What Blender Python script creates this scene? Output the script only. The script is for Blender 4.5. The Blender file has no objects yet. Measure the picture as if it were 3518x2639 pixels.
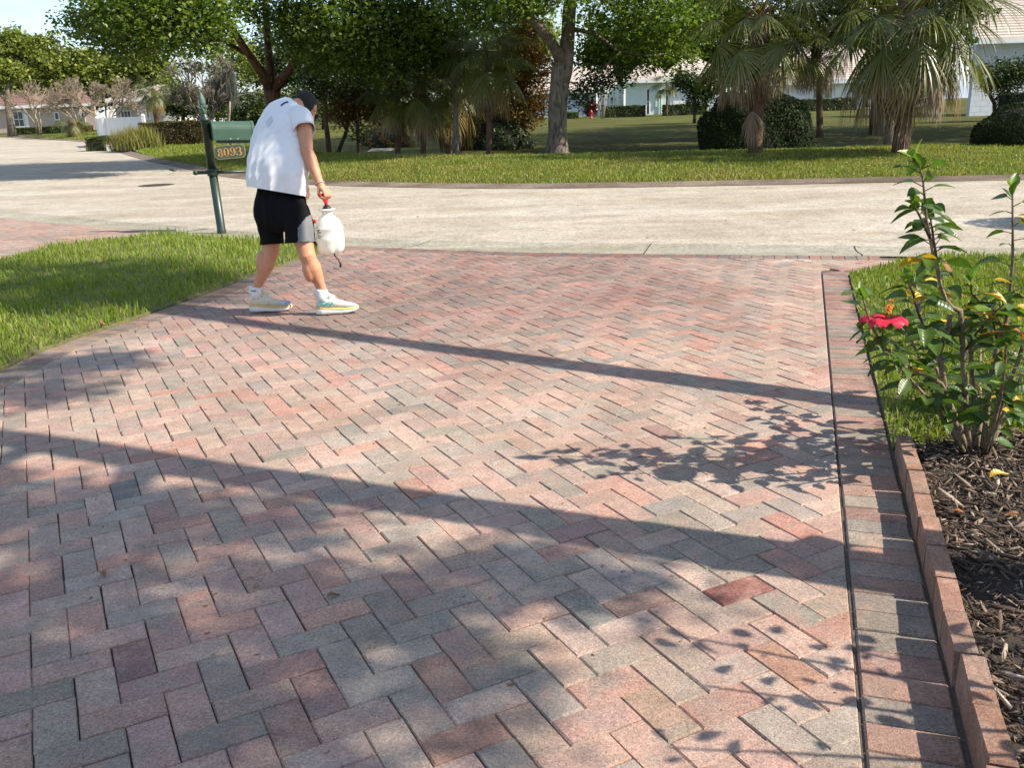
import bpy, bmesh, math, random
import numpy as np
from mathutils import Vector, Matrix, noise as mnoise

S = bpy.context.scene
COL = S.collection
R = math.radians

# ------------------------------------------------------------------ camera, sky, sun, exposure
CAM_H = 1.3994
TILT, ROLL = R(16.7213), R(-1.8674)
FPX = 3110.61                       # focal length in pixels of the 3518 px wide photograph
cam = bpy.data.cameras.new('camera')
cam.sensor_width = 36.0
cam.lens = FPX / 3518 * 36.0
cam.clip_start = 0.05
cam.clip_end = 3000
camo = bpy.data.objects.new('camera', cam)
COL.objects.link(camo)
camo.matrix_world = Matrix.Translation((0, 0, CAM_H)) @ Matrix.Rotation(math.pi / 2 - TILT, 4, 'X') @ Matrix.Rotation(ROLL, 4, 'Z')
S.camera = camo

SUN_EL, SUN_AZ = R(41.0), R(-15.0)   # azimuth counted from +X towards +Y
TO_SUN = Vector((math.cos(SUN_EL) * math.cos(SUN_AZ), math.cos(SUN_EL) * math.sin(SUN_AZ), math.sin(SUN_EL)))
world = bpy.data.worlds.new('World')
S.world = world
world.use_nodes = True
wt = world.node_tree
wt.nodes.clear()
w_out = wt.nodes.new('ShaderNodeOutputWorld')
w_bg = wt.nodes.new('ShaderNodeBackground')
w_sky = wt.nodes.new('ShaderNodeTexSky')
w_sky.sky_type = 'NISHITA'
w_sky.sun_disc = False
w_sky.sun_elevation = SUN_EL
w_sky.sun_rotation = math.pi / 2 - SUN_AZ
w_sky.air_density = 1.0
w_sky.dust_density = 0.3
w_sky.ozone_density = 2.0
w_tc = wt.nodes.new('ShaderNodeTexCoord')
w_map = wt.nodes.new('ShaderNodeMapping')
w_map.inputs['Scale'].default_value = (1.0, 1.0, 3.2)
w_no = wt.nodes.new('ShaderNodeTexNoise')
w_no.inputs['Scale'].default_value = 3.4
w_no.inputs['Detail'].default_value = 7
w_no.inputs['Roughness'].default_value = 0.56
w_rp = wt.nodes.new('ShaderNodeValToRGB')
w_rp.color_ramp.elements[0].position = 0.40
w_rp.color_ramp.elements[1].position = 0.64
w_mix = wt.nodes.new('ShaderNodeMixRGB')
w_mix.inputs['Color2'].default_value = (3.1, 3.5, 4.1, 1)
wt.links.new(w_tc.outputs['Generated'], w_map.inputs['Vector'])
wt.links.new(w_map.outputs['Vector'], w_no.inputs['Vector'])
wt.links.new(w_no.outputs['Fac'], w_rp.inputs['Fac'])
wt.links.new(w_rp.outputs['Color'], w_mix.inputs['Fac'])
w_hs = wt.nodes.new('ShaderNodeHueSaturation')
w_hs.inputs['Saturation'].default_value = 1.05
wt.links.new(w_sky.outputs['Color'], w_hs.inputs['Color'])
wt.links.new(w_hs.outputs['Color'], w_mix.inputs['Color1'])
wt.links.new(w_mix.outputs['Color'], w_bg.inputs['Color'])
w_bg.inputs['Strength'].default_value = 0.118
wt.links.new(w_bg.outputs['Background'], w_out.inputs['Surface'])

sun = bpy.data.lights.new('sun', 'SUN')
sun.energy = 4.6
sun.angle = R(0.55)
sun.color = (1.0, 0.91, 0.78)
suno = bpy.data.objects.new('sun', sun)
COL.objects.link(suno)
suno.rotation_euler = TO_SUN.to_track_quat('Z', 'Y').to_euler()
suno.location = TO_SUN * 60

S.view_settings.view_transform = 'Standard'
S.view_settings.look = 'None'
S.view_settings.exposure = 1.0
S.view_settings.gamma = 1.0
S.view_settings.use_curve_mapping = False
try:
    S.cycles.max_bounces = 7
    S.cycles.diffuse_bounces = 3
    S.cycles.glossy_bounces = 2
    S.cycles.transmission_bounces = 4
    S.cycles.transparent_max_bounces = 6
    S.cycles.use_denoising = True
except Exception:
    pass

# ------------------------------------------------------------------ helpers
rng = np.random.default_rng(11)
random.seed(5)
_ct, _st, _cr, _sr = math.cos(TILT), math.sin(TILT), math.cos(ROLL), math.sin(ROLL)
KD = 3518 / 2212.0                   # measured points are in a 2212 px wide view of the photograph


def ray(x, y):
    x = x * KD - 1759.0
    y = y * KD - 1319.5
    a = x * _cr + y * _sr
    b = -x * _sr + y * _cr
    return Vector((a / FPX, _ct - b / FPX * _st, -_st - b / FPX * _ct))


def at(x, y, Y):
    """The point seen at (x, y) that stands at depth Y."""
    d = ray(x, y)
    return d * (Y / d.y) + Vector((0, 0, CAM_H))


def pxm(Y, z=1.0):
    """Metres per measured pixel at depth Y."""
    return (Y * _ct + (CAM_H - z) * _st) * KD / FPX


FAR = [(-80, 104), (-52, 92), (-43, 82), (-33, 68), (-25, 57.2), (-20.18, 48.2), (-16.26, 40.7), (-12.25, 33.2), (-9.14, 27.9), (-6.86, 24.1), (-4.89, 21.7), (-2.92, 20.0),
       (0.13, 18.2), (3.55, 17.34), (6.82, 16.83), (9.24, 16.42), (20, 14.6), (60, 6.0), (90, -2)]
FARX = np.array([p[0] for p in FAR], float)
FARY = np.array([p[1] for p in FAR], float)
MT = np.array([-500, 0.0, 0.5, 3.0, 5.2, 6.6, 9.0, 12.0, 18.0, 30.0, 500])
MZ = np.array([0, 0.0, 0.07, 0.20, 0.26, 0.25, 0.02, -0.26, -0.12, 0.0, 0])


def smooth(a, b, x):
    t = np.clip((x - a) / (b - a), 0, 1)
    return t * t * (3 - 2 * t)


FARX_, FARY_ = FARX, FARY


def zt(x, y):
    x = np.asarray(x, float)
    y = np.asarray(y, float)
    base = 0.0125 * np.clip(y - 20, 0, 90)
    t = y - np.interp(x, FARX_, FARY_)
    w = smooth(-15, -6, x)
    m = np.interp(t, MT, MZ) * w + np.interp(t, [-500, 0, .5, 3, 500], [0, 0, .05, .12, .12]) * (1 - w)
    return base + m


def ztf(x, y):
    return float(zt(x, y))


def gz(x, y):
    """The terrain point seen at (x, y)."""
    d = ray(x, y)
    Y = 1.0
    o = Vector((0, 0, CAM_H))
    while Y < 300:
        p = o + d * (Y / d.y)
        if p.z < ztf(p.x, p.y):
            break
        Y *= 1.01
    return p


def fast_mesh(name, co, faces, nv=4, smooth_=False, attrs=None):
    """co (N,3); faces (M,nv) array or list of arrays with differing counts."""
    me = bpy.data.meshes.new(name)
    co = np.asarray(co, np.float32)
    if isinstance(faces, np.ndarray):
        fl = [faces]
    else:
        fl = faces
    me.vertices.add(len(co))
    me.vertices.foreach_set('co', co.ravel())
    tot = sum(f.size for f in fl)
    npoly = sum(len(f) for f in fl)
    me.loops.add(tot)
    me.loops.foreach_set('vertex_index', np.concatenate([f.ravel() for f in fl]).astype(np.int32))
    me.polygons.add(npoly)
    cnt = np.concatenate([np.full(len(f), f.shape[1], np.int32) for f in fl])
    st = np.concatenate([[0], np.cumsum(cnt)[:-1]]).astype(np.int32)
    me.polygons.foreach_set('loop_start', st)
    try:
        me.polygons.foreach_set('loop_total', cnt)
    except Exception:
        pass
    if smooth_:
        me.polygons.foreach_set('use_smooth', np.ones(npoly, bool))
    for k, v in (attrs or {}).items():
        v = np.asarray(v, np.float32)
        if v.ndim == 1:
            a = me.attributes.new(k, 'FLOAT', 'POINT')
            a.data.foreach_set('value', v)
        else:
            a = me.attributes.new(k, 'FLOAT_COLOR', 'POINT')
            a.data.foreach_set('color', np.concatenate([v, np.ones((len(v), 1), np.float32)], 1).ravel())
    me.update(calc_edges=True)
    return me


def place(name, me, mat=None, parent=None, loc=None, rot=None):
    o = bpy.data.objects.new(name, me)
    COL.objects.link(o)
    if mat is not None and me is not None and len(me.materials) == 0:
        me.materials.append(mat)
    if parent is not None:
        o.parent = parent
    if loc is not None:
        o.location = loc
    if rot is not None:
        o.rotation_euler = rot
    return o


def tag(o, label=None, cat=None, group=None, kind=None):
    if label:
        o['label'] = label
    if cat:
        o['category'] = cat
    if group:
        o['group'] = group
    if kind:
        o['kind'] = kind
    return o


def empty(name, loc=(0, 0, 0), rz=0.0, label=None, cat=None, group=None):
    o = bpy.data.objects.new(name, None)
    COL.objects.link(o)
    o.empty_display_size = 0.1
    o.location = loc
    o.rotation_euler = (0, 0, rz)
    return tag(o, label, cat, group)


class MB:
    """Collects shapes and links them as one mesh object."""

    def __init__(self):
        self.v = []
        self.f = []

    def add(self, v, f):
        b = len(self.v)
        self.v += [tuple(p) for p in v]
        self.f += [tuple(i + b for i in q) for q in f]
        return self

    def box(self, lo, hi, M=None):
        x0, y0, z0 = lo
        x1, y1, z1 = hi
        v = [Vector(p) for p in ((x0, y0, z0), (x1, y0, z0), (x1, y1, z0), (x0, y1, z0), (x0, y0, z1), (x1, y0, z1), (x1, y1, z1), (x0, y1, z1))]
        if M is not None:
            v = [M @ p for p in v]
        return self.add(v, [(3, 2, 1, 0), (4, 5, 6, 7), (0, 1, 5, 4), (1, 2, 6, 5), (2, 3, 7, 6), (3, 0, 4, 7)])

    def tube(self, pts, rad, n=8, cap=True, squash=None):
        pts = [Vector(p) for p in pts]
        if not isinstance(rad, (list, tuple)):
            rad = [rad] * len(pts)
        vs = []
        ref = None
        for i, p in enumerate(pts):
            d = (pts[min(i + 1, len(pts) - 1)] - pts[max(i - 1, 0)])
            if d.length < 1e-9:
                d = Vector((0, 0, 1))
            d.normalize()
            if ref is None:
                ref = Vector((1, 0, 0)) if abs(d.x) < 0.8 else Vector((0, 1, 0))
            a = (ref - d * ref.dot(d)).normalized()
            ref = a
            b = d.cross(a)
            for k in range(n):
                t = 2 * math.pi * k / n
                vs.append(p + (a * math.cos(t) + b * math.sin(t)) * rad[i])
        fs = []
        for i in range(len(pts) - 1):
            for k in range(n):
                fs.append((i * n + k, i * n + (k + 1) % n, (i + 1) * n + (k + 1) % n, (i + 1) * n + k))
        if cap:
            fs.append(tuple(range(n))[::-1])
            fs.append(tuple((len(pts) - 1) * n + k for k in range(n)))
        return self.add(vs, fs)

    def lathe(self, prof, n=24, M=None, cap=True, fn=None):
        vs = []
        for (r, z) in prof:
            for k in range(n):
                t = 2 * math.pi * k / n
                rr = r if fn is None else fn(r, z, t)
                p = Vector((rr * math.cos(t), rr * math.sin(t), z))
                vs.append(M @ p if M is not None else p)
        fs = []
        m = len(prof)
        for i in range(m - 1):
            for k in range(n):
                fs.append((i * n + k, i * n + (k + 1) % n, (i + 1) * n + (k + 1) % n, (i + 1) * n + k))
        if cap:
            fs.append(tuple(range(n))[::-1])
            fs.append(tuple((m - 1) * n + k for k in range(n)))
        return self.add(vs, fs)

    def prism(self, poly, z0, z1, M=None):
        n = len(poly)
        v = [Vector((p[0], p[1], z0)) for p in poly] + [Vector((p[0], p[1], z1)) for p in poly]
        if M is not None:
            v = [M @ p for p in v]
        f = [tuple(range(n))[::-1], tuple(range(n, 2 * n))] + [(i, (i + 1) % n, n + (i + 1) % n, n + i) for i in range(n)]
        return self.add(v, f)

    def mesh(self, name, smooth_=False):
        me = bpy.data.meshes.new(name)
        me.from_pydata(self.v, [], self.f)
        if smooth_:
            me.polygons.foreach_set('use_smooth', np.ones(len(me.polygons), bool))
        me.update()
        return me

    def build(self, name, mat, parent=None, smooth_=False, bevel=None, loc=None, rot=None):
        o = place(name, self.mesh(name, smooth_), mat, parent, loc, rot)
        if bevel:
            m = o.modifiers.new('bevel', 'BEVEL')
            m.width = bevel
            m.segments = 2
            m.limit_method = 'ANGLE'
            m.angle_limit = R(40)
        return o


# ------------------------------------------------------------------ materials
def new_mat(name):
    m = bpy.data.materials.new(name)
    m.use_nodes = True
    nt = m.node_tree
    b = nt.nodes.get('Principled BSDF')
    return m, nt, b


def N(nt, t, **kw):
    n = nt.nodes.new(t)
    for k, v in kw.items():
        if k in n.inputs:
            n.inputs[k].default_value = v
        else:
            setattr(n, k, v)
    return n


def ramp(nt, stops, fac):
    r = nt.nodes.new('ShaderNodeValToRGB')
    e = r.color_ramp.elements
    e[0].position, e[0].color = stops[0][0], (*stops[0][1], 1)
    e[1].position, e[1].color = stops[-1][0], (*stops[-1][1], 1)
    for p, c in stops[1:-1]:
        x = e.new(p)
        x.color = (*c, 1)
    nt.links.new(fac, r.inputs['Fac'])
    return r.outputs['Color']


def noise(nt, scale, detail=4, rough=0.55, vec=None, dist=0.0):
    n = nt.nodes.new('ShaderNodeTexNoise')
    n.inputs['Scale'].default_value = scale
    n.inputs['Detail'].default_value = detail
    n.inputs['Roughness'].default_value = rough
    n.inputs['Distortion'].default_value = dist
    if vec is not None:
        nt.links.new(vec, n.inputs['Vector'])
    return n.outputs['Fac']


def mixc(nt, a, b, fac, mode='MIX'):
    m = nt.nodes.new('ShaderNodeMixRGB')
    m.blend_type = mode
    for s, v in (('Fac', fac), ('Color1', a), ('Color2', b)):
        if isinstance(v, (int, float)):
            m.inputs[s].default_value = v
        elif isinstance(v, tuple):
            m.inputs[s].default_value = (*v[:3], 1)
        else:
            nt.links.new(v, m.inputs[s])
    return m.outputs['Color']


def bump(nt, b, h, strength=0.3, dist=0.01):
    n = nt.nodes.new('ShaderNodeBump')
    n.inputs['Strength'].default_value = strength
    n.inputs['Distance'].default_value = dist
    nt.links.new(h, n.inputs['Height'])
    nt.links.new(n.outputs['Normal'], b.inputs['Normal'])


def pos(nt):
    return nt.nodes.new('ShaderNodeNewGeometry').outputs['Position']


def objc(nt):
    return nt.nodes.new('ShaderNodeTexCoord').outputs['Object']


def simple(name, c1, c2=None, scale=8, rough=0.6, bumps=0.0, bscale=None, metallic=0.0, spec=None, detail=5, vec='obj', bdist=0.01):
    m, nt, b = new_mat(name)
    v = objc(nt) if vec == 'obj' else pos(nt)
    if c2 is None:
        c2 = tuple(c * 0.82 for c in c1)
    f = noise(nt, scale, detail, 0.6, v)
    nt.links.new(ramp(nt, [(0.3, c2), (0.7, c1)], f), b.inputs['Base Color'])
    b.inputs['Roughness'].default_value = rough
    b.inputs['Metallic'].default_value = metallic
    if spec is not None:
        b.inputs['Specular IOR Level'].default_value = spec
    if bumps:
        bump(nt, b, noise(nt, bscale or scale * 3, 5, 0.6, v), bumps, bdist)
    return m


def leaf_mat(name, stops, rough=0.45, trans=0.35, tcol=None, spec=0.4):
    """Leaves: the colour follows a per-leaf tint; some light passes through."""
    m, nt, b = new_mat(name)
    a = nt.nodes.new('ShaderNodeAttribute')
    a.attribute_name = 'tint'
    col = ramp(nt, stops, a.outputs['Fac'])
    nt.links.new(col, b.inputs['Base Color'])
    b.inputs['Roughness'].default_value = rough
    b.inputs['Specular IOR Level'].default_value = spec
    t = nt.nodes.new('ShaderNodeBsdfTranslucent')
    tc = mixc(nt, col, tcol or (1.0, 1.25, 0.55), 1.0, 'MULTIPLY')
    nt.links.new(tc, t.inputs['Color'])
    mx = nt.nodes.new('ShaderNodeMixShader')
    mx.inputs['Fac'].default_value = trans
    out = nt.nodes.get('Material Output')
    nt.links.new(b.outputs['BSDF'], mx.inputs[1])
    nt.links.new(t.outputs['BSDF'], mx.inputs[2])
    nt.links.new(mx.outputs['Shader'], out.inputs['Surface'])
    return m


def brick_mat(name, source):
    m, nt, b = new_mat(name)
    if source == 'object':
        base = nt.nodes.new('ShaderNodeObjectInfo').outputs['Color']
    else:
        a = nt.nodes.new('ShaderNodeAttribute')
        a.attribute_name = 'hue'
        base = a.outputs['Color']
    p = pos(nt)
    # the two cast colours swirl inside each paver
    c = mixc(nt, base, (0.435, 0.265, 0.215), ramp(nt, [(0.50, (0, 0, 0)), (0.74, (.75, .75, .75))], noise(nt, 6.5, 4, 0.6, p, 0.5)))
    c = mixc(nt, c, (0.290, 0.262, 0.230), ramp(nt, [(0.26, (.75, .75, .75)), (0.50, (0, 0, 0))], noise(nt, 7.5, 4, 0.6, p, 0.5)))
    blot = ramp(nt, [(0.3, (0.84, 0.84, 0.84)), (0.7, (1.12, 1.11, 1.10))], noise(nt, 16, 4, 0.6, p))
    c = mixc(nt, c, blot, 1.0, 'MULTIPLY')
    # sandy grain: pale and dark grit
    g = noise(nt, 260, 2, 0.75, p)
    c = mixc(nt, c, ramp(nt, [(0.30, (0.45, 0.44, 0.43)), (0.46, (1, 1, 1)), (0.58, (1, 1, 1)), (0.74, (1.65, 1.60, 1.52))], g), 1.0, 'MULTIPLY')
    g2 = noise(nt, 95, 4, 0.75, p)
    c = mixc(nt, c, ramp(nt, [(0.34, (0.68, 0.67, 0.66)), (0.64, (1.16, 1.15, 1.13))], g2), 1.0, 'MULTIPLY')
    # dirt and leaf stains that lie across several bricks
    st = noise(nt, 1.1, 5, 0.6, p, 0.6)
    c = mixc(nt, c, ramp(nt, [(0.34, (0.80, 0.79, 0.77)), (0.62, (1.08, 1.07, 1.06))], st), 1.0, 'MULTIPLY')
    mw = nt.nodes.new('ShaderNodeMapping')
    mw.inputs['Location'].default_value = (0.20, -3.35, 0)
    mw.inputs['Scale'].default_value = (0.42, 0.43, 0)
    nt.links.new(p, mw.inputs['Vector'])
    ln = nt.nodes.new('ShaderNodeVectorMath')
    ln.operation = 'LENGTH'
    nt.links.new(mw.outputs['Vector'], ln.inputs[0])
    wet = ramp(nt, [(0.62, (1, 1, 1)), (0.98, (0, 0, 0))], mixc(nt, ln.outputs['Value'], noise(nt, 1.7, 5, 0.65, p, 0.5), 0.38, 'MIX'))
    c = mixc(nt, c, mixc(nt, c, (0.74, 0.69, 0.70), 1.0, 'MULTIPLY'), wet)
    nt.links.new(c, b.inputs['Base Color'])
    rw = nt.nodes.new('ShaderNodeMapRange')
    nt.links.new(wet, rw.inputs['Value'])
    rw.inputs['To Min'].default_value = 0.9
    rw.inputs['To Max'].default_value = 0.55
    nt.links.new(rw.outputs['Result'], b.inputs['Roughness'])
    b.inputs['Specular IOR Level'].default_value = 0.25
    hh = mixc(nt, g, g2, 0.45)
    bump(nt, b, hh, 0.9, 0.0034)
    return m


M_BRICK = brick_mat('paver_brick', 'object')
M_BRICK_ST = brick_mat('paver_brick_field', 'attr')


def road_mat(name, lo, hi, grit=260, strip=True, stain=(0.84, 0.80, 0.74)):
    m, nt, b = new_mat(name)
    p = pos(nt)
    c = ramp(nt, [(0.28, lo), (0.72, hi)], noise(nt, 0.7, 6, 0.62, p, 0.4))
    g = noise(nt, grit, 2, 0.75, p)
    c = mixc(nt, c, ramp(nt, [(0.32, (0.45, 0.43, 0.40)), (0.47, (0.98, 0.98, 0.98)), (0.56, (1, 1, 1)), (0.72, (1.28, 1.26, 1.22))], g), 1.0, 'MULTIPLY')
    c = mixc(nt, c, ramp(nt, [(0.34, (0.52, 0.50, 0.47)), (0.50, (1.0, 1.0, 1.0)), (0.66, (1.22, 1.21, 1.19))], noise(nt, 26, 5, 0.8, p)), 1.0, 'MULTIPLY')
    c = mixc(nt, c, ramp(nt, [(0.32, (0.80, 0.78, 0.75)), (0.5, (0.98, 0.98, 0.97)), (0.68, (1.10, 1.10, 1.09))], noise(nt, 3.2, 6, 0.7, p, 0.8)), 1.0, 'MULTIPLY')
    if strip:
        mp = nt.nodes.new('ShaderNodeMapping')
        mp.inputs['Rotation'].default_value = (0, 0, R(15))
        mp.inputs['Scale'].default_value = (0.22, 1.0, 1)
        nt.links.new(p, mp.inputs['Vector'])
        c = mixc(nt, c, ramp(nt, [(0.38, stain), (0.60, (1.03, 1.03, 1.03))], noise(nt, 0.9, 6, 0.72, mp.outputs['Vector'], 0.5)), 1.0, 'MULTIPLY')
        # rusty run-off stains
        rs_ = ramp(nt, [(0.66, (0, 0, 0)), (0.80, (0.55, 0.55, 0.55))], noise(nt, 0.33, 4, 0.6, p, 0.4))
        c = mixc(nt, c, (0.36, 0.27, 0.15), rs_)
    nt.links.new(c, b.inputs['Base Color'])
    b.inputs['Roughness'].default_value = 0.92
    b.inputs['Specular IOR Level'].default_value = 0.2
    bump(nt, b, mixc(nt, g, noise(nt, 60, 4, 0.7, p), 0.4), 0.8, 0.008)
    return m


M_ROAD = road_mat('worn_road', (0.365, 0.33, 0.275), (0.485, 0.445, 0.38), 110)
M_GUTTER = road_mat('gutter_concrete', (0.30, 0.285, 0.235), (0.40, 0.38, 0.32), 300, True, (0.80, 0.76, 0.68))
M_CURB_OLD = road_mat('weathered_curb', (0.15, 0.12, 0.10), (0.28, 0.23, 0.18), 200, True, (0.6, 0.55, 0.5))
M_SAND = simple('joint_sand', (0.12, 0.10, 0.08), (0.05, 0.042, 0.034), 60, 0.95, 0.5, 200, vec='pos', bdist=0.004)


def ground_mat():
    m, nt, b = new_mat('far_lawn')
    p = pos(nt)
    c = ramp(nt, [(0.30, (0.088, 0.068, 0.036)), (0.48, (0.088, 0.094, 0.028)), (0.72, (0.13, 0.155, 0.034))], noise(nt, 0.35, 6, 0.65, p, 0.5))
    c = mixc(nt, c, ramp(nt, [(0.34, (0.42, 0.40, 0.36)), (0.62, (1.25, 1.22, 1.1))], noise(nt, 9, 6, 0.8, p)), 1.0, 'MULTIPLY')
    nt.links.new(c, b.inputs['Base Color'])
    b.inputs['Roughness'].default_value = 0.95
    b.inputs['Specular IOR Level'].default_value = 0.1
    bump(nt, b, noise(nt, 22, 5, 0.8, p), 0.9, 0.05)
    return m


M_GROUND = ground_mat()
M_SOIL = simple('lawn_soil', (0.16, 0.16, 0.05), (0.09, 0.08, 0.03), 30, 0.95, 0.6, 90, vec='pos')
M_GRASS = leaf_mat('grass_blade', [(0.0, (0.38, 0.30, 0.13)), (0.22, (0.27, 0.27, 0.062)), (0.55, (0.165, 0.225, 0.030)), (1.0, (0.24, 0.325, 0.045))], 0.5, 0.38, (1.1, 1.2, 0.4), 0.3)

# ------------------------------------------------------------------ ground, road, gutters
NEAR_IN = [(-40, 46), (-20, 27), (-13.0, 20.3), (-9.18, 16.72), (-7.75, 15.51), (-6.51, 14.46), (-4.3, 12.75), (-1.98, 11.13), (0.05, 10.27), (1.99, 9.63), (3.74, 9.08), (5.1, 8.66), (9, 7.6), (20, 5.0), (60, -3.5), (90, -10)]
NEAR_OUT = [(-41.2, 44.9), (-21, 25.8), (-13.5, 19.3), (-8.6, 15.3), (-6.4, 13.6), (-4.52, 12.18), (-1.85, 10.34), (0.05, 9.46), (1.84, 8.91), (3.48, 8.44), (5.0, 8.02), (8.8, 6.95), (19.8, 4.35), (59.8, -4.2), (89.8, -10.7)]


def grid_lines(lo, hi, c0, c1, fine, coarse):
    a = list(np.arange(c0, c1 + 1e-6, fine))
    x = c0
    st = fine
    left = []
    while x > lo:
        st = min(st * 1.25, coarse)
        x -= st
        left.append(x)
    x = c1
    st = fine
    right = []
    while x < hi:
        st = min(st * 1.25, coarse)
        x += st
        right.append(x)
    return np.array(left[::-1] + a + right)


gx = grid_lines(-420, 420, -30, 32, 0.8, 40)
gy = grid_lines(-60, 620, 4, 60, 0.8, 40)
GX, GY = np.meshgrid(gx, gy)
GZ = zt(GX, GY)
tt = GY - np.interp(GX, FARX, FARY)
GZ = GZ - 0.04 * (1 - smooth(0.6, 2.4, tt))
nx, ny = len(gx), len(gy)
idx = np.arange(nx * ny).reshape(ny, nx)
gf = np.stack([idx[:-1, :-1], idx[:-1, 1:], idx[1:, 1:], idx[1:, :-1]], -1).reshape(-1, 4)
tag(place('ground', fast_mesh('ground', np.stack([GX, GY, GZ], -1).reshape(-1, 3), gf, smooth_=True), M_GROUND), kind='structure')


def resample(poly, step):
    out = [np.array(poly[0], float)]
    for a, b in zip(poly[:-1], poly[1:]):
        a = np.array(a, float)
        b = np.array(b, float)
        n = max(1, int(np.ceil(np.linalg.norm(b - a) / step)))
        for k in range(1, n + 1):
            out.append(a + (b - a) * k / n)
    return np.array(out)


def arcpar(poly, n):
    """n points evenly along a smoothed polyline"""
    P = np.array(poly, float)
    s = np.concatenate([[0], np.cumsum(np.linalg.norm(np.diff(P, axis=0), axis=1))])
    t = np.linspace(0, s[-1], n)
    return np.stack([np.interp(t, s, P[:, 0]), np.interp(t, s, P[:, 1])], 1)


def chaikin(P, it=2):
    """Smooth curve through the points (centripetal enough for road edges)."""
    P = np.array(P, float)
    E = np.concatenate([[2 * P[0] - P[1]], P, [2 * P[-1] - P[-2]]])
    out = []
    for i in range(1, len(E) - 2):
        p0, p1, p2, p3 = E[i - 1], E[i], E[i + 1], E[i + 2]
        L = np.linalg.norm(p2 - p1)
        m1 = (p2 - p0) / (np.linalg.norm(p1 - p0) + L) * L
        m2 = (p3 - p1) / (np.linalg.norm(p3 - p2) + L) * L
        for t in np.linspace(0, 1, 9)[:-1]:
            out.append((2 * t**3 - 3 * t * t + 1) * p1 + (t**3 - 2 * t * t + t) * m1 + (-2 * t**3 + 3 * t * t) * p2 + (t**3 - t * t) * m2)
    out.append(P[-1])
    return np.array(out)


def offset_line(P, d):
    """Shift a polyline to its left by d."""
    T = np.gradient(P, axis=0)
    T /= np.linalg.norm(T, axis=1)[:, None]
    return P + np.stack([-T[:, 1], T[:, 0]], 1) * d


def strip(name, A, B, zfun, mat, cross=1, kind='structure', parent=None):
    n = len(A)
    rows = []
    for k in range(cross + 1):
        f = k / cross
        P = A * (1 - f) + B * f
        rows.append(np.stack([P[:, 0], P[:, 1], zfun(P[:, 0], P[:, 1], f)], 1))
    co = np.stack(rows, 1).reshape(-1, 3)
    idx = np.arange(n * (cross + 1)).reshape(n, cross + 1)
    f = np.stack([idx[:-1, :-1], idx[1:, :-1], idx[1:, 1:], idx[:-1, 1:]], -1).reshape(-1, 4)
    o = place(name, fast_mesh(name, co, f, smooth_=True), mat, parent)
    if kind:
        tag(o, kind=kind)
    return o


def near_pt(P, c):
    a, b = P[:-1], P[1:]
    d = b - a
    t = np.clip(((c - a) * d).sum(1) / ((d * d).sum(1) + 1e-12), 0, 1)
    q = a + d * t[:, None]
    return q[int(np.argmin(((q - c) ** 2).sum(1)))]


FARC = chaikin(FAR)
FARX_, FARY_ = FARC[:, 0], FARC[:, 1]
NIN = chaikin(NEAR_IN)
NOUT = chaikin(NEAR_OUT)
NS = 420
fA = arcpar(FARC, NS)
nA = arcpar(NIN, NS)
nO = np.array([near_pt(NOUT, p) for p in nA])


def zroad(x, y, f):
    return 0.0125 * np.clip(np.asarray(y) - 20, 0, 90) - 0.012 + 0 * f


rx_ = np.concatenate([np.linspace(-80, -26, 60), np.linspace(-25.6, 26, 240), np.linspace(27, 89, 40)])
NINx = np.concatenate([[(-80, 89)], NIN]) if NIN[0, 0] > -80 else NIN
rN = np.stack([rx_, np.interp(rx_, NINx[:, 0], NINx[:, 1])], 1)
rF = np.stack([rx_, np.interp(rx_, FARC[:, 0], FARC[:, 1])], 1)
strip('road', rN, rF, lambda x, y, f: zroad(x, y, f), M_ROAD, 24)
# near gutter: a shallow valley with a rounded lip towards the driveway
fI = offset_line(fA, -0.42)


def zgut(x, y, f):
    return zroad(x, y, f) + 0.006 - 0.020 * math.sin(math.pi * min(1, f * 1.25)) + 0.003 * max(0, (f - 0.72) / 0.28)


strip('near_gutter', nA, nO, zgut, M_GUTTER, 8)
strip('far_curb', fI, fA, lambda x, y, f: zroad(x, y, f) + 0.008 + 0.06 * f * f, M_CURB_OLD, 4)

jn = empty('gutter_joints')
jm = simple('open_joint', (0.05, 0.045, 0.04), (0.03, 0.027, 0.024), 40, .95)
for k_, xj in enumerate((-6.4, -3.6, -0.9, 1.55, 3.52, 6.1)):
    pj = near_pt(NIN, np.array([xj, np.interp(xj, NIN[:, 0], NIN[:, 1])]))
    qj = near_pt(NOUT, pj)
    mbj = MB()
    P_, Q_ = [], []
    for f_j in np.linspace(0, 1, 9):
        c_j = pj * (1 - f_j) + qj * f_j + np.array([.012 * math.sin(f_j * 5 + k_), 0])
        z_j = float(zgut(c_j[0], c_j[1], f_j)) + .0025
        P_.append((c_j[0] - .007, c_j[1], z_j))
        Q_.append((c_j[0] + .007, c_j[1], z_j))
    mbj.add([v for pq in zip(P_, Q_) for v in pq], [(2 * i, 2 * i + 1, 2 * i + 3, 2 * i + 2) for i in range(8)])
    mbj.build('joint', jm, bpy.data.objects['near_gutter'])
bpy.data.objects.remove(jn)

# ------------------------------------------------------------------ brick driveway
YAW = R(27.1603)
LCX, LCY = -0.56545, 2.18972


def lat(u, v):
    return np.array([LCX + .1 * (u * math.cos(YAW) - v * math.sin(YAW)), LCY + .1 * (u * math.sin(YAW) + v * math.cos(YAW))])


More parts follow.
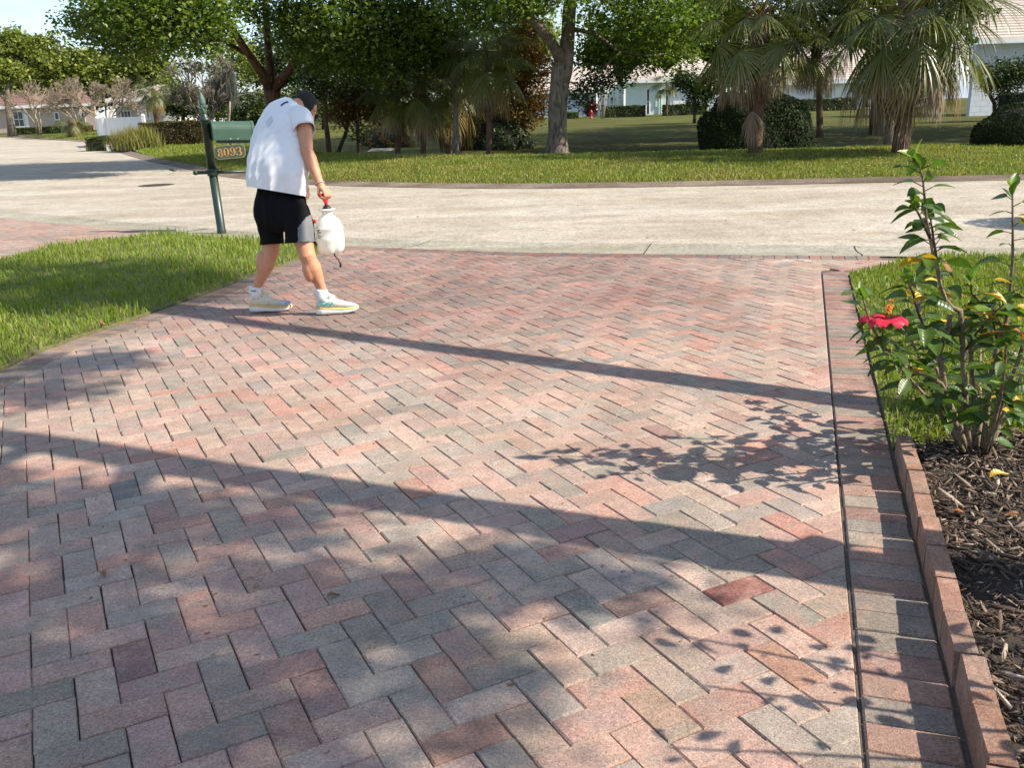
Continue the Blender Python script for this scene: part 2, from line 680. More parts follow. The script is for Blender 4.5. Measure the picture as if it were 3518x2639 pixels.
BORDER = np.array([(0.747 - 0.31 * 1.5, 1.65 - 0.952 * 1.5), (0.747, 1.65), (1.02, 2.49), (1.487, 3.965), (2.673, 7.648)])
LEFT = np.array([(-2.98, 0.0), (-3.03, 3.0), (-3.07, 4.6), (-3.08, 5.25), (-3.06, 5.69), (-2.98, 6.09), (-2.88, 6.41), (-2.80, 6.68), (-2.73, 7.0), (-2.62, 7.42), (-2.52, 7.88), (-2.40, 8.45), (-2.19, 9.3), (-1.85, 10.34)])
LEFTC = chaikin(LEFT, 2)
LEFT_IN = offset_line(LEFTC, -0.215)
GUT_IN = offset_line(arcpar(chaikin([p for p in NEAR_OUT if -2.0 < p[0] < 4.9], 2), 60), -0.225)   # lower edge of the header row
FL0, FL1 = np.array((2.673, 7.648)), np.array((3.62, 8.10))


def clip(poly, p, n):
    """Keep the side of the line through p where (x-p).n <= 0."""
    out = []
    m = len(poly)
    for i in range(m):
        a, b = poly[i], poly[(i + 1) % m]
        da, db = np.dot(a - p, n), np.dot(b - p, n)
        if da <= 0:
            out.append(a)
        if (da < 0 < db) or (db < 0 < da):
            out.append(a + (b - a) * (da / (da - db)))
    return out


def near_seg(P, c):
    """Nearest point and left normal on polyline P."""
    a, b = P[:-1], P[1:]
    d = b - a
    t = np.clip(((c - a) * d).sum(1) / (d * d).sum(1), 0, 1)
    q = a + d * t[:, None]
    i = int(np.argmin(((q - c) ** 2).sum(1)))
    u = d[i] / np.linalg.norm(d[i])
    return q[i], np.array([-u[1], u[0]])


def parea(p):
    x = np.array(p)
    return 0.5 * abs(np.dot(x[:, 0], np.roll(x[:, 1], -1)) - np.dot(x[:, 1], np.roll(x[:, 0], -1)))


PAL = [((0.300, 0.238, 0.198), 3.6), ((0.258, 0.226, 0.192), 3.0), ((0.330, 0.232, 0.192), 4.2), ((0.345, 0.212, 0.170), 1.5), ((0.228, 0.206, 0.184), 0.8), ((0.285, 0.190, 0.162), 0.9), ((0.318, 0.246, 0.200), 3.0)]
PW = np.array([w for _, w in PAL])
PC = np.array([c for c, _ in PAL]) * np.array([1.26, 1.24, 1.26])


def brick_colour(x, y, k=0):
    """Random paver colour; red and grey pavers come in loose drifts."""
    n = mnoise.noise(Vector((x * 0.9 + 3.1, y * 0.9, 7.7 + k)))
    w = PW.copy()
    w[[2, 3, 5]] *= 1 + 1.1 * n
    w[[1, 4]] *= 1 - 1.0 * n
    w = np.clip(w, 0.02, None)
    c = PC[rng.choice(len(PC), p=w / w.sum())] * rng.uniform(0.86, 1.14) * np.array([rng.uniform(.97, 1.04), 1, rng.uniform(.96, 1.04)])
    return c


def brick_prism(poly, top=0.0, depth=0.05, ch=0.0048):
    """A paver cut to poly with chamfered arrises: vertices and faces."""
    P = np.array(poly)
    n = len(P)
    if 0.5 * (np.dot(P[:, 0], np.roll(P[:, 1], -1)) - np.dot(P[:, 1], np.roll(P[:, 0], -1))) < 0:
        P = P[::-1]
    c = P.mean(0)
    d = np.linalg.norm(P - c, axis=1)[:, None]
    Q = c + (P - c) * (1 - np.minimum(0.3, 1.25 * ch / np.maximum(d, 1e-6)))
    v = [(p[0], p[1], top - depth) for p in P] + [(p[0], p[1], top - ch) for p in P] + [(p[0], p[1], top) for p in Q]
    f = [tuple(range(2 * n, 3 * n))]
    for i in range(n):
        j = (i + 1) % n
        f.append((i, j, n + j, n + i))
        f.append((n + i, n + j, 2 * n + j, 2 * n + i))
    return v, f


def shrink(poly, g):
    P = np.array(poly)
    c = P.mean(0)
    d = P - c
    return list(c + d * (1 - g / np.maximum(np.abs(d).max(), 0.02)))


class Bricks:
    """Lays pavers; the 300 that show largest become parts, the others one joined part."""

    def __init__(self, root, name, limit=300, top=0.0):
        self.root, self.name, self.limit, self.top = root, name, limit, top
        self.items = []

    def add(self, poly, col, dz=0.0):
        self.items.append((poly, col, dz))

    def build(self, key=None):
        def size(it):
            c = np.mean(it[0], 0)
            d2 = c[0] ** 2 + c[1] ** 2 + CAM_H ** 2
            inview = abs(c[0]) < 0.575 * c[1] + 0.2 and c[1] > 1.62
            return parea(it[0]) * CAM_H / d2 ** 1.5 * (1 if inview else 0.0001)
        its = sorted(self.items, key=size, reverse=True)
        for poly, col, dz in its[:self.limit]:
            P = np.array(poly)
            c = P.mean(0)
            v, f = brick_prism(P - c)
            me = bpy.data.meshes.new(self.name)
            me.from_pydata(v, [], f)
            o = place(self.name, me, M_BRICK, self.root, (c[0], c[1], self.top + dz), (rng.normal(0, .006), rng.normal(0, .006), 0))
            o.color = (*col, 1)
        mb = MB()
        cols = []
        for poly, col, dz in its[self.limit:]:
            v, f = brick_prism(poly, self.top + dz)
            mb.add(v, f)
            cols += [col] * len(v)
        if mb.v:
            me = mb.mesh(self.name + '_field')
            a = me.attributes.new('hue', 'FLOAT_COLOR', 'POINT')
            cc = np.array(cols, np.float32)
            a.data.foreach_set('color', np.concatenate([cc, np.ones((len(cc), 1), np.float32)], 1).ravel())
            tag(place(self.name + '_field', me, M_BRICK_ST, self.root), kind='stuff')


def flat_poly(name, pts, z, mat, parent=None, kind='structure'):
    me = bpy.data.meshes.new(name)
    me.from_pydata([(p[0], p[1], z) for p in pts], [], [tuple(range(len(pts)))])
    o = place(name, me, mat, parent)
    if kind:
        tag(o, kind=kind)
    return o


drive_poly = [tuple(p) for p in LEFTC] + [tuple(p) for p in arcpar(chaikin([p for p in NEAR_OUT if -1.9 < p[0] < 4.9], 2), 30)] + [(3.9, 8.2), (2.95, 7.6), (1.75, 3.9), (1.0, 1.6), (0.45, 0.0)]
driveway = flat_poly('driveway', drive_poly, -0.013, M_SAND)

red_at = {}
for (dx, dy), c in {(1592, 1277): (0.235, 0.105, 0.090), (1690, 1420): (0.36, 0.215, 0.16), (1705, 1140): (0.36, 0.195, 0.155), (330, 990): (0.34, 0.20, 0.155), (715, 1010): (0.235, 0.225, 0.205), (270, 1075): (0.175, 0.168, 0.162), (370, 1100): (0.31, 0.205, 0.17), (285, 1400): (0.255, 0.165, 0.15), (600, 1545): (0.29, 0.185, 0.158), (690, 1490): (0.28, 0.18, 0.16), (1400, 1545): (0.335, 0.24, 0.18), (1380, 1285): (0.27, 0.178, 0.152), (1150, 1440): (0.245, 0.222, 0.19), (960, 1415): (0.235, 0.215, 0.19), (1010, 1480): (0.33, 0.215, 0.17), (1060, 1545): (0.335, 0.205, 0.16), (1240, 1325): (0.235, 0.222, 0.20)}.items():
    g = at(dx, dy, 1.0) - Vector((0, 0, CAM_H))
    k = -CAM_H / g.z
    px_, py_ = g.x * k - LCX, g.y * k - LCY
    red_at[((px_ * math.cos(YAW) + py_ * math.sin(YAW)) / .1, (-px_ * math.sin(YAW) + py_ * math.cos(YAW)) / .1)] = c

field = Bricks(driveway, 'brick')
bn = np.array([BORDER[4][1] - BORDER[1][1], -(BORDER[4][0] - BORDER[1][0])])
bn /= np.linalg.norm(bn)
fn_ = np.array([FL1[1] - FL0[1], -(FL1[0] - FL0[0])])
fn_ /= np.linalg.norm(fn_)
GAP = 0.0025
for a in range(-60, 60):
    for b in range(-30, 30):
        o_ = np.array([a + 2 * b, a - 2 * b], float)
        for (u0, u1, v0, v1) in ((-2, 0, -1, 0), (0, 1, -2, 0)):
            j = rng.normal(0, 0.009, 2)
            u0_, u1_, v0_, v1_ = u0 + o_[0] + j[0], u1 + o_[0] + j[0], v0 + o_[1] + j[1], v1 + o_[1] + j[1]
            cu, cv = (u0_ + u1_) / 2, (v0_ + v1_) / 2
            c = lat(cu, cv)
            if not (0.6 < c[1] < 10.6 and -4.6 < c[0] < 4.2):
                continue
            gp = GAP / .1 * rng.uniform(0.5, 1.25) / 2
            ang = rng.normal(0, 0.006)
            quad = []
            for (uu, vv) in ((u0_ + gp, v0_ + gp), (u1_ - gp, v0_ + gp), (u1_ - gp, v1_ - gp), (u0_ + gp, v1_ - gp)):
                du, dv = uu - cu, vv - cv
                quad.append(lat(cu + du * math.cos(ang) - dv * math.sin(ang), cv + du * math.sin(ang) + dv * math.cos(ang)))
            poly = quad
            if c[1] < 7.75 + 0.0 and np.dot(c - BORDER[3], bn) > -0.25:
                poly = clip(poly, BORDER[3] - bn * 0.0035, bn)
            if len(poly) > 2 and c[0] > 2.3 and c[1] > 7.2:
                q = clip(poly, FL0, fn_)
                if c[1] > 7.64:
                    poly = q
            if len(poly) > 2:
                q, n_ = near_seg(LEFT_IN, c)
                if np.dot(c - q, n_) > -0.25:
                    poly = clip(poly, q, n_)
            if len(poly) > 2:
                q, n_ = near_seg(GUT_IN, c)
                if np.dot(c - q, n_) > -0.25:
                    poly = clip(poly, q, n_)
            if len(poly) < 3 or parea(poly) < 0.0006:
                continue
            col = brick_colour(c[0], c[1])
            for (ru, rv), rc in red_at.items():
                if u0_ < ru < u1_ and v0_ < rv < v1_:
                    col = np.array(rc)
            field.add(poly, col, rng.normal(0, 0.0013))
field.build()


def border_row(B, line, width, side, pitch=0.1045, shade=1.0, pal=None, skip=None, zj=0.0012):
    """Soldier bricks laid across a line, on its left (side=1) or right (-1)."""
    L = np.linalg.norm(np.diff(line, axis=0), axis=1).sum()
    n = int(L / pitch)
    P = arcpar(line, n + 1)
    for i in range(n):
        a, b = P[i], P[i + 1]
        t = (b - a) / np.linalg.norm(b - a)
        nn = np.array([-t[1], t[0]]) * side
        g = 0.0016
        w = width + rng.normal(0, .0015)
        quad = [a + t * g, b - t * g, b - t * g + nn * w, a + t * g + nn * w]
        if side < 0:
            quad = quad[::-1]
        c = np.mean(quad, 0)
        if skip and skip(c):
            continue
        col = brick_colour(c[0], c[1], 5) * shade if pal is None else np.array(pal[rng.integers(len(pal))]) * rng.uniform(.9, 1.1)
        B.add(quad, col, rng.normal(0, zj))


right_border = flat_poly('right_border_bed', [tuple(p) for p in [BORDER[0], BORDER[4], BORDER[4] + bn * 0.232, BORDER[0] + bn * 0.232]], -0.009, M_SAND)
PAL_RB = [(0.255, 0.155, 0.135), (0.215, 0.19, 0.172), (0.265, 0.18, 0.15), (0.235, 0.20, 0.175), (0.20, 0.185, 0.175), (0.285, 0.185, 0.15), (0.245, 0.21, 0.175)]
rb = Bricks(right_border, 'brick')
border_row(rb, BORDER[1:] if False else np.array([b_ + bn * .0035 for b_ in BORDER]), 0.207, -1, 0.1035, pal=PAL_RB)
rb.build()
left_border = strip('left_border_bed', LEFTC, LEFT_IN, lambda x, y, f: 0 * x - 0.009, M_SAND)
lb = Bricks(left_border, 'brick')
border_row(lb, offset_line(LEFTC, -0.006), 0.205, -1, 0.105, pal=[(0.25, 0.18, 0.15), (0.215, 0.185, 0.165), (0.265, 0.19, 0.15), (0.275, 0.205, 0.145)])
lb.build()
go = arcpar(chaikin([p for p in NEAR_OUT if -2.0 < p[0] < 4.9], 2), 60)
front_border = strip('apron_border_bed', offset_line(go, -0.004), GUT_IN, lambda x, y, f: 0 * x - 0.009, M_SAND)
fb = Bricks(front_border, 'brick')
border_row(fb, offset_line(go, -0.008), 0.21, -1, 0.105, pal=[(0.27, 0.15, 0.12), (0.20, 0.17, 0.16), (0.225, 0.135, 0.12), (0.165, 0.15, 0.15), (0.25, 0.19, 0.15)], skip=lambda c: c[0] > 3.75)
# the short flare at the right end of the apron
border_row(fb, np.array([FL0 + fn_ * .006, FL1 + fn_ * .006]), 0.205, -1, 0.105, pal=[(0.245, 0.135, 0.115), (0.20, 0.135, 0.12)])
fb.build()

# neighbour's driveway to the left
NB = [(-5.05, 11.80), (-4.62, 12.12)] + [tuple(near_pt(NOUT, np.array(p))) for p in ((-4.7, 12.3), (-5.5, 12.9), (-6.4, 13.6), (-7.5, 14.45), (-8.6, 15.3), (-11, 17.2), (-13.4, 19.2))] + [ (-16, 15.5), (-12, 10.5), (-5.9, 9.0), (-5.72, 10.1), (-5.62, 11.2)]
nbase = flat_poly('neighbour_driveway', NB, -0.012, M_SAND)
nbk = Bricks(nbase, 'brick')
NBP = np.array(NB)


def inside(P, c):
    x, y = c
    k = False
    j = len(P) - 1
    for i in range(len(P)):
        if (P[i][1] > y) != (P[j][1] > y) and x < (P[j][0] - P[i][0]) * (y - P[i][1]) / (P[j][1] - P[i][1]) + P[i][0]:
            k = not k
        j = i
    return k


yn = R(-8)
for a in range(-70, 70):
    for b in range(-34, 34):
        for (u0, u1, v0, v1) in ((-2, 0, -1, 0), (0, 1, -2, 0)):
            U = np.array([(u0, v0), (u1, v0), (u1, v1), (u0, v1)], float) + np.array([a + 2 * b, a - 2 * b])
            c0 = U.mean(0)
            U = c0 + (U - c0) * np.array([1 - 0.03 / (u1 - u0), 1 - 0.03 / (v1 - v0)])
            W = np.stack([-7.5 + .1 * (U[:, 0] * math.cos(yn) - U[:, 1] * math.sin(yn)), 13 + .1 * (U[:, 0] * math.sin(yn) + U[:, 1] * math.cos(yn))], 1)
            c = W.mean(0)
            if c[0] < -9.6 or c[0] < -0.64 * c[1] - 0.4:
                continue
            W = list(W)
            q, n_ = near_seg(NOUT, c)
            if np.dot(c - q, n_) > -0.25:
                W = clip(W, q, n_)
            if len(W) > 2 and parea(W) > .0008 and inside(NBP, np.mean(W, 0)):
                col = np.array([(0.34, 0.22, 0.18), (0.30, 0.235, 0.20), (0.36, 0.25, 0.20), (0.27, 0.23, 0.21)][rng.integers(4)]) * rng.uniform(.9, 1.1)
                nbk.add(list(W), col, rng.normal(0, .001))
nbk.build()

# ------------------------------------------------------------------ lawns and grass
def lawn(name, pts, z=0.010):
    mb = MB()
    mb.prism(pts, -0.06, z)
    return tag(mb.build(name, M_SOIL), kind='structure')


LAWN_L = [(-3.0, 0.0), (-3.05, 3.0), (-3.09, 4.6), (-3.10, 5.25), (-3.08, 5.69), (-3.0, 6.09), (-2.90, 6.41), (-2.82, 6.68), (-2.75, 7.0), (-2.64, 7.42), (-2.54, 7.88), (-2.42, 8.45), (-2.21, 9.3), (-1.90, 10.30), (-3.0, 11.05), (-4.50, 12.10), (-4.95, 11.78), (-5.52, 11.2), (-5.62, 10.1), (-5.8, 9.0), (-12, 9.0), (-12, 0)]
lawn('left_lawn', LAWN_L)
EDGE_R = BORDER[1] + bn * 0.235
e2 = BORDER[4] + bn * 0.225
dirb = (BORDER[4] - BORDER[1]) / np.linalg.norm(BORDER[4] - BORDER[1])
eR = lambda s: tuple(BORDER[1] + bn * 0.219 + dirb * s)
LAWN_R = [eR(2.05), eR(3.5), eR(5.0), eR(6.22), (3.25, 7.75), (3.78, 8.25), (5.0, 7.95), (8.8, 6.88), (14, 5.6), (14, 3.6), (2.2, 3.62)]
lawn('right_lawn', LAWN_R)


def pts_in(poly, n):
    P = np.array(poly)
    lo, hi = P.min(0), P.max(0)
    out = np.empty((0, 2))
    while len(out) < n:
        q = rng.uniform(lo, hi, (n * 2, 2))
        x, y = q[:, 0], q[:, 1]
        k = np.zeros(len(q), bool)
        j = len(P) - 1
        for i in range(len(P)):
            c = ((P[i, 1] > y) != (P[j, 1] > y)) & (x < (P[j, 0] - P[i, 0]) * (y - P[i, 1]) / (P[j, 1] - P[i, 1] + 1e-12) + P[i, 0])
            k ^= c
            j = i
        out = np.concatenate([out, q[k]])
    return out[:n]


def vnoise(P, s, seed=0):
    """Cheap smooth 2-D noise in 0..1."""
    r = np.random.default_rng(seed)
    T = r.random((64, 64))
    x = P[:, 0] * s + 200.37
    y = P[:, 1] * s + 200.71
    xi, yi = np.floor(x).astype(int), np.floor(y).astype(int)
    fx, fy = x - xi, y - yi
    fx = fx * fx * (3 - 2 * fx)
    fy = fy * fy * (3 - 2 * fy)
    g = lambda a, b: T[(yi + b) % 64, (xi + a) % 64]
    return (g(0, 0) * (1 - fx) + g(1, 0) * fx) * (1 - fy) + (g(0, 1) * (1 - fx) + g(1, 1) * fx) * fy


def blades(name, P, z, length, width, lean=0.7, tint_lo=0.15, tint_hi=1.0, patch=0.6, mat=None, seed=1, yellow=0.0):
    n = len(P)
    L = length * rng.uniform(0.55, 1.25, n) * (0.5 + 0.95 * vnoise(P, 2.6, seed + 3))
    w = width * rng.uniform(0.7, 1.25, n)
    az = rng.uniform(0, 2 * np.pi, n)
    ln = np.abs(rng.normal(0, lean, n))
    ln = np.clip(ln, 0, 1.45)
    d = np.stack([np.cos(az), np.sin(az)], 1)
    s = np.stack([-d[:, 1], d[:, 0]], 1)
    tw = rng.uniform(-.6, .6, n)
    s = s * np.cos(tw)[:, None] + d * np.sin(tw)[:, None]
    b = np.concatenate([P, z[:, None]], 1)
    l1, l2 = ln * 0.55, ln * 1.25
    m = b + np.concatenate([d * (np.sin(l1) * L * .55)[:, None], (np.cos(l1) * L * .55)[:, None]], 1)
    t = m + np.concatenate([d * (np.sin(l2) * L * .45)[:, None], (np.cos(l2) * L * .45)[:, None]], 1)
    S3 = np.concatenate([s, np.zeros((n, 1))], 1)
    hw = (w / 2)[:, None]
    co = np.stack([b - S3 * hw * .8, b + S3 * hw * .8, m - S3 * hw, m + S3 * hw, t], 1).reshape(-1, 3)
    i = (np.arange(n) * 5)[:, None]
    quads = i + np.array([[0, 1, 3, 2]])
    tris = i + np.array([[2, 3, 4]])
    tint = np.clip(tint_lo + (tint_hi - tint_lo) * rng.random(n) * (1 - patch) + patch * (tint_hi - tint_lo) * (.6 * vnoise(P, 0.9, seed) + .4 * vnoise(P, 3.7, seed + 7)) - yellow * (rng.random(n) < 0.16), 0, 1)
    me = fast_mesh(name, co, [quads, tris], attrs={'tint': np.repeat(tint, 5)})
    return tag(place(name, me, mat or M_GRASS), kind='stuff')


# left lawn: near part dense, far part thinner
q = pts_in(LAWN_L, 150000)
q = q[(q[:, 0] > -0.60 * q[:, 1] - 0.7) & (q[:, 1] > 3.2)]
den = np.clip(1.35 - 0.07 * q[:, 1], 0.5, 1)
q = q[rng.random(len(q)) < den]
blades('grass', q, np.full(len(q), 0.010), 0.075, 0.0085, 0.95, 0.36, 1.0, 0.5, seed=3, yellow=0.40)
q = pts_in(LAWN_R, 120000)
q = q[(q[:, 0] < 0.66 * q[:, 1] + 0.8)]
blades('grass', q, np.full(len(q), 0.010), 0.068, 0.0085, 0.95, 0.18, 0.95, 0.6, seed=9, yellow=0.45)
# verge across the street, out to the crest and a little down the far side
nv = 210000
vx = rng.uniform(-14, 15, nv)
vt = rng.uniform(0.03, 1.0, nv) ** 1.15 * 9.5
vy = np.interp(vx, FARC[:, 0], FARC[:, 1]) + vt
keep = (vx < 0.62 * vy + 1) & (vx > -0.62 * vy - 1)
vx, vy = vx[keep], vy[keep]
blades('grass', np.stack([vx, vy], 1), zt(vx, vy) - 0.01, 0.066, 0.014, 1.0, 0.0, 0.85, 0.6, seed=15, yellow=0.5)
nv = 60000
vx = rng.uniform(-34, -10, nv)
vy = np.interp(vx, FARC[:, 0], FARC[:, 1]) + rng.uniform(0.05, 1, nv) ** 1.3 * 14
keep = (vx > -0.60 * vy - 1)
vx, vy = vx[keep], vy[keep]
blades('grass', np.stack([vx, vy], 1), zt(vx, vy) - 0.01, 0.10, 0.03, 0.95, 0.1, 0.95, 0.6, seed=19, yellow=0.3)
# ------------------------------------------------------------------ vegetation helpers
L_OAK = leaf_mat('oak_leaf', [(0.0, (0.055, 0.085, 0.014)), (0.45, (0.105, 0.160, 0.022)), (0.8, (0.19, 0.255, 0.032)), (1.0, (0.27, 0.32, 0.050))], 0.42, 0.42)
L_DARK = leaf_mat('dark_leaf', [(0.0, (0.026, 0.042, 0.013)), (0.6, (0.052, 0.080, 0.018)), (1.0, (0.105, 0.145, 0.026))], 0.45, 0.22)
L_CLIP_SHADED = leaf_mat('shaded_clipped_leaf', [(0.0, (0.014, 0.022, 0.008)), (0.6, (0.026, 0.040, 0.010)), (1.0, (0.055, 0.075, 0.016))], 0.7, 0.12, None, 0.12)  # near-black stops put the palms' shade into the leaf colour
L_FAR = leaf_mat('far_leaf', [(0.0, (0.11, 0.13, 0.024)), (0.5, (0.195, 0.23, 0.038)), (1.0, (0.31, 0.32, 0.065))], 0.55, 0.32)
L_RUST = leaf_mat('rust_leaf', [(0.0, (0.075, 0.050, 0.012)), (0.5, (0.17, 0.105, 0.018)), (0.8, (0.25, 0.15, 0.022)), (1.0, (0.10, 0.12, 0.02))], 0.5, 0.35, (1.2, 0.95, 0.4))
L_HEDGE = leaf_mat('hedge_leaf', [(0.0, (0.035, 0.050, 0.012)), (0.6, (0.065, 0.090, 0.016)), (1.0, (0.115, 0.125, 0.024))], 0.5, 0.2)
L_HEDGE_R = leaf_mat('rust_hedge_leaf', [(0.0, (0.045, 0.040, 0.014)), (0.6, (0.095, 0.075, 0.016)), (1.0, (0.19, 0.105, 0.022))], 0.5, 0.22)
L_RED = leaf_mat('red_leaf', [(0.0, (0.05, 0.012, 0.012)), (1.0, (0.16, 0.025, 0.022))], 0.4, 0.2, (1, .6, .6))
L_PALM = leaf_mat('palm_leaf', [(0.0, (0.27, 0.185, 0.09)), (0.22, (0.24, 0.185, 0.034)), (0.45, (0.115, 0.130, 0.026)), (1.0, (0.048, 0.074, 0.020))], 0.38, 0.22, (1.1, 1.1, 0.5), 0.5)
L_PDEAD = leaf_mat('dead_palm_leaf', [(0.0, (0.12, 0.070, 0.038)), (0.5, (0.24, 0.165, 0.105)), (1.0, (0.42, 0.36, 0.29))], 0.75, 0.15, (1, .9, .75), 0.15)
L_MOSS = leaf_mat('spanish_moss', [(0.0, (0.07, 0.075, 0.06)), (1.0, (0.15, 0.155, 0.13))], 0.85, 0.25, (1, 1, .9), 0.1)
L_STRAW = leaf_mat('straw_grass', [(0.0, (0.22, 0.17, 0.07)), (0.5, (0.25, 0.22, 0.06)), (1.0, (0.17, 0.20, 0.04))], 0.55, 0.3)


def bark(name, c1, c2, scale=14, zs=0.22, strength=0.9):
    m, nt, b = new_mat(name)
    v = objc(nt)
    mp = nt.nodes.new('ShaderNodeMapping')
    mp.inputs['Scale'].default_value = (1, 1, zs)
    nt.links.new(v, mp.inputs['Vector'])
    n1 = noise(nt, scale, 6, 0.68, mp.outputs['Vector'], 0.8)
    c = ramp(nt, [(0.34, c2), (0.52, c1), (0.75, tuple(min(1, q * 1.35) for q in c1))], n1)
    c = mixc(nt, c, ramp(nt, [(0.4, (0.75, 0.75, 0.75)), (0.65, (1.12, 1.12, 1.12))], noise(nt, 2.2, 4, 0.6, v)), 1.0, 'MULTIPLY')
    nt.links.new(c, b.inputs['Base Color'])
    b.inputs['Roughness'].default_value = 0.92
    b.inputs['Specular IOR Level'].default_value = 0.15
    bump(nt, b, n1, strength, 0.035)
    return m


B_OAK = bark('oak_bark', (0.20, 0.165, 0.13), (0.060, 0.048, 0.038), 15, 0.2)
B_OAKR = bark('reddish_bark', (0.145, 0.085, 0.055), (0.045, 0.028, 0.020), 12, 0.3)
B_PALM = bark('palm_bark', (0.17, 0.105, 0.070), (0.070, 0.045, 0.032), 16, 1.8, 0.8)
B_GREY = bark('grey_bark', (0.24, 0.205, 0.17), (0.12, 0.10, 0.085), 18, 0.5, 0.6)
B_PALE = bark('pale_twig', (0.29, 0.235, 0.17), (0.19, 0.15, 0.11), 8, 0.4, 0.3)
B_DARK = bark('dark_bark', (0.070, 0.055, 0.045), (0.028, 0.022, 0.018), 14, 0.4, 0.7)


def leaf_cloud(blobs, n, size, seed=0, per=26, sig=0.22, up=0.35, hollow=0.45, aspect=0.55, keep=None):
    """blobs: (centre, (rx,ry,rz)). Leaves in clumps; returns co, faces, tint."""
    r = np.random.default_rng(seed)
    vol = np.array([(b[1][0] * b[1][1] * b[1][2]) ** 0.72 for b in blobs])
    nc = max(1, n // per)
    which = r.choice(len(blobs), nc, p=vol / vol.sum())
    C = np.array([b[0][:] for b in blobs], float)[which]
    RR = np.array([b[1] for b in blobs], float)[which]
    d = r.normal(size=(nc, 3))
    d /= np.linalg.norm(d, axis=1)[:, None]
    rad = (hollow + (1 - hollow) * r.random(nc) ** 0.6) * r.uniform(0.78, 1.10, nc)
    cc = C + d * RR * rad[:, None]
    csz = r.uniform(0.6, 1.3, nc)
    k = np.repeat(np.arange(nc), per)
    m = len(k)
    p = cc[k] + r.normal(size=(m, 3)) * (sig * csz[k])[:, None] * np.array([1, 1, 0.6])
    a = r.normal(size=(m, 3))
    a[:, 2] *= 0.6
    a /= np.linalg.norm(a, axis=1)[:, None]
    nrm = r.normal(size=(m, 3)) + np.array([0, 0, up * 3])
    b = np.cross(nrm, a)
    b /= np.linalg.norm(b, axis=1)[:, None] + 1e-9
    L = size * r.uniform(0.6, 1.3, m)[:, None]
    w = L * aspect * .5
    up_ = np.cross(a, b) * L * 0.10
    co = np.stack([p - a * L * .5, p + b * w + up_, p + a * L * .5, p - b * w + up_], 1)
    tint = np.clip(0.42 + 0.25 * r.normal(size=nc)[k] * 0.8 + 0.18 * r.normal(size=m), 0, 1)
    if keep is not None:
        kk = keep(p)
        co, tint = co[kk], tint[kk]
        m = len(co)
    f = np.arange(m * 4).reshape(m, 4)
    return co.reshape(-1, 3), f, np.repeat(tint, 4)


def foliage(name, root, blobs, n, size, mat, seed=0, **kw):
    co, f, t = leaf_cloud(blobs, n, size, seed, **kw)
    o = np.array(root.location[:])
    return tag(place(name, fast_mesh(name, co - o, f, attrs={'tint': t}), mat, root), kind='stuff')


def limb_mesh(root, name, paths, mat, n=10, knob=0.0, seed=0, rough=0.0):
    """paths: lists of (point, radius) in world space joined as one mesh under root."""
    r = random.Random(seed)
    mb = MB()
    o = Vector(root.location)
    for P in paths:
        pts, rad = [], []
        for i in range(len(P) - 1):
            a, ra = Vector(P[i][0]), P[i][1]
            b, rb_ = Vector(P[i + 1][0]), P[i + 1][1]
            st = max(1, int((b - a).length / max(0.25, 3 * ra)))
            for k in range(st):
                t = k / st
                q = a.lerp(b, t)
                if i + k > 0:
                    q += Vector((r.gauss(0, 1), r.gauss(0, 1), 0)) * knob * ra
                pts.append(q - o)
                rad.append((ra + (rb_ - ra) * t) * (1 + r.uniform(-rough, rough)))
        pts.append(Vector(P[-1][0]) - o)
        rad.append(P[-1][1])
        mb.tube(pts, rad, n)
    return place(name, mb.mesh(name, True), mat, root)


def px_path(Y, P, dY=0.0):
    """Pixel polyline with pixel widths at depth Y (dY drifts along the path)."""
    out = []
    n = max(1, len(P) - 1)
    for i, (x, y, w) in enumerate(P):
        yy = Y + dY * i / n
        out.append((at(x, y, yy), max(0.008, w * .5 * pxm(yy))))
    return out


def px_blob(Y, x, y, rx, ry, dY=0.0, rz=None):
    s = pxm(Y + dY)
    return (at(x, y, Y + dY), (rx * s, rz if rz else (rx + ry) * .5 * s, ry * s))


def ground_pt(x, y, Y):
    p = at(x, y, Y)
    return Vector((p.x, p.y, ztf(p.x, p.y)))


TW_MIN = [0.010]


def twigs(root_pts, depth, rng_, mb, n=3, spread=0.5, shrink_=0.74, kids=3, up=0.15, rad=0.6):
    """Recursive bare branching added to mb."""
    stack = [(p, d, L, r, depth) for p, d, L, r in root_pts]
    while stack:
        p, d, L, r, k = stack.pop()
        mid = p + d * L * .5 + Vector((rng_.gauss(0, 1), rng_.gauss(0, 1), rng_.gauss(0, 1))) * L * .06
        q = p + d * L
        mb.tube([p, mid, q], [r, r * .85, r * .7], n if k < 4 else 6, cap=False)
        if k == 0:
            continue
        for _ in range(kids if k > 1 else 2):
            v = Vector((rng_.gauss(0, 1), rng_.gauss(0, 1), rng_.gauss(0, 1))).normalized()
            e = (d + v * spread + Vector((0, 0, up))).normalized()
            s = rng_.uniform(0.55, 1.0)
            stack.append((p.lerp(q, rng_.uniform(0.62, 1.0)), e, L * shrink_ * s + .02, max(0.0035 if L < 0 else TW_MIN[0], r * rad), k - 1))


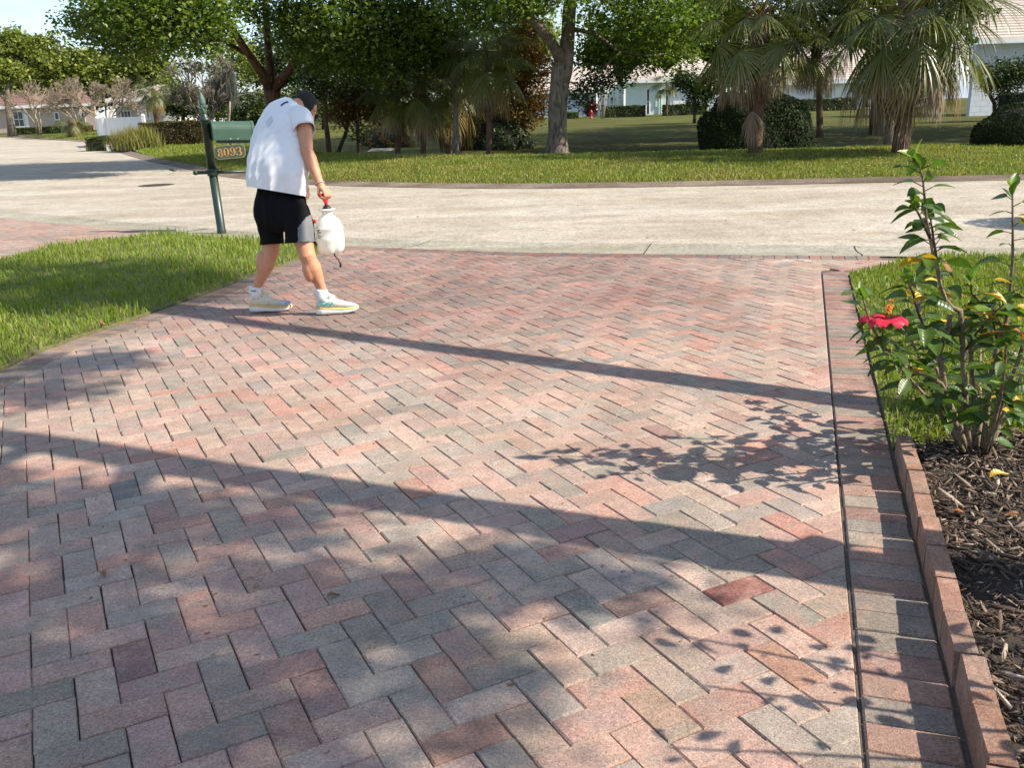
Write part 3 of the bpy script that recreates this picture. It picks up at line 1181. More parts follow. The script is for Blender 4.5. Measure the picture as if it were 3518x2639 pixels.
# palm fronds: petiole and a fan of leaflets, built for one elevation, turned about the vertical when placed
def frond_mesh(el, Lp, Lf, nl=34, droop=0.5, spread=2.2, fold=0.35, dead=False, seed=0, wid=0.045, pr=0.016, sag=0.35):
    r = np.random.default_rng(seed)
    co, q, ti = [], [], []
    npet = 7
    e = el
    p = np.zeros(3)
    pts = [p.copy()]
    for i in range(npet):
        e_i = e - sag * (i / npet) ** 1.3
        p = p + np.array([math.cos(e_i), 0, math.sin(e_i)]) * Lp / npet
        pts.append(p.copy())
    e2 = e - sag * 1.15
    hub = p
    # petiole strip: triangular section
    for i, a in enumerate(pts):
        w = pr * (1.6 - 0.9 * i / npet)
        co += [a + np.array([0, w, 0]), a + np.array([0, -w, 0]), a + np.array([0, 0, -w * .9])]
        ti += [0.35] * 3
    for i in range(npet):
        for k in range(3):
            q.append((i * 3 + k, i * 3 + (k + 1) % 3, (i + 1) * 3 + (k + 1) % 3, (i + 1) * 3 + k))
    d = np.array([math.cos(e2), 0, math.sin(e2)])
    s = np.array([0, 1.0, 0])
    n = np.array([-math.sin(e2), 0, math.cos(e2)])
    for i in range(nl):
        th = -spread + 2 * spread * (i + .5) / nl + r.normal(0, 0.02)
        # leaflets rise along a short costa
        h0 = hub + d * 0.16 * Lf * (1 - abs(th) / spread)
        dr = d * math.cos(th) + s * math.sin(th) - n * fold * abs(math.sin(th)) ** 1.2
        dr /= np.linalg.norm(dr)
        L = Lf * (0.72 + 0.28 * math.cos(th * .7)) * r.uniform(.88, 1.06)
        dp = droop * r.uniform(0.7, 1.35)
        wd = np.cross(dr, n)
        wd /= np.linalg.norm(wd) + 1e-9
        tw = r.uniform(-.5, .5)
        b = len(co)
        T = (0.02, 0.34, 0.62, 0.84, 1.0)
        Wf = (0.35, 1.0, 0.8, 0.45, 0.05)
        x = h0.copy()
        dd = dr.copy()
        prev = T[0]
        for t, wf in zip(T, Wf):
            x = x + dd * L * (t - prev)
            prev = t
            dd = dd + np.array([0, 0, -1]) * dp * (0.25 + 1.3 * t * t)
            dd /= np.linalg.norm(dd)
            ww = (wd * math.cos(tw) + n * math.sin(tw)) * wid * .5 * wf * (1.0 if not dead else 0.62)
            co += [x - ww, x + ww]
            ti += ([0.78 - 0.20 * t + r.normal(0, .05)] * 2) if not dead else [r.uniform(.2, .9)] * 2
        for k in range(4):
            q.append((b + 2 * k, b + 2 * k + 1, b + 2 * k + 3, b + 2 * k + 2))
    ti = np.array(ti)
    if not dead:
        ti = ti - 0.0
    return np.array(co), np.array(q), np.clip(ti, 0, 1)


FROND_CACHE = {}


def frond_data(kind, k, scale):
    key = (kind, k, round(scale, 2))
    if key in FROND_CACHE:
        return FROND_CACHE[key]
    el = {'up': 1.05, 'high': 0.62, 'mid': 0.18, 'low': -0.35, 'old': -0.75, 'dead': -0.62, 'skirt': -1.15}[kind]
    el += 0.10 * (k - 1)
    if kind in ('dead', 'skirt'):
        co, q, t = frond_mesh(el, 0.95 * scale, 0.85 * scale, 34, 1.7, 1.25, 0.5, True, 31 * k + len(kind), 0.034 * scale, 0.013 * scale, 0.35)
    else:
        dr = {'up': 0.20, 'high': 0.30, 'mid': 0.36, 'low': 0.46, 'old': 0.60}[kind]
        co, q, t = frond_mesh(el, 0.95 * scale, 1.0 * scale, 44, dr, 2.15, 0.42, False, 17 * k + len(kind) * 3, 0.027 * scale, 0.017 * scale, 0.45)
        if kind in ('low', 'old'):
            t = t - (0.20 if kind == 'low' else 0.52)
            t = np.clip(t, 0, 1)
    me = fast_mesh('frond', co, q, attrs={'tint': t})
    me.materials.append(L_PDEAD if kind in ('dead', 'skirt') else L_PALM)
    FROND_CACHE[key] = me
    return me


def palm(label, base, top, r0, r1, scale, plan, seed=0, group=None, name='palm_tree', lean=None, boots=True, extra=()):
    """A cabbage palm: trunk, boot mass under the crown and every frond a part."""
    r = random.Random(seed)
    root = empty(name, base, 0, label, 'palm tree', group)
    base = Vector(base)
    top = Vector(top)
    n = 9
    P = []
    for i in range(n + 1):
        t = i / n
        q = base.lerp(top, t) + Vector((math.sin(t * 3) * .03, math.cos(t * 2.3) * .03, 0)) * (1 if 0 < i < n else 0)
        P.append((q, (r0 + (r1 - r0) * min(1, t * 1.3)) * (1.25 if i == 0 else 1) * r.uniform(.94, 1.06)))
    limb_mesh(root, 'trunk', [P], B_PALM, 12, 0.02, seed, 0.08)
    if boots:
        mb = MB()
        for k in range(46):
            a = r.uniform(0, 2 * math.pi)
            h = r.uniform(-0.75, 0.15) * scale
            c = top - base + Vector((0, 0, h))
            o = Vector((math.cos(a), math.sin(a), 0))
            p0 = c + o * r1 * .8
            p1 = c + o * (r1 * 1.3 + .10 * scale) + Vector((0, 0, .22 * scale))
            mb.tube([p0, (p0 + p1) / 2 + o * .02, p1], [0.035 * scale, 0.028 * scale, 0.014 * scale], 4)
        mb.build('leaf_bases', B_PALM, root)
    for kind, cnt, zoff in plan:
        a0 = r.uniform(0, 6.28)
        for i in range(cnt):
            me = frond_data(kind, r.randint(0, 2), scale)
            o = place('frond', me, None, root, (0, 0, 0), (0, 0, a0 + 2 * math.pi * i / cnt + r.uniform(-.25, .25)))
            o.location = top - base + Vector((0, 0, zoff * scale + r.uniform(-.12, .1) * scale))
            s = r.uniform(.88, 1.12)
            o.scale = (s, s, s)
            if kind in ('dead', 'skirt'):
                o['label'] = 'dry brown hanging frond'
    for kind, az, dz, s in extra:
        o = place('frond', frond_data(kind, 1, scale), None, root, top - base + Vector((0, 0, dz)), (0, 0, az))
        o.scale = (s, s, s)
        if kind in ('dead', 'skirt'):
            o['label'] = 'dry brown hanging frond'
    return root


def shell_leaves(root, name, shape, n, size, mat, seed=0, core=None):
    """Clipped shrub: leaves on a shape(u) -> point, normal sampler, with a dark twig core inside."""
    r = np.random.default_rng(seed)
    p, nr = shape(r, n)
    a = r.normal(size=(n, 3))
    a = a - nr * (a * nr).sum(1)[:, None] * 0.55
    a /= np.linalg.norm(a, axis=1)[:, None]
    b = np.cross(nr + r.normal(size=(n, 3)) * .5, a)
    b /= np.linalg.norm(b, axis=1)[:, None] + 1e-9
    L = size * r.uniform(.6, 1.3, n)[:, None]
    co = np.stack([p - a * L * .5, p + b * L * .3, p + a * L * .5, p - b * L * .3], 1).reshape(-1, 3)
    f = np.arange(n * 4).reshape(n, 4)
    t = np.clip(.45 + .25 * r.normal(size=n) + .3 * (vnoise(p[:, :2] + p[:, 2:3], 2.5, seed) - .5), 0, 1)
    tag(place(name, fast_mesh(name, co, f, attrs={'tint': np.repeat(t, 4)}), mat, root), kind='stuff')


def dome_shape(rx, ry, rz, rough=0.06, z0=0.0, power=2.0):
    def f(r, n):
        d = r.normal(size=(n, 3))
        d[:, 2] = np.abs(d[:, 2])
        d /= np.linalg.norm(d, axis=1)[:, None]
        if power != 2:
            d = np.sign(d) * np.abs(d) ** (2 / power)
        k = 1 - np.abs(r.normal(0, rough, n))
        k += 0.05 * np.sin(d[:, 0] * 9 + d[:, 2] * 7) * rough / .06
        return np.stack([d[:, 0] * rx * k, d[:, 1] * ry * k, d[:, 2] * rz * k + z0], 1), d
    return f


def box_shape(lx, ly, lz, rough=0.05, z0=0.0):
    def f(r, n):
        A = np.array([lx * lz, lx * lz, ly * lz, ly * lz, lx * ly])
        k = r.choice(5, n, p=A / A.sum())
        u, v = r.uniform(-.5, .5, n), r.random(n)
        p = np.zeros((n, 3))
        nr = np.zeros((n, 3))
        for i, (ax, sg) in enumerate(((1, -1), (1, 1), (0, -1), (0, 1))):
            m = k == i
            o = 0 if ax == 1 else 1
            p[m, o] = u[m] * (lx if o == 0 else ly)
            p[m, ax] = sg * (ly if ax == 1 else lx) / 2
            p[m, 2] = v[m] * lz
            nr[m, ax] = sg
        m = k == 4
        p[m, 0] = u[m] * lx
        p[m, 1] = (v[m] - .5) * ly
        p[m, 2] = lz
        nr[m, 2] = 1
        wob = 0.5 * np.sin(p[:, 0] * 5.1 + p[:, 2] * 4) + .5 * np.sin(p[:, 0] * 2.3 + 1 + p[:, 1] * 3)
        p += nr * (-np.abs(r.normal(0, rough, n)) + wob * rough)[:, None]
        p[:, 2] += z0
        return p, nr
    return f


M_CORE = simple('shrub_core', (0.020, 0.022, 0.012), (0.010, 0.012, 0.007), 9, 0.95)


def shrub_dome(name, label, cat, loc, rx, ry, rz, n, size, mat, seed, group=None, rough=.06, power=2.0):
    root = empty(name, loc, 0, label, cat, group)
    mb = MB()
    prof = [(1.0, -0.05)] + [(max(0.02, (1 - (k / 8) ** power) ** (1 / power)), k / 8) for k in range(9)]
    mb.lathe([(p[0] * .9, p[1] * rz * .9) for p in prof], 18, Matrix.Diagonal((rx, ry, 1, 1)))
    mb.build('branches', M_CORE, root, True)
    shell_leaves(root, 'foliage', dome_shape(rx, ry, rz, rough, 0, power), n, size, mat, seed)
    return root


def hedge_box(name, label, loc, lx, ly, lz, n, size, mat, seed, rz=0.0, group=None, rough=.05, cat='hedge'):
    root = empty(name, loc, rz, label, cat, group)
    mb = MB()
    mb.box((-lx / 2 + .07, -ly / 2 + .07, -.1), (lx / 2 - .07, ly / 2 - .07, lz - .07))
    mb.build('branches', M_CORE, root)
    shell_leaves(root, 'foliage', box_shape(lx, ly, lz, rough), n, size, mat, seed)
    return root


def tree(name, label, paths, blobs, n, size, bmat, lmat, seed=0, group=None, cat='tree', base=None, tn=12, knob=0.03, **kw):
    b = Vector(base) if base is not None else Vector(paths[0][0][0])
    root = empty(name, b, 0, label, cat, group)
    limb_mesh(root, 'trunk', paths, bmat, tn, knob, seed, 0.05)
    if blobs:
        foliage('crown', root, blobs, n, size, lmat, seed, **kw)
    return root


# ------------------------------------------------------------------ trees along the verge
# big spreading oak left of the middle
Y = 30.0
pb = ground_pt(597, 330, Y)
oak_l = tree('oak_tree', 'big spreading oak with a reddish forked trunk behind the man and the mailbox',
             [[(pb, .36)] + px_path(Y, [(595, 280, 36), (590, 220, 34), (586, 188, 36)]),
              px_path(Y, [(586, 192, 28), (568, 160, 20), (540, 120, 16), (510, 75, 14), (478, 13, 12), (440, -60, 10), (380, -120, 7)], -3),
              px_path(Y, [(588, 190, 24), (582, 130, 16), (576, 60, 13), (570, -20, 11), (560, -120, 8)], 1),
              px_path(Y, [(592, 192, 26), (625, 150, 18), (660, 95, 15), (700, 30, 12), (760, -60, 9)], -2),
              px_path(Y, [(540, 120, 10), (470, 80, 8), (390, 50, 6), (300, 45, 4)], -3),
              px_path(Y, [(660, 95, 9), (740, 100, 7), (820, 90, 5)], -2)],
             [px_blob(Y, 205, 52, 70, 45, -4), px_blob(Y, 290, 20, 110, 75, -5), px_blob(Y, 300, 92, 80, 45, -4), px_blob(Y, 400, 50, 95, 75, -5), px_blob(Y, 455, 20, 70, 60, -5),
              px_blob(Y, 300, -90, 190, 90, -4), px_blob(Y, 520, -140, 210, 110, -2), px_blob(Y, 760, -130, 210, 110, -2), px_blob(Y, 640, 40, 60, 70, -2), px_blob(Y, 740, 50, 110, 85, -3), px_blob(Y, 700, 120, 80, 50, -2),
              px_blob(Y, 850, 40, 110, 95, -2), px_blob(Y, 820, 130, 90, 55, -2), px_blob(Y, 925, 90, 80, 75, -1), px_blob(Y, 540, 10, 50, 40, -3), px_blob(Y, 400, -250, 260, 110, -1), px_blob(Y, 700, -260, 260, 110, -1)],
             120000, 0.14, B_OAKR, L_OAK, 3, sig=0.26, base=pb, hollow=.35)

Y = 26.0
pb = ground_pt(1204, 324, Y)
oak_c = tree('oak_tree', 'tall oak with thick grey furrowed trunk forking above the green verge',
             [[(pb, .36), (pb + Vector((0, 0, .15)), .31)] + px_path(Y, [(1204, 290, 42), (1206, 230, 40), (1209, 180, 41), (1214, 150, 46), (1221, 125, 36), (1226, 80, 30), (1229, 30, 28), (1238, -60, 24), (1250, -160, 18)]),
              px_path(Y, [(1212, 150, 28), (1206, 115, 23), (1190, 88, 21), (1168, 62, 19), (1146, 38, 17), (1130, -10, 13), (1100, -90, 10)], -1.5),
              px_path(Y, [(1232, 0, 14), (1290, -30, 10), (1380, -60, 8), (1460, -110, 6)], -1),
              px_path(Y, [(1228, 60, 10), (1280, 70, 8), (1340, 110, 7), (1400, 120, 5), (1470, 112, 4)], 2),
              px_path(Y, [(1340, 110, 4), (1300, 150, 3), (1255, 180, 2.4)], 0.5)],
             [px_blob(Y, 1030, 5, 85, 60, -1), px_blob(Y, 1110, 0, 80, 45, -2), px_blob(Y, 1190, -10, 70, 40, -2), px_blob(Y, 1300, 20, 60, 50, -1), px_blob(Y, 1390, 30, 95, 70, -1), px_blob(Y, 1465, 40, 70, 70, 0),
              px_blob(Y, 1350, 105, 85, 50, 2), px_blob(Y, 1290, 120, 50, 45, 2), px_blob(Y, 1440, 120, 70, 40, 2), px_blob(Y, 1540, 35, 70, 55, 4), px_blob(Y, 1480, 85, 60, 50, 4), px_blob(Y, 1370, 75, 70, 60, 4), px_blob(Y, 1290, 70, 45, 50, 3), px_blob(Y, 1120, -150, 200, 110, -1), px_blob(Y, 1330, -150, 210, 110, 0), px_blob(Y, 1230, -300, 240, 120, 1), px_blob(Y, 1500, -60, 80, 70, 1), px_blob(Y, 1150, -230, 170, 70, 9, 5.5), px_blob(Y, 1420, -230, 190, 70, 9, 5.5), px_blob(Y, 1300, -250, 220, 70, 17, 6)],
             150000, 0.13, B_OAK, L_OAK, 5, sig=0.25, base=pb, tn=18, hollow=.35)
foliage('low_spray', oak_c, [px_blob(Y, 1275, 195, 45, 22, 1), px_blob(Y, 1250, 215, 22, 16, .5), px_blob(Y, 1330, 170, 50, 20, 1.5)], 1500, 0.11, L_DARK, 8, sig=0.2, per=10)

# slim trees and palms between the two oaks
def slim(name, label, Y, P, w_extra, blobs, n, size, bm, lm, seed, group=None, cat='tree'):
    pb = ground_pt(P[0][0], P[0][1], Y)
    path = px_path(Y, P)
    path[0] = (pb - Vector((0, 0, .1)), path[0][1])
    return tree(name, label, [path] + [px_path(Y, q) for q in w_extra], [px_blob(Y, *b) for b in blobs], n, size, bm, lm, seed, group, cat, base=pb)


slim('slim_tree', 'slim brown trunk just right of the man, leaning slightly left', 31, [(711, 322, 12), (707, 290, 11), (703, 255, 10), (700, 190, 8), (705, 120, 6)], [], [(690, 175, 45, 40), (720, 195, 40, 30), (690, 100, 60, 50)], 5200, .11, B_OAKR, L_DARK, 21)
slim('slim_tree', 'small tree with a dark trunk curving up from the grass and rusty foliage', 32, [(723, 322, 9), (740, 304, 8), (747, 288, 8), (752, 262, 7), (765, 220, 5)], [[(748, 280, 6), (738, 262, 5), (730, 245, 3)]], [(765, 225, 45, 32), (735, 245, 30, 25), (795, 235, 28, 25), (760, 190, 40, 25)], 6500, .10, B_DARK, L_RUST, 22)
slim('slim_tree', 'straight dark trunk wrapped in hanging leaves left of the small palms', 31.5, [(774, 320, 9), (773, 280, 8), (772, 240, 7), (775, 180, 6), (780, 120, 5)], [], [(778, 285, 16, 18), (760, 292, 12, 14), (785, 160, 50, 40), (810, 200, 45, 30), (845, 165, 40, 30)], 4800, .10, B_DARK, L_DARK, 23)
F = 29.0
slim('slim_tree', 'pale slender tree with two upright stems and dark side branches in mid verge', F,
     [(983, 326, 15), (984, 270, 13), (984, 221, 12), (980, 183, 11), (980, 145, 9), (973, 97, 8), (971, 50, 7), (975, -20, 6), (985, -120, 4)],
     [[(982, 194, 7), (1000, 175, 6), (1020, 158, 5), (1058, 130, 4), (1085, 112, 3)], [(990, 219, 6), (1006, 203, 5), (1024, 190, 3.5)], [(985, 184, 6), (954, 179, 5), (922, 171, 3)], [(981, 150, 7), (990, 125, 6), (984, 90, 5), (988, 40, 4), (1000, -60, 3)], [(972, 90, 5), (940, 70, 3.5), (905, 66, 2.5)]],
     [(960, 20, 60, 40), (1000, -60, 70, 60), (930, 110, 50, 35), (905, 60, 50, 40)], 6500, .10, B_GREY, L_OAK, 24)

PLAN_S = [('up', 4, .05), ('high', 6, .0), ('mid', 7, -.08), ('low', 7, -.18), ('old', 5, -.28), ('skirt', 6, -.38)]


def px_palm(label, Y, base, top, w, scale, plan, seed, **kw):
    pb = ground_pt(base[0], base[1], Y)
    tp = at(top[0], top[1], Y)
    return palm(label, pb - Vector((0, 0, .08)), tp, w * .5 * pxm(Y) * 1.05, w * .5 * pxm(Y) * .9, scale, plan, seed, **kw)


px_palm('left one of two thin cabbage palms standing close together on the verge', 30, (858, 324), (853, 185), 12, 0.75, PLAN_S, 31)
px_palm('right one of two thin cabbage palms standing close together on the verge', 29.5, (912, 327), (912, 178), 12, 0.85, PLAN_S, 32)
px_palm('stout cabbage palm with a brown skirt of dead fronds behind the pale slender tree', 33, (971, 308), (962, 158), 18, 1.15, [('up', 3, .05), ('high', 5, 0), ('mid', 6, -.08), ('low', 7, -.18), ('old', 5, -.3), ('skirt', 13, -.45)], 33)
px_palm('slender pale palm with yellowish fronds left of the tall grey oak', 28, (1056, 326), (1049, 108), 11.5, 0.95, [('up', 4, .05), ('high', 6, 0), ('mid', 8, -.08), ('low', 8, -.18), ('old', 7, -.28), ('skirt', 2, -.38)], 34, boots=False)
P1 = px_palm('cabbage palm with dead fronds and one dry frond hanging on its trunk', 22.3, (1632, 322), (1640, 32), 26, 1.0,
             [('up', 4, .12), ('high', 7, .05), ('mid', 8, -.02), ('low', 9, -.12), ('old', 3, -.2), ('dead', 8, -.28), ('skirt', 4, -.34)], 35, extra=(('skirt', 4.2, -1.25, .95), ('dead', 3.3, -.6, 1.0)))
P2 = px_palm('broad cabbage palm with a wide skirt of grey dead fronds at right', 20.8, (1945, 316), (1966, 22), 30, 1.24,
             [('up', 5, .12), ('high', 8, .05), ('mid', 10, -.02), ('low', 11, -.06), ('old', 5, -.14), ('dead', 12, -.24), ('skirt', 5, -.30)], 36)
px_palm('dark cabbage palm half hidden between the two large palms', 36, (1772, 290), (1765, 85), 14, 1.0, [('up', 3, .1), ('high', 7, 0), ('mid', 8, -.05), ('low', 8, -.15), ('old', 6, -.3), ('dead', 6, -.4)], 37)

# pine behind the broad palm; its crown is above the picture
Y = 30
slim('pine_tree', 'grey pine trunk standing just left of the broad palm trunk', Y, [(1921, 280, 22), (1922, 262, 17), (1922, 180, 15), (1924, 60, 13), (1930, -100, 11), (1935, -260, 8)],
     [[(1928, -60, 5), (2010, -20, 4), (2090, 5, 3)], [(1926, -20, 5), (1850, -30, 4), (1790, 0, 3)], [(1930, -120, 5), (2040, -140, 4), (2120, -120, 3)]],
     [(2040, 0, 75, 26), (2095, 25, 45, 18), (1800, 0, 70, 30), (1930, -60, 130, 50), (2000, -170, 190, 80), (1800, -190, 190, 80), (1650, -170, 130, 60)], 24000, .17, B_GREY, L_DARK, 41)
# rusty-orange cypress and the dark shrubs behind the slim trees
slim('cypress_tree', 'tree in rusty orange and green foliage left of the tall grey oak', 36, [(1128, 290, 12), (1128, 220, 10), (1130, 120, 7), (1132, 50, 4)], [],
     [(1125, 100, 38, 45), (1100, 150, 45, 45), (1150, 140, 45, 50), (1095, 200, 50, 40), (1150, 205, 40, 40), (1125, 245, 50, 35), (1135, 60, 26, 30)], 15000, .12, B_DARK, L_RUST, 43)
p_ = ground_pt(1045, 290, 37)
shrub_dome('shrub', 'big dark shrub under the rusty orange tree', 'shrub', p_, 1.7, 1.3, 1.75, 6000, .10, L_HEDGE_R, 44, rough=.10)
p_ = ground_pt(1095, 285, 36)
shrub_dome('shrub', 'low dark shrub on the pale bed edge left of the grey oak', 'shrub', p_, 1.1, 1.1, 1.1, 3500, .10, L_DARK, 45, rough=.10)
p_ = ground_pt(842, 298, 40)
shrub_dome('shrub', 'loose rusty shrub by the concrete culvert end', 'shrub', p_, 1.05, .9, .95, 3200, .10, L_RUST, 46, rough=.16)
p_ = ground_pt(805, 292, 42)
shrub_dome('shrub', 'straggly rusty shrub just left of the culvert shrub', 'shrub', p_, .6, .6, .8, 1500, .10, L_RUST, 47, rough=.2)

# clipped shrubs at right
p_ = ground_pt(1631, 303, 30.5)
shrub_dome('clipped_shrub', 'wide dark clipped shrub behind the palm with the hanging frond', 'shrub', p_, 1.88, 1.4, 1.95, 22000, .075, L_CLIP_SHADED, 51, rough=.05, power=2.7)
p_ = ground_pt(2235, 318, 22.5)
shrub_dome('clipped_shrub', 'smooth dark green dome shrub at the right edge across the street', 'shrub', p_, 1.5, 1.3, 1.05, 12000, .055, L_CLIP_SHADED, 53, rough=.03)
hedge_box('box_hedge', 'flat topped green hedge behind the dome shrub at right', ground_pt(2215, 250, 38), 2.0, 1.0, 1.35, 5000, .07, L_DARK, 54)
# ------------------------------------------------------------------ left background
Y = 84.0
LT = 'trees behind the far houses at left'
def far_tree(label, x, y, Y, blobs, n, size, seed, mat=None, trunk=(14, 60), group=None, bm=None):
    pb = ground_pt(x, 285, Y)
    path = [(pb, trunk[0] * .5 * pxm(Y) * 1.2), (at(x, y + trunk[1], Y), trunk[0] * .5 * pxm(Y)), (at(x, y, Y), trunk[0] * .3 * pxm(Y))]
    return tree('tree', label, [path], [px_blob(Y, *b) for b in blobs], n, size, bm or B_GREY, mat or L_FAR, seed, group, base=pb, tn=8, sig=0.5)


far_tree('tall yellow green tree behind the tan house at the far left', 22, 120, 98, [(20, 130, 55, 55), (5, 175, 50, 50), (60, 110, 35, 30), (30, 85, 30, 22), (70, 185, 40, 35)], 11000, .42, 61)
far_tree('yellow green tree right of the tall one at far left', 95, 130, 97, [(95, 115, 45, 38), (120, 160, 50, 45), (80, 180, 45, 40)], 8000, .42, 62)
far_tree('bright green tree behind the larger bare crape myrtle', 190, 150, 98, [(185, 150, 60, 45), (165, 195, 50, 40), (240, 160, 50, 50), (150, 130, 30, 30), (215, 200, 45, 30)], 11000, .42, 63)
far_tree('green tree above the small cream house', 290, 150, 98, [(290, 155, 50, 38), (330, 150, 45, 45), (280, 195, 45, 30), (350, 190, 40, 30)], 9000, .42, 64)
# leaning trunk in front of the tan house
Y = 80
pb = ground_pt(25, 278, Y)
tree('tree', 'grey leaning trunk with two forks in front of the tan house', [[(pb, .42)] + px_path(Y, [(22, 262, 14), (18, 238, 12), (17, 222, 12), (16, 200, 9), (20, 175, 6)]), px_path(Y, [(17, 224, 9), (8, 210, 8), (-4, 198, 7)])],
     [px_blob(Y, 0, 160, 40, 25), px_blob(Y, 25, 150, 30, 20)], 2500, .3, B_OAK, L_FAR, 65, base=pb, tn=10)


def crape(label, x, y, Y, rxpx, rypx, cx, cy, seed, stems=4, group='bare crape myrtles by the road', depth=6):
    r = random.Random(seed)
    pb = ground_pt(x, y, Y)
    root = empty('crape_myrtle', pb, 0, label, 'bare tree', group)
    s = pxm(Y)
    H = (y - cy) * s
    mb = MB()
    tips = []
    for k in range(stems):
        a = 2 * math.pi * k / stems + r.uniform(-.4, .4)
        o = Vector((math.cos(a), math.sin(a) * .6, 0))
        p0 = o * .10
        p1 = o * .28 + Vector((0, 0, H * .30))
        p2 = o * .75 * rxpx * s * .45 + Vector(((cx - x) * s * .5, 0, H * .58))
        mb.tube([p0, p1, p2], [.085, .07, .05], 6)
        tips.append((p2, ((p2 - p1).normalized() + o * .5).normalized(), rxpx * s * .50, .05))
        tips.append((p1.lerp(p2, .7), (o * 1.2 + Vector((0, 0, .7))).normalized(), rxpx * s * .48, .045))
    mb.build('trunk', B_PALE, root, True)
    tw = MB()
    twigs(tips, depth, r, tw, 3, .60, .84, 3, .03, .66)
    tag(tw.build('twigs', B_PALE, root), kind='stuff')
    return root


crape('smaller bare crape myrtle with pale stems in front of the tan house', 84, 282, 78, 46, 40, 70, 200, 71, 4, depth=5)
crape('largest bare crape myrtle, its dome of twigs above the white fence', 232, 272, 70, 70, 50, 228, 195, 72, 5, depth=6)
crape('bare crape myrtle left of the white fence, merging with the larger one', 172, 276, 74, 48, 40, 172, 205, 73, 4, depth=5)

# low palms and shrubs on the far left lawn
Yp = 66
pb = ground_pt(160, 288, Yp)
palm('short swollen palm with drooping yellow fronds on the far left lawn', pb, at(154, 258, Yp), .42, .24, .72, [('mid', 6, 0), ('low', 6, 0), ('old', 5, -.1), ('skirt', 4, -.2)], 75, boots=False)
pb = ground_pt(340, 285, 60)
palm('thin palm with a yellow crown behind the rusty hedge', pb, at(331, 192, 60), .20, .16, .75, [('up', 3, .1), ('high', 5, 0), ('mid', 7, 0), ('low', 7, -.15), ('old', 6, -.3), ('skirt', 6, -.4)], 76, boots=False)
for k, (x, y, w, h_, lab) in enumerate([(60, 276, 50, 12, 'low dark hedge under the window of the tan house'), (115, 276, 44, 13, 'low green hedge right of the far crape myrtle'), (178, 272, 34, 12, 'low reddish hedge left of the white fence')]):
    s = pxm(84)
    hedge_box('hedge', lab, ground_pt(x, y, 84), w * s, 1.2, h_ * s, 2600, .16, L_HEDGE if k < 2 else L_HEDGE_R, 80 + k, 0)

# tan house far left, cream house behind the palms
M_TAN = simple('tan_stucco', (0.50, 0.40, 0.32), (0.44, 0.35, 0.28), 3, .9, .2, 40)
M_CREAM = simple('cream_stucco', (0.52, 0.48, 0.40), (0.46, 0.42, 0.35), 3, .9, .2, 40)
M_WHITE = simple('white_paint', (0.78, 0.78, 0.76), (0.70, 0.70, 0.68), 4, .5, .05, 30)
M_BLUEW = simple('cool_white_stucco', (0.60, 0.64, 0.70), (0.54, 0.58, 0.64), 3, .9, .2, 40)
M_MINT = simple('mint_stucco', (0.60, 0.71, 0.64), (0.54, 0.65, 0.58), 3, .9, .2, 40)
M_GLASS = simple('dark_window_glass', (0.030, 0.036, 0.042), (0.02, 0.024, 0.028), 2, .08, 0, spec=.6)
M_GLASS_G = simple('green_window_glass', (0.10, 0.17, 0.15), (0.06, 0.11, 0.10), 2, .1, 0, spec=.6)


def tile_mat(name, c1, c2):
    m, nt, b = new_mat(name)
    p = objc(nt)
    c = ramp(nt, [(0.3, c2), (0.7, c1)], noise(nt, 2.2, 5, .7, p))
    nt.links.new(c, b.inputs['Base Color'])
    b.inputs['Roughness'].default_value = .85
    bump(nt, b, noise(nt, 9, 3, .7, p), .4, .03)
    return m


M_TILE_R = tile_mat('red_roof_tile', (0.29, 0.17, 0.135), (0.19, 0.115, 0.10))
M_TILE_P = tile_mat('pale_roof_tile', (0.58, 0.49, 0.44), (0.48, 0.40, 0.36))
M_TILE_B = tile_mat('beige_roof_tile', (0.52, 0.45, 0.39), (0.42, 0.36, 0.32))
M_DOOR = simple('garage_door_paint', (0.70, 0.73, 0.78), (0.64, 0.67, 0.72), 3, .5)


def wall_panel(root, x0, x1, z0, z1, y, mat, th=.25, name='wall', label=None):
    mb = MB()
    mb.box((x0, y, z0), (x1, y + th, z1))
    o = mb.build(name, mat, root)
    if label:
        o['label'] = label
    return o


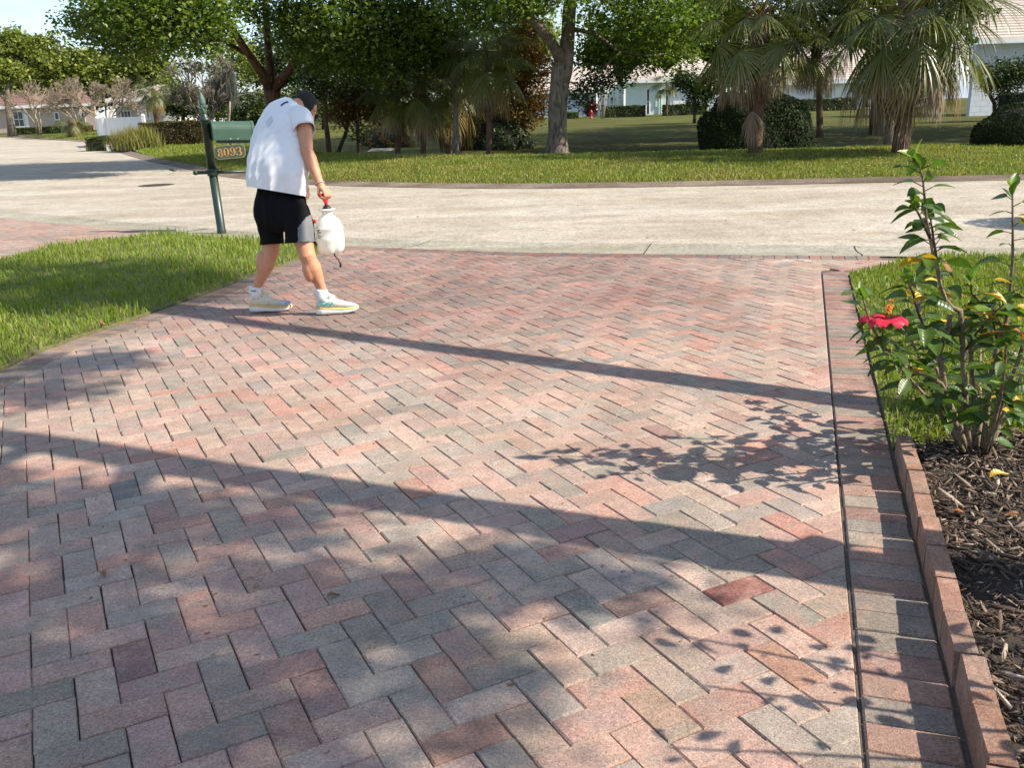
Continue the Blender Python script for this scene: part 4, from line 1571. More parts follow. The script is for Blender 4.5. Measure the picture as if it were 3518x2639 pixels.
def window(root, x0, x1, z0, z1, y, glass=None, bars=(1, 1), arch=False, fr=.09):
    """Frame standing proud of the wall, pane behind it, glazing bars."""
    mb = MB()
    mb.box((x0, y - .05, z0), (x0 + fr, y + .02, z1))
    mb.box((x1 - fr, y - .05, z0), (x1, y + .02, z1))
    mb.box((x0 + fr, y - .05, z0), (x1 - fr, y + .02, z0 + fr))
    if not arch:
        mb.box((x0 + fr, y - .05, z1 - fr), (x1 - fr, y + .02, z1))
    nb, mbars = bars
    for k in range(1, nb + 1):
        x = x0 + (x1 - x0) * k / (nb + 1)
        mb.box((x - .025, y - .045, z0 + fr), (x + .025, y - .02, z1 - fr))
    for k in range(1, mbars + 1):
        z = z0 + (z1 - z0) * k / (mbars + 1)
        mb.box((x0 + fr, y - .043, z - .03), (x1 - fr, y - .019, z + .03))
    w = mb.build('window', M_WHITE, root)
    pm_ = MB()
    if arch:
        cx, r = (x0 + x1) / 2, (x1 - x0) / 2 - fr * .6
        pts = [(x0 + fr * .6, z0 + fr * .6), (x1 - fr * .6, z0 + fr * .6)] + [(cx + r * math.cos(t), z1 + r * math.sin(t)) for t in np.linspace(0, math.pi, 13)]
        pm_.prism(pts, 0, .02, Matrix.Translation((0, y - .012, 0)) @ Matrix.Rotation(math.pi / 2, 4, 'X'))
        a = MB()
        a.tube([(cx + (r + .03) * math.cos(t), y - .03, z1 + (r + .03) * math.sin(t)) for t in np.linspace(0, math.pi, 13)], .05, 6)
        a.build('arch_trim', M_WHITE, w)
    else:
        pm_.box((x0 + fr * .6, y - .012, z0 + fr * .6), (x1 - fr * .6, y + .005, z1 - fr * .6))
    pm_.build('pane', glass or M_GLASS, w)
    return w


def roof_slope(root, x0, x1, y0, z0, y1, z1, mat, rows=12, inset0=0.0, inset1=0.0, name='roof', ov=.08):
    """Tiled slope from the eave (y0,z0) to the ridge (y1,z1), laid in lapped courses."""
    mb = MB()
    for k in range(rows):
        a, b = k / rows, (k + 1) / rows
        xa0, xa1 = x0 + inset0 * a, x1 - inset1 * a
        xb0, xb1 = x0 + inset0 * b, x1 - inset1 * b
        ya, yb = y0 + (y1 - y0) * a, y0 + (y1 - y0) * b + .03
        za, zb = z0 + (z1 - z0) * a + ov, z0 + (z1 - z0) * b + .01
        v = [(xa0, ya, za - ov), (xa1, ya, za - ov), (xa1, ya, za), (xa0, ya, za), (xb1, yb, zb), (xb0, yb, zb)]
        mb.add(v, [(0, 1, 2, 3), (3, 2, 4, 5)])
    return mb.build(name, mat, root)


def house_root(name, label, p):
    return empty(name, p, 0, label, 'house')


def X(x, Yh, y=240):
    return at(x, y, Yh).x


def Z(y, x, Yh):
    return at(x, y, Yh).z


# tan house
Yh = 92.0
o = Vector((X(60, Yh), Yh, ztf(X(60, Yh), Yh)))
hA = house_root('house', 'tan single storey house with reddish tile roof at the far left', o)
xa, xb = X(-60, Yh) - o.x, X(205, Yh) - o.x
ze = Z(233, 60, Yh) - o.z
wall_panel(hA, xa, xb, -.6, ze, 0, M_TAN)
f_ = MB()
f_.box((xa - .5, -.55, ze), (xb + .5, -.45, ze + .25))
f_.build('fascia', M_WHITE, hA)
roof_slope(hA, xa - .5, xb + .5, -.5, ze + .2, 6.0, ze + 2.4, M_TILE_R, 14, 4.5, 5.0)
w0 = X(26, Yh) - o.x
window(hA, w0, w0 + 1.05, ze - 1.75, ze - .25, 0, bars=(1, 1))
window(hA, w0 + 4.0, w0 + 4.5, ze - 1.2, ze - .45, 0, bars=(0, 0))
window(hA, X(168, Yh) - o.x, X(182, Yh) - o.x, ze - 1.5, ze - .5, 0, bars=(1, 1))
sh = MB()
sh.box((w0 + 1.1, -.05, ze - 1.8), (w0 + 1.45, 0.03, ze - .15))
sh.build('shutter', M_WHITE, hA)
# cream house
Yh = 88.0
o = Vector((X(300, Yh), Yh, ztf(X(300, Yh), Yh)))
hB = house_root('house', 'small cream house behind the white fence and thin palm', o)
xa, xb = X(240, Yh) - o.x, X(385, Yh) - o.x
ze = Z(219, 300, Yh) - o.z
wall_panel(hB, X(296, Yh) - o.x, xb, -.6, ze, 0, M_CREAM)
wall_panel(hB, X(240, Yh) - o.x, X(295, Yh) - o.x, -.6, ze - .35, 1.0, M_CREAM)  # cream, darker than this wall's white: its shade is put into the colour
f_ = MB()
f_.box((xa - .3, -.55, ze + .002), (xb + .4, -.40, ze + .28))
f_.build('fascia', M_WHITE, hB)
roof_slope(hB, xa - .3, xb + .4, -.45, ze + .25, 5.0, ze + 1.6, M_TILE_B, 10, 3.0, 3.0)
window(hB, X(315, Yh) - o.x, X(323, Yh) - o.x, ze - 1.6, ze - .2, 0, bars=(0, 0))
window(hB, X(250, Yh) - o.x, X(274, Yh) - o.x, .15, ze - .7, 1.0, bars=(2, 0))

# white vinyl fence with its posts and panels
Yf = 47.0
fx = [214, 228, 314]
fy = [250, 254, 251]
dep = [50.5, 47.5, 46.5]
pts_f = [ground_pt(x, 285, d) for x, d in zip(fx, dep)]
tops = [at(x, y, d).z for x, y, d in zip(fx, fy, dep)]
fr_ = empty('vinyl_fence', pts_f[1], 0, 'short white vinyl fence panel behind the straw coloured grass', 'fence')
zt_ = max(tops[1], tops[2]) - pts_f[1].z
for p in pts_f:
    l = p - pts_f[1]
    mb = MB()
    mb.box((l.x - .07, l.y - .07, -.3), (l.x + .07, l.y + .07, zt_ + .03))
    mb.lathe([(.11, zt_ + .03), (.11, zt_ + .06), (.02, zt_ + .13)], 4, Matrix.Translation((l.x, l.y, 0)) @ Matrix.Rotation(math.pi / 4, 4, 'Z'))
    mb.build('post', M_WHITE, fr_)
for a, b in zip(pts_f[:-1], pts_f[1:]):
    a, b = a - pts_f[1], b - pts_f[1]
    d = Vector((b.x - a.x, b.y - a.y, 0))
    L = d.length
    Mx = Matrix.Translation((a.x, a.y, 0)) @ Matrix.Rotation(math.atan2(d.y, d.x), 4, 'Z')
    mb = MB()
    mb.box((.08, -.02, .05), (L - .08, .02, zt_ - .12), Mx)
    mb.box((.075, -.035, zt_ - .12), (L - .075, .035, zt_), Mx)
    mb.build('panel', M_WHITE, fr_)
# hedge and tufts in front of the fence
hedge_box('hedge', 'low dark hedge at the left foot of the white fence', ground_pt(232, 306, 43.5), 1.75, .9, .62, 4000, .075, L_HEDGE, 85)
mb = MB()
p = ground_pt(236, 307, 43)
mb.box((-.14, -.12, -.05), (.14, .12, .22))
mb.box((-.155, -.135, .22), (.155, .135, .26))
ob = mb.build('utility_box', M_WHITE, None, bevel=.01, loc=p)
tag(ob, 'small pale utility box at the foot of the low dark hedge', 'utility box')
s30 = ground_pt(303, 306, 41)
q = np.stack([rng.normal(0, .33, 2600), rng.normal(0, .3, 2600)], 1)
go_ = empty('ornamental_grass', s30, 0, 'round clump of straw coloured grass by the road bend', 'plant')
t_ = blades('tuft', q, np.zeros(len(q)), 0.75, 0.022, 0.42, 0.1, 1, .3, L_STRAW, 87)
t_.parent = go_
s30 = ground_pt(272, 302, 42)
go_ = empty('ornamental_grass', s30, 0, 'browner dry grass clump left of the straw coloured clump', 'plant')
q = np.stack([rng.normal(0, .28, 1600), rng.normal(0, .25, 1600)], 1)
t_ = blades('tuft', q, np.zeros(len(q)), 0.62, 0.02, 0.5, 0.0, .5, .3, L_STRAW, 88)
t_.parent = go_
hedge_box('hedge', 'long clipped hedge with rusty top beside the mailbox', ground_pt(382, 297, 44), 2.9, 1.3, 1.05, 13000, .07, L_HEDGE_R, 89)

# moss hung shrub tree
Ym = 45
pb = ground_pt(447, 290, Ym)
rt = empty('bare_tree', pb, 0, 'bare many stemmed tree hung with grey moss behind the mailbox', 'bare tree')
r = random.Random(91)
mb = MB()
tips = []
for k in range(6):
    a = r.uniform(0, 6.28)
    o = Vector((math.cos(a), math.sin(a), 0))
    p1 = o * .2 + Vector((0, 0, 1.0))
    p2 = o * r.uniform(.4, .9) + Vector((0, 0, 2.0))
    mb.tube([o * .08, p1, p2], [.07, .06, .04], 6)
    tips.append((p2, (p2 - p1).normalized(), .75, .04))
    tips.append((p1, (o * .8 + Vector((0, 0, 1))).normalized(), .8, .035))
mb.build('trunk', B_GREY, rt, True)
tw = MB()
twigs(tips, 5, r, tw, 3, .55, .82, 3, .12, .66)
tag(tw.build('twigs', B_GREY, rt), kind='stuff')
nm = 2600
co, fa = [], []
c0 = [at(x, y, Ym) - pb for x, y in ((462, 180), (480, 175), (492, 165), (470, 200), (455, 195), (497, 190))]
C = np.array([c0[i][:] for i in rng.integers(0, 6, nm)]) + rng.normal(0, 1, (nm, 3)) * np.array([.14, .14, .16])
Lm = rng.uniform(.25, .75, nm)
dx = rng.normal(0, .05, (nm, 2))
ww = rng.uniform(.008, .02, nm)
v0 = C + np.stack([-ww, 0 * ww, 0 * ww], 1)
v1 = C + np.stack([ww, 0 * ww, 0 * ww], 1)
e = C + np.stack([dx[:, 0], dx[:, 1], -Lm], 1)
co = np.stack([v0, v1, e + np.stack([ww * .4, ww * .3, 0 * ww], 1), e - np.stack([ww * .4, ww * .3, 0 * ww], 1)], 1).reshape(-1, 3)
tag(place('moss', fast_mesh('moss', co, np.arange(nm * 4).reshape(-1, 4), attrs={'tint': np.repeat(rng.random(nm), 4)}), L_MOSS, rt), kind='stuff')
# fallen pale branch leaning in the moss tree
mb = MB()
bp = [at(x, y, 40) for x, y in ((497, 218), (520, 205), (548, 198), (566, 186), (578, 180))]
mb.tube([p - bp[0] for p in bp], [.035, .03, .026, .018, .008], 6)
mb.tube([bp[2] - bp[0], at(562, 200, 40) - bp[0], at(580, 204, 40) - bp[0]], [.02, .014, .006], 5)
mb.tube([bp[1] - bp[0], at(533, 188, 40) - bp[0], at(545, 176, 40) - bp[0], at(560, 168, 40) - bp[0]], [.02, .016, .01, .005], 5)
mb.tube([Vector((0, 0, 0)), at(496, 240, 40) - bp[0], at(494, 262, 40) - bp[0], Vector((at(494, 280, 40).x - bp[0].x, 0, ztf(bp[0].x, 40) - bp[0].z))], [.035, .045, .05, .055], 6)
tag(mb.build('dead_branch', B_PALE, None, True, loc=bp[0]), 'pale forked dead branch right of the grey moss', 'dead tree')
# soft dark understorey behind the mailbox
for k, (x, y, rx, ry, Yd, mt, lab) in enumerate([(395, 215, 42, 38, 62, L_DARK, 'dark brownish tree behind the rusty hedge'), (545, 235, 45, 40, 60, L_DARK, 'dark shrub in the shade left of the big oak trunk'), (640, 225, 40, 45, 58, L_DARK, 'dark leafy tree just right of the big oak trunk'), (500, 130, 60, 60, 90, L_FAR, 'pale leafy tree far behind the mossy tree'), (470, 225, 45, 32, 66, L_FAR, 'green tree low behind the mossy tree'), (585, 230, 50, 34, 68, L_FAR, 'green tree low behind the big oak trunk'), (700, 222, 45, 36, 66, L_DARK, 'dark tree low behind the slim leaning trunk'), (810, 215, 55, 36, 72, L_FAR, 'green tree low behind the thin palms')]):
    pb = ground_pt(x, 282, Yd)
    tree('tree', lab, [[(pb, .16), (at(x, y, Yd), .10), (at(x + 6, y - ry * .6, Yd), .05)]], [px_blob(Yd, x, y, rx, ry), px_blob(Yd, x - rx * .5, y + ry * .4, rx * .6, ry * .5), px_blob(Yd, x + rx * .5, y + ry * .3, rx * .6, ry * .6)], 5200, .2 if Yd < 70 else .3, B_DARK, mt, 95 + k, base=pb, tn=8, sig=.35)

# ------------------------------------------------------------------ houses across the swale
Yh = 84.0
o = Vector((X(1380, Yh), Yh, ztf(X(1380, Yh), Yh)))
hM = house_root('house', 'pale mint stucco house with arched window and pinkish tile roof', o)
xx = lambda x: X(x, Yh) - o.x
ze = Z(178, 1400, Yh) - o.z
wall_panel(hM, xx(1352), xx(1440), -.4, ze, 0, M_MINT, .3)
wall_panel(hM, xx(1296), xx(1352), -.4, ze - .05, 1.6, M_MINT, .3)
wall_panel(hM, xx(1130), xx(1296) - .02, -.4, ze - .6, 3.2, M_BLUEW, .3, label='cool white recessed wall')
wall_panel(hM, xx(1441), xx(1560), -.4, ze, .9, M_BLUEW, .3, label='garage front wall')
f_ = MB()
f_.box((xx(1345), -.6, ze + .002), (xx(1446), -.45, ze + .3))
f_.box((xx(1436), .25, ze + .30), (xx(1566), .40, ze + .58))
f_.box((xx(1125), 2.6, ze - .6), (xx(1344), 2.75, ze - .32))
f_.build('fascia', M_WHITE, hM)
roof_slope(hM, xx(1345), xx(1446), -.5, ze + .28, 5, ze + 2.6, M_TILE_P, 14, 3.2, 1.2)
roof_slope(hM, xx(1436), xx(1566), .3, ze + .56, 6, ze + 3.4, M_TILE_P, 14, 3.4, 3.4)
roof_slope(hM, xx(1125), xx(1344), 2.7, ze - .34, 8, ze + 1.9, M_TILE_P, 14, 2.5, 0)
window(hM, xx(1395), xx(1404), ze - 2.75, ze - .45, 0, bars=(0, 1))
window(hM, xx(1321), xx(1331), ze - 2.6, ze - 1.25, 1.6, bars=(1, 2), arch=True)
window(hM, xx(1275), xx(1281), ze - 2.3, ze - 1.3, 3.2, bars=(0, 0))
mb = MB()
mb.box((xx(1310), 1.52, -.2), (xx(1317), 1.598, ze - .5))
mb.box((xx(1336), 1.52, -.2), (xx(1343), 1.598, ze - .5))
mb.build('pilaster', M_WHITE, hM)
mb = MB()
mb.tube([(xx(1428), -.06, 0), (xx(1428), -.06, ze)], .05, 8)
mb.build('downpipe', M_MINT, hM)
mb = MB()
mb.box((xx(1420), -.2, 1.55), (xx(1428), -.001, 2.55))
mb.box((xx(1415.5), -.12, .65), (xx(1419), -.001, 1.15))
mb.tube([(xx(1423), -.08, 0), (xx(1423), -.08, 1.55)], .04, 6)
mb.build('meter_box', M_MINT, hM)
gd = MB()
x0, x1 = xx(1457), xx(1530)
for k in range(4):
    z0_ = .02 + k * .56
    gd.box((x0, .80, z0_), (x1, .86, z0_ + .53))
    for j in range(6):
        w_ = (x1 - x0) / 6
        gd.box((x0 + j * w_ + .12, .785, z0_ + .1), (x0 + (j + 1) * w_ - .12, .80, z0_ + .43))
gd.build('garage_door', M_DOOR, hM)
mb = MB()
mb.box((x0 - .22, .84, 0), (x0 - .02, .898, 2.5))
mb.box((x0 - .22, .84, 2.5), (x1 + .2, .898, 2.72))
mb.build('door_surround', M_WHITE, hM)
mb = MB()
mb.box((xx(1449) - .09, .7, 1.75), (xx(1449) + .09, .89, 2.15))
mb.lathe([(.13, 2.15), (.02, 2.32)], 6, Matrix.Translation((xx(1449), .79, 0)))
mb.build('wall_lantern', simple('black_iron', (.02, .02, .02)), hM)

# house behind the palms
Yh = 80
o = Vector((X(1760, Yh), Yh, ztf(X(1760, Yh), Yh)))
hW = house_root('house', 'white house with green shaded window behind the two palms', o)
xx = lambda x: X(x, Yh, 200) - o.x
ze = Z(181, 1760, Yh) - o.z
wall_panel(hW, xx(1640), xx(1990), -.5, ze, 0, M_WHITE, .3)
f_ = MB()
f_.box((xx(1632), -.6, ze + .002), (xx(1998), -.45, ze + .3))
f_.build('fascia', M_WHITE, hW)
roof_slope(hW, xx(1632), xx(1998), -.5, ze + .28, 7, ze + 3.4, M_TILE_P, 16, 4, 4)
window(hW, xx(1755), xx(1777), ze - 2.05, ze - .3, 0, M_GLASS_G, (0, 1), fr=.08)
window(hW, xx(1779), xx(1799), ze - 2.05, ze - .3, 0, M_GLASS_G, (0, 1), fr=.08)
hedge_box('hedge', 'dark green hedge under the green window', ground_pt(1785, 245, 77), 4.6, 1.2, .95, 4500, .12, L_HEDGE, 101)

# white gable wall at the right edge
Yh = 52
o = Vector((X(2180, Yh, 200), Yh, ztf(X(2180, Yh, 200), Yh)))
hR = house_root('house', 'white painted block house with beige tile roof at the right edge', o)
xx = lambda x: X(x, Yh, 200) - o.x
ze = Z(92, 2190, Yh) - o.z
mb = MB()
z = -.4
k = 0
bw, bh = .62, .30
x0, x1 = xx(2098), xx(2420)
while z < ze - .01:
    x = x0 - (bw / 2 if k % 2 else 0)
    while x < x1:
        a, b = max(x, x0), min(x + bw, x1)
        if b - a > .05:
            mb.box((a + .006, -.012, z + .006), (b - .006, 0, min(z + bh, ze) - .006))
        x += bw
    z += bh
    k += 1
tag(mb.build('block', M_BLUEW, hR), kind='stuff')
wall_panel(hR, x0, x1, -.5, ze, .002, M_BLUEW, .3)
f_ = MB()
f_.box((xx(2092), -.6, ze + .002), (xx(2430), -.45, ze + .24))
f_.build('fascia', M_WHITE, hR)
roof_slope(hR, xx(2092), xx(2430), -.5, ze + .22, 7, ze + 3.0, M_TILE_B, 16, 2.0, 2.0)
slim('tree', 'dark drooping tree in front of the white block wall at right', 44, [(2150, 260, 9), (2148, 222, 8), (2138, 205, 7), (2128, 190, 6), (2140, 160, 5)], [[(2150, 215, 6), (2166, 195, 5), (2180, 160, 4)]],
     [(2150, 160, 40, 28), (2185, 165, 40, 30), (2215, 150, 40, 30), (2170, 190, 45, 18)], 6000, .13, B_DARK, L_DARK, 103)

# small things in front of the mint house
Yq = 78
hedge_box('hedge', 'clipped hedge under the arched window of the mint house', ground_pt(1348, 251, Yq), 3.4, 1.1, .88, 4500, .12, L_HEDGE, 104)
hedge_box('hedge', 'small clipped hedge right beside the tall grey oak trunk', ground_pt(1236, 251, Yq), 1.0, .8, .5, 1500, .11, L_HEDGE, 105)
hedge_box('hedge', 'clipped grey green hedge in front of the garage door', ground_pt(1478, 251, Yq), 3.6, 1.0, .85, 3800, .12, L_HEDGE, 106)
M_RED = simple('hydrant_red', (0.42, 0.03, 0.03), (0.32, 0.02, 0.02), 20, .45)
hp = ground_pt(1277, 253, 76)
hyd = empty('fire_hydrant', hp, 0, 'red fire hydrant in front of the red leaved shrub', 'hydrant')
mb = MB()
mb.lathe([(.15, 0), (.15, .05), (.105, .06), (.10, .42), (.135, .43), (.135, .48)], 16)
mb.build('barrel', M_RED, hyd, True)
mb = MB()
mb.lathe([(.125, .481), (.12, .55), (.08, .63), (.03, .66), (.03, .71)], 16)
mb.build('bonnet', M_RED, hyd, True)
for sx in (-1, 1):
    mb = MB()
    mb.tube([(sx * .09, 0, .36), (sx * .2, 0, .36)], [.055, .055], 10)
    mb.build('nozzle', M_RED, hyd)
mb = MB()
mb.tube([(0, -.09, .33), (0, -.2, .33)], [.07, .07], 10)
mb.build('pumper_nozzle', M_RED, hyd)
p_ = ground_pt(1277, 251, 79)
rs = empty('shrub', p_, 0, 'dark red leaved shrub behind the fire hydrant', 'shrub')
mb = MB()
for k in range(5):
    mb.tube([(0, 0, 0), (math.cos(k) * .2, math.sin(k) * .2, .5), (math.cos(k) * .4, math.sin(k) * .35, 1.0)], [.03, .025, .012], 5)
mb.build('stems', B_DARK, rs)
foliage('foliage', rs, [(p_ + Vector((0, 0, .95)), (.55, .5, .42)), (p_ + Vector((-.1, 0, .5)), (.5, .45, .35))], 2200, .16, L_RED, 107, sig=.12, per=14)
cm = ground_pt(1301, 252, 75)
cr = empty('crape_myrtle', cm, 0, 'pale smooth stems in a vase shape beside the fire hydrant', 'bare tree')
mb = MB()
r = random.Random(108)
for k, dx in enumerate((-.22, -.1, .02, .14, .26)):
    mb.tube([(dx * .3, 0, -.05), (dx, r.uniform(-.1, .1), 1.2), (dx * 1.7, r.uniform(-.2, .2), 2.7), (dx * 2.4, 0, 3.6)], [.06, .05, .04, .025], 6)
mb.build('stem', bark('pale_bark', (.40, .37, .33), (.28, .25, .22), 10), cr, True)
tw = MB()
twigs([(Vector((dx * 2.3, 0, 3.4)), Vector((dx, 0, 1)).normalized(), .8, .022) for dx in (-.22, -.1, .02, .14, .26)], 4, r, tw, 3, .55, .8, 3, .1, .6)
tag(tw.build('twigs', B_GREY, cr), kind='stuff')
pp = ground_pt(1169.5, 251, 78)
pl = empty('planter', pp, 0, 'dark blue plant pot by the pale recessed wall', 'planter')
mb = MB()
mb.lathe([(.19, 0), (.27, .45), (.30, .46), (.30, .52), (.25, .52), (.24, .44)], 20, cap=False)
mb.build('pot', simple('blue_glaze', (.02, .03, .06), rough=.3), pl, True)
mb = MB()
for k in range(7):
    a = k * .9
    mb.tube([(0, 0, .4), (math.cos(a) * .06, math.sin(a) * .06, .75), (math.cos(a) * .14, math.sin(a) * .14, 1.05)], [.02, .015, .004], 4)
mb.build('plant', M_CORE, pl)
pb = ground_pt(1440, 251, 77)
palm('small slender palm by the corner of the mint house', pb, at(1440, 178, 77), .10, .07, .9, [('high', 6, 0), ('mid', 7, 0), ('low', 6, -.05)], 109, boots=False)
slim('tree', 'dark broadleaf tree in front of the garage, left of the clipped shrub', 55, [(1500, 262, 8), (1502, 235, 7), (1498, 200, 6), (1490, 170, 5)], [], [(1490, 175, 38, 25), (1520, 195, 35, 28), (1515, 215, 35, 20), (1470, 165, 20, 15), (1545, 170, 35, 30)], 5200, .19, B_DARK, L_DARK, 110, cat='tree')

# backdrop trees beyond the houses, so that sky shows only in gaps
for k, (x, y, rx, ry, Yd, mt, lab) in enumerate([
        (600, 110, 75, 70, 105, L_DARK, 'tall dark tree far behind the big left oak'),
        (760, 120, 85, 80, 100, L_DARK, 'dark mass of a tree behind the thin palms'),
        (900, 105, 85, 85, 104, L_FAR, 'far tree showing green behind the thin palms'),
        (1020, 120, 70, 85, 98, L_DARK, 'far dark tree behind the pale slender tree'),
        (1130, 60, 70, 70, 102, L_FAR, 'far green tree above the rusty tree'),
        (1340, 110, 60, 55, 108, L_FAR, 'far green tree behind the roof of the mint house'),
        (1450, 90, 70, 55, 104, L_DARK, 'far dark tree behind the garage roof'),
        (1560, 90, 70, 60, 100, L_DARK, 'far dark tree left of the hanging frond palm'),
        (1720, 80, 70, 60, 103, L_FAR, 'far bright green tree between the large palms'),
        (1860, 80, 75, 70, 99, L_DARK, 'far dark tree behind the broad palm'),
        (2010, 70, 75, 60, 101, L_DARK, 'far dark tree right of the pine trunk')]):
    pb = ground_pt(x, 250, Yd)
    tree('tree', lab, [[(pb, .4), (at(x, y, Yd), .25), (at(x + 5, y - ry * .7, Yd), .1)]], [px_blob(Yd, x, y, rx, ry), px_blob(Yd, x - rx * .6, y + ry * .5, rx * .7, ry * .6), px_blob(Yd, x + rx * .6, y + ry * .4, rx * .7, ry * .6), px_blob(Yd, x, y + ry * .9, rx * .8, ry * .45)], 8000, .42, B_DARK, mt, 130 + k, base=pb, tn=8, sig=.6, group=None)

# culvert end in the swale
cp = ground_pt(812, 305, 38)
mb = MB()
mb.add([(-.5, -.45, -.10), (.5, -.45, -.10), (.62, .45, .10), (-.38, .45, .10), (-.5, -.45, -.25), (.5, -.45, -.25), (.62, .45, -.2), (-.38, .45, -.2)], [(0, 1, 2, 3), (4, 5, 1, 0), (5, 6, 2, 1), (6, 7, 3, 2), (7, 4, 0, 3)])
tag(mb.build('culvert_headwall', M_GUTTER, None, bevel=.02, loc=cp, rot=(0, 0, -.25)), 'sloping pale concrete culvert end in the grass behind the thin palms', 'culvert')

# parked dark vehicle beyond the swale
def suv(label, x, y, Yv, Lp, body_c, name='parked_car', seed=0, rz=0.0):
    p = ground_pt(x, y, Yv)
    root = empty(name, p, rz, label, 'car')
    mb_body = simple(name + '_paint_' + str(seed), body_c, tuple(c * .9 for c in body_c), 2, .25, spec=.6)
    # side profile, metres
    prof = [(-2.35, .45), (-2.38, .85), (-2.25, 1.05), (-1.95, 1.12), (-1.55, 1.68), (-.2, 1.76), (.55, 1.70), (1.15, 1.14), (2.1, 1.02), (2.36, .82), (2.38, .45), (1.9, .38), (1.85, .62), (1.5, .75), (1.15, .62), (1.1, .36), (-1.1, .36), (-1.15, .62), (-1.5, .75), (-1.85, .62), (-1.9, .38)]
    mb = MB()
    mb.prism(prof, -.92, .92, Matrix.Rotation(math.pi / 2, 4, 'X'))
    mb.build('body', mb_body, root, bevel=.05)
    for sy in (-.925, .905):
        for poly in ([(-1.45, 1.15), (-1.25, 1.58), (-.35, 1.66), (-.35, 1.15)], [(-.27, 1.15), (-.27, 1.66), (.5, 1.6), (.95, 1.15)]):
            m2 = MB()
            m2.prism(poly, 0, .02, Matrix.Translation((0, sy + .02, 0)) @ Matrix.Rotation(math.pi / 2, 4, 'X'))
            m2.build('window', M_GLASS, root)
    for wx in (-1.5, 1.5):
        for sy in (-.93, .71):
            m2 = MB()
            m2.lathe([(.2, 0), (.33, .01), (.36, .06), (.36, .17), (.33, .22)], 20, Matrix.Translation((wx, sy + .22, .36)) @ Matrix.Rotation(math.pi / 2, 4, 'X'))
            w = m2.build('wheel', simple('tyre_rubber', (.02, .02, .02), rough=.8), root, True)
            m3 = MB()
            m3.lathe([(.2, 0), (.2, .02), (.05, .03)], 14, Matrix.Translation((wx, sy - .005 if sy < 0 else sy + .225, .36)) @ Matrix.Rotation(math.pi / 2, 4, 'X'))
            m3.build('rim', simple('rim_metal', (.45, .45, .46), rough=.3, metallic=.8), w)
    m2 = MB()
    m2.box((-2.0, -.96, .32), (2.0, -.921, .40))
    m2.build('side_step', simple('chrome_strip', (.6, .62, .65), rough=.2, metallic=.9), root)
    return root


suv('dark parked car half hidden by the thin palms', 868, 253, 74, 4.7, (.025, .030, .035), seed=1)
# ------------------------------------------------------------------ trees outside the picture at right whose shade falls into it
SHV = Vector((TO_SUN.x / TO_SUN.z, TO_SUN.y / TO_SUN.z, 0))      # how far a shadow is thrown per metre of height


def caster(gx_, gy_, z):
    """The point at height z whose shadow falls on (gx_, gy_)."""
    return Vector((gx_, gy_, 0)) + SHV * z + Vector((0, 0, z))


b1 = caster(3.0, 3.3, 0)
t1 = caster(-4.8, 8.35, 7.0)
pal1 = empty('palm_tree', b1, 0, 'leaning palm outside the right edge that shades the left lawn', 'palm tree')
limb_mesh(pal1, 'trunk', [[(b1 - Vector((0, 0, .1)), .13), (caster(1.575, 4.22, 1.42), .105), (caster(-1.64, 6.25, 4.3), .085), (t1, .08)]], B_PALM, 10, .01, 1, .04)
for kind, cnt, zo in [('up', 4, .05), ('high', 6, 0), ('mid', 8, -.05), ('low', 7, -.15), ('old', 5, -.25)]:
    for i in range(cnt):
        o = place('frond', frond_data(kind, i % 3, 1.0), None, pal1, t1 - b1 + Vector((0, 0, zo)), (0, 0, 6.28 * i / cnt + len(kind)))
b2 = caster(2.75, 1.86, 0)
stub_e = caster(1.06, 2.73, 1.42)
tr2 = tree('shade_tree', 'broadleaf tree outside the right edge that dapples the brick driveway', [
    [(b2 - Vector((0, 0, .1)), .17), (caster(.75, 2.66, 1.75), .125), (caster(-.5, 3.2, 2.9), .11), (caster(-2.4, 4.05, 4.6), .10), (caster(-4.2, 4.6, 6.4), .06)],
    [(caster(.62, 2.62, 1.66), .075), (caster(.86, 2.62, 1.50), .062), (stub_e, .055)],
    [(caster(-1.6, 3.6, 3.9), .07), (caster(-1.4, 2.6, 5.0), .05), (caster(-.7, 1.8, 5.6), .03)],
    [(caster(-2.2, 3.9, 4.4), .06), (caster(-2.5, 3.0, 5.6), .035)]],
    [(caster(gz(x, y).x, gz(x, y).y, z), (r, r * .8, .28)) for x, y, r, z in ((40, 1110, .50, 5.6), (140, 1290, .42, 5.9), (40, 1480, .36, 5.4), (290, 1470, .34, 6.0), (330, 1120, .36, 5.5), (540, 1130, .24, 5.2), (560, 1400, .17, 5.6), (800, 1330, .25, 5.2), (905, 1420, .18, 5.6), (700, 1570, .16, 5.9), (1080, 1240, .22, 4.6), (1240, 1270, .16, 4.4), (1010, 1520, .09, 5.6), (430, 1620, .22, 5.8), (860, 1630, .10, 6.0), (160, 790, .40, 6.6), (60, 850, .35, 6.4), (640, 1270, .16, 5.4), (170, 1620, .3, 5.6))] + [(caster(-2.9, 3.0, 6.4), (1.0, .9, .4)), (caster(-3.4, 2.0, 6.4), (1.2, .9, .4)), (caster(-2.2, 1.4, 6.2), (.9, .5, .4))],
    17000, .095, B_OAK, L_OAK, 201, base=b2, sig=.11, per=16, hollow=.05)
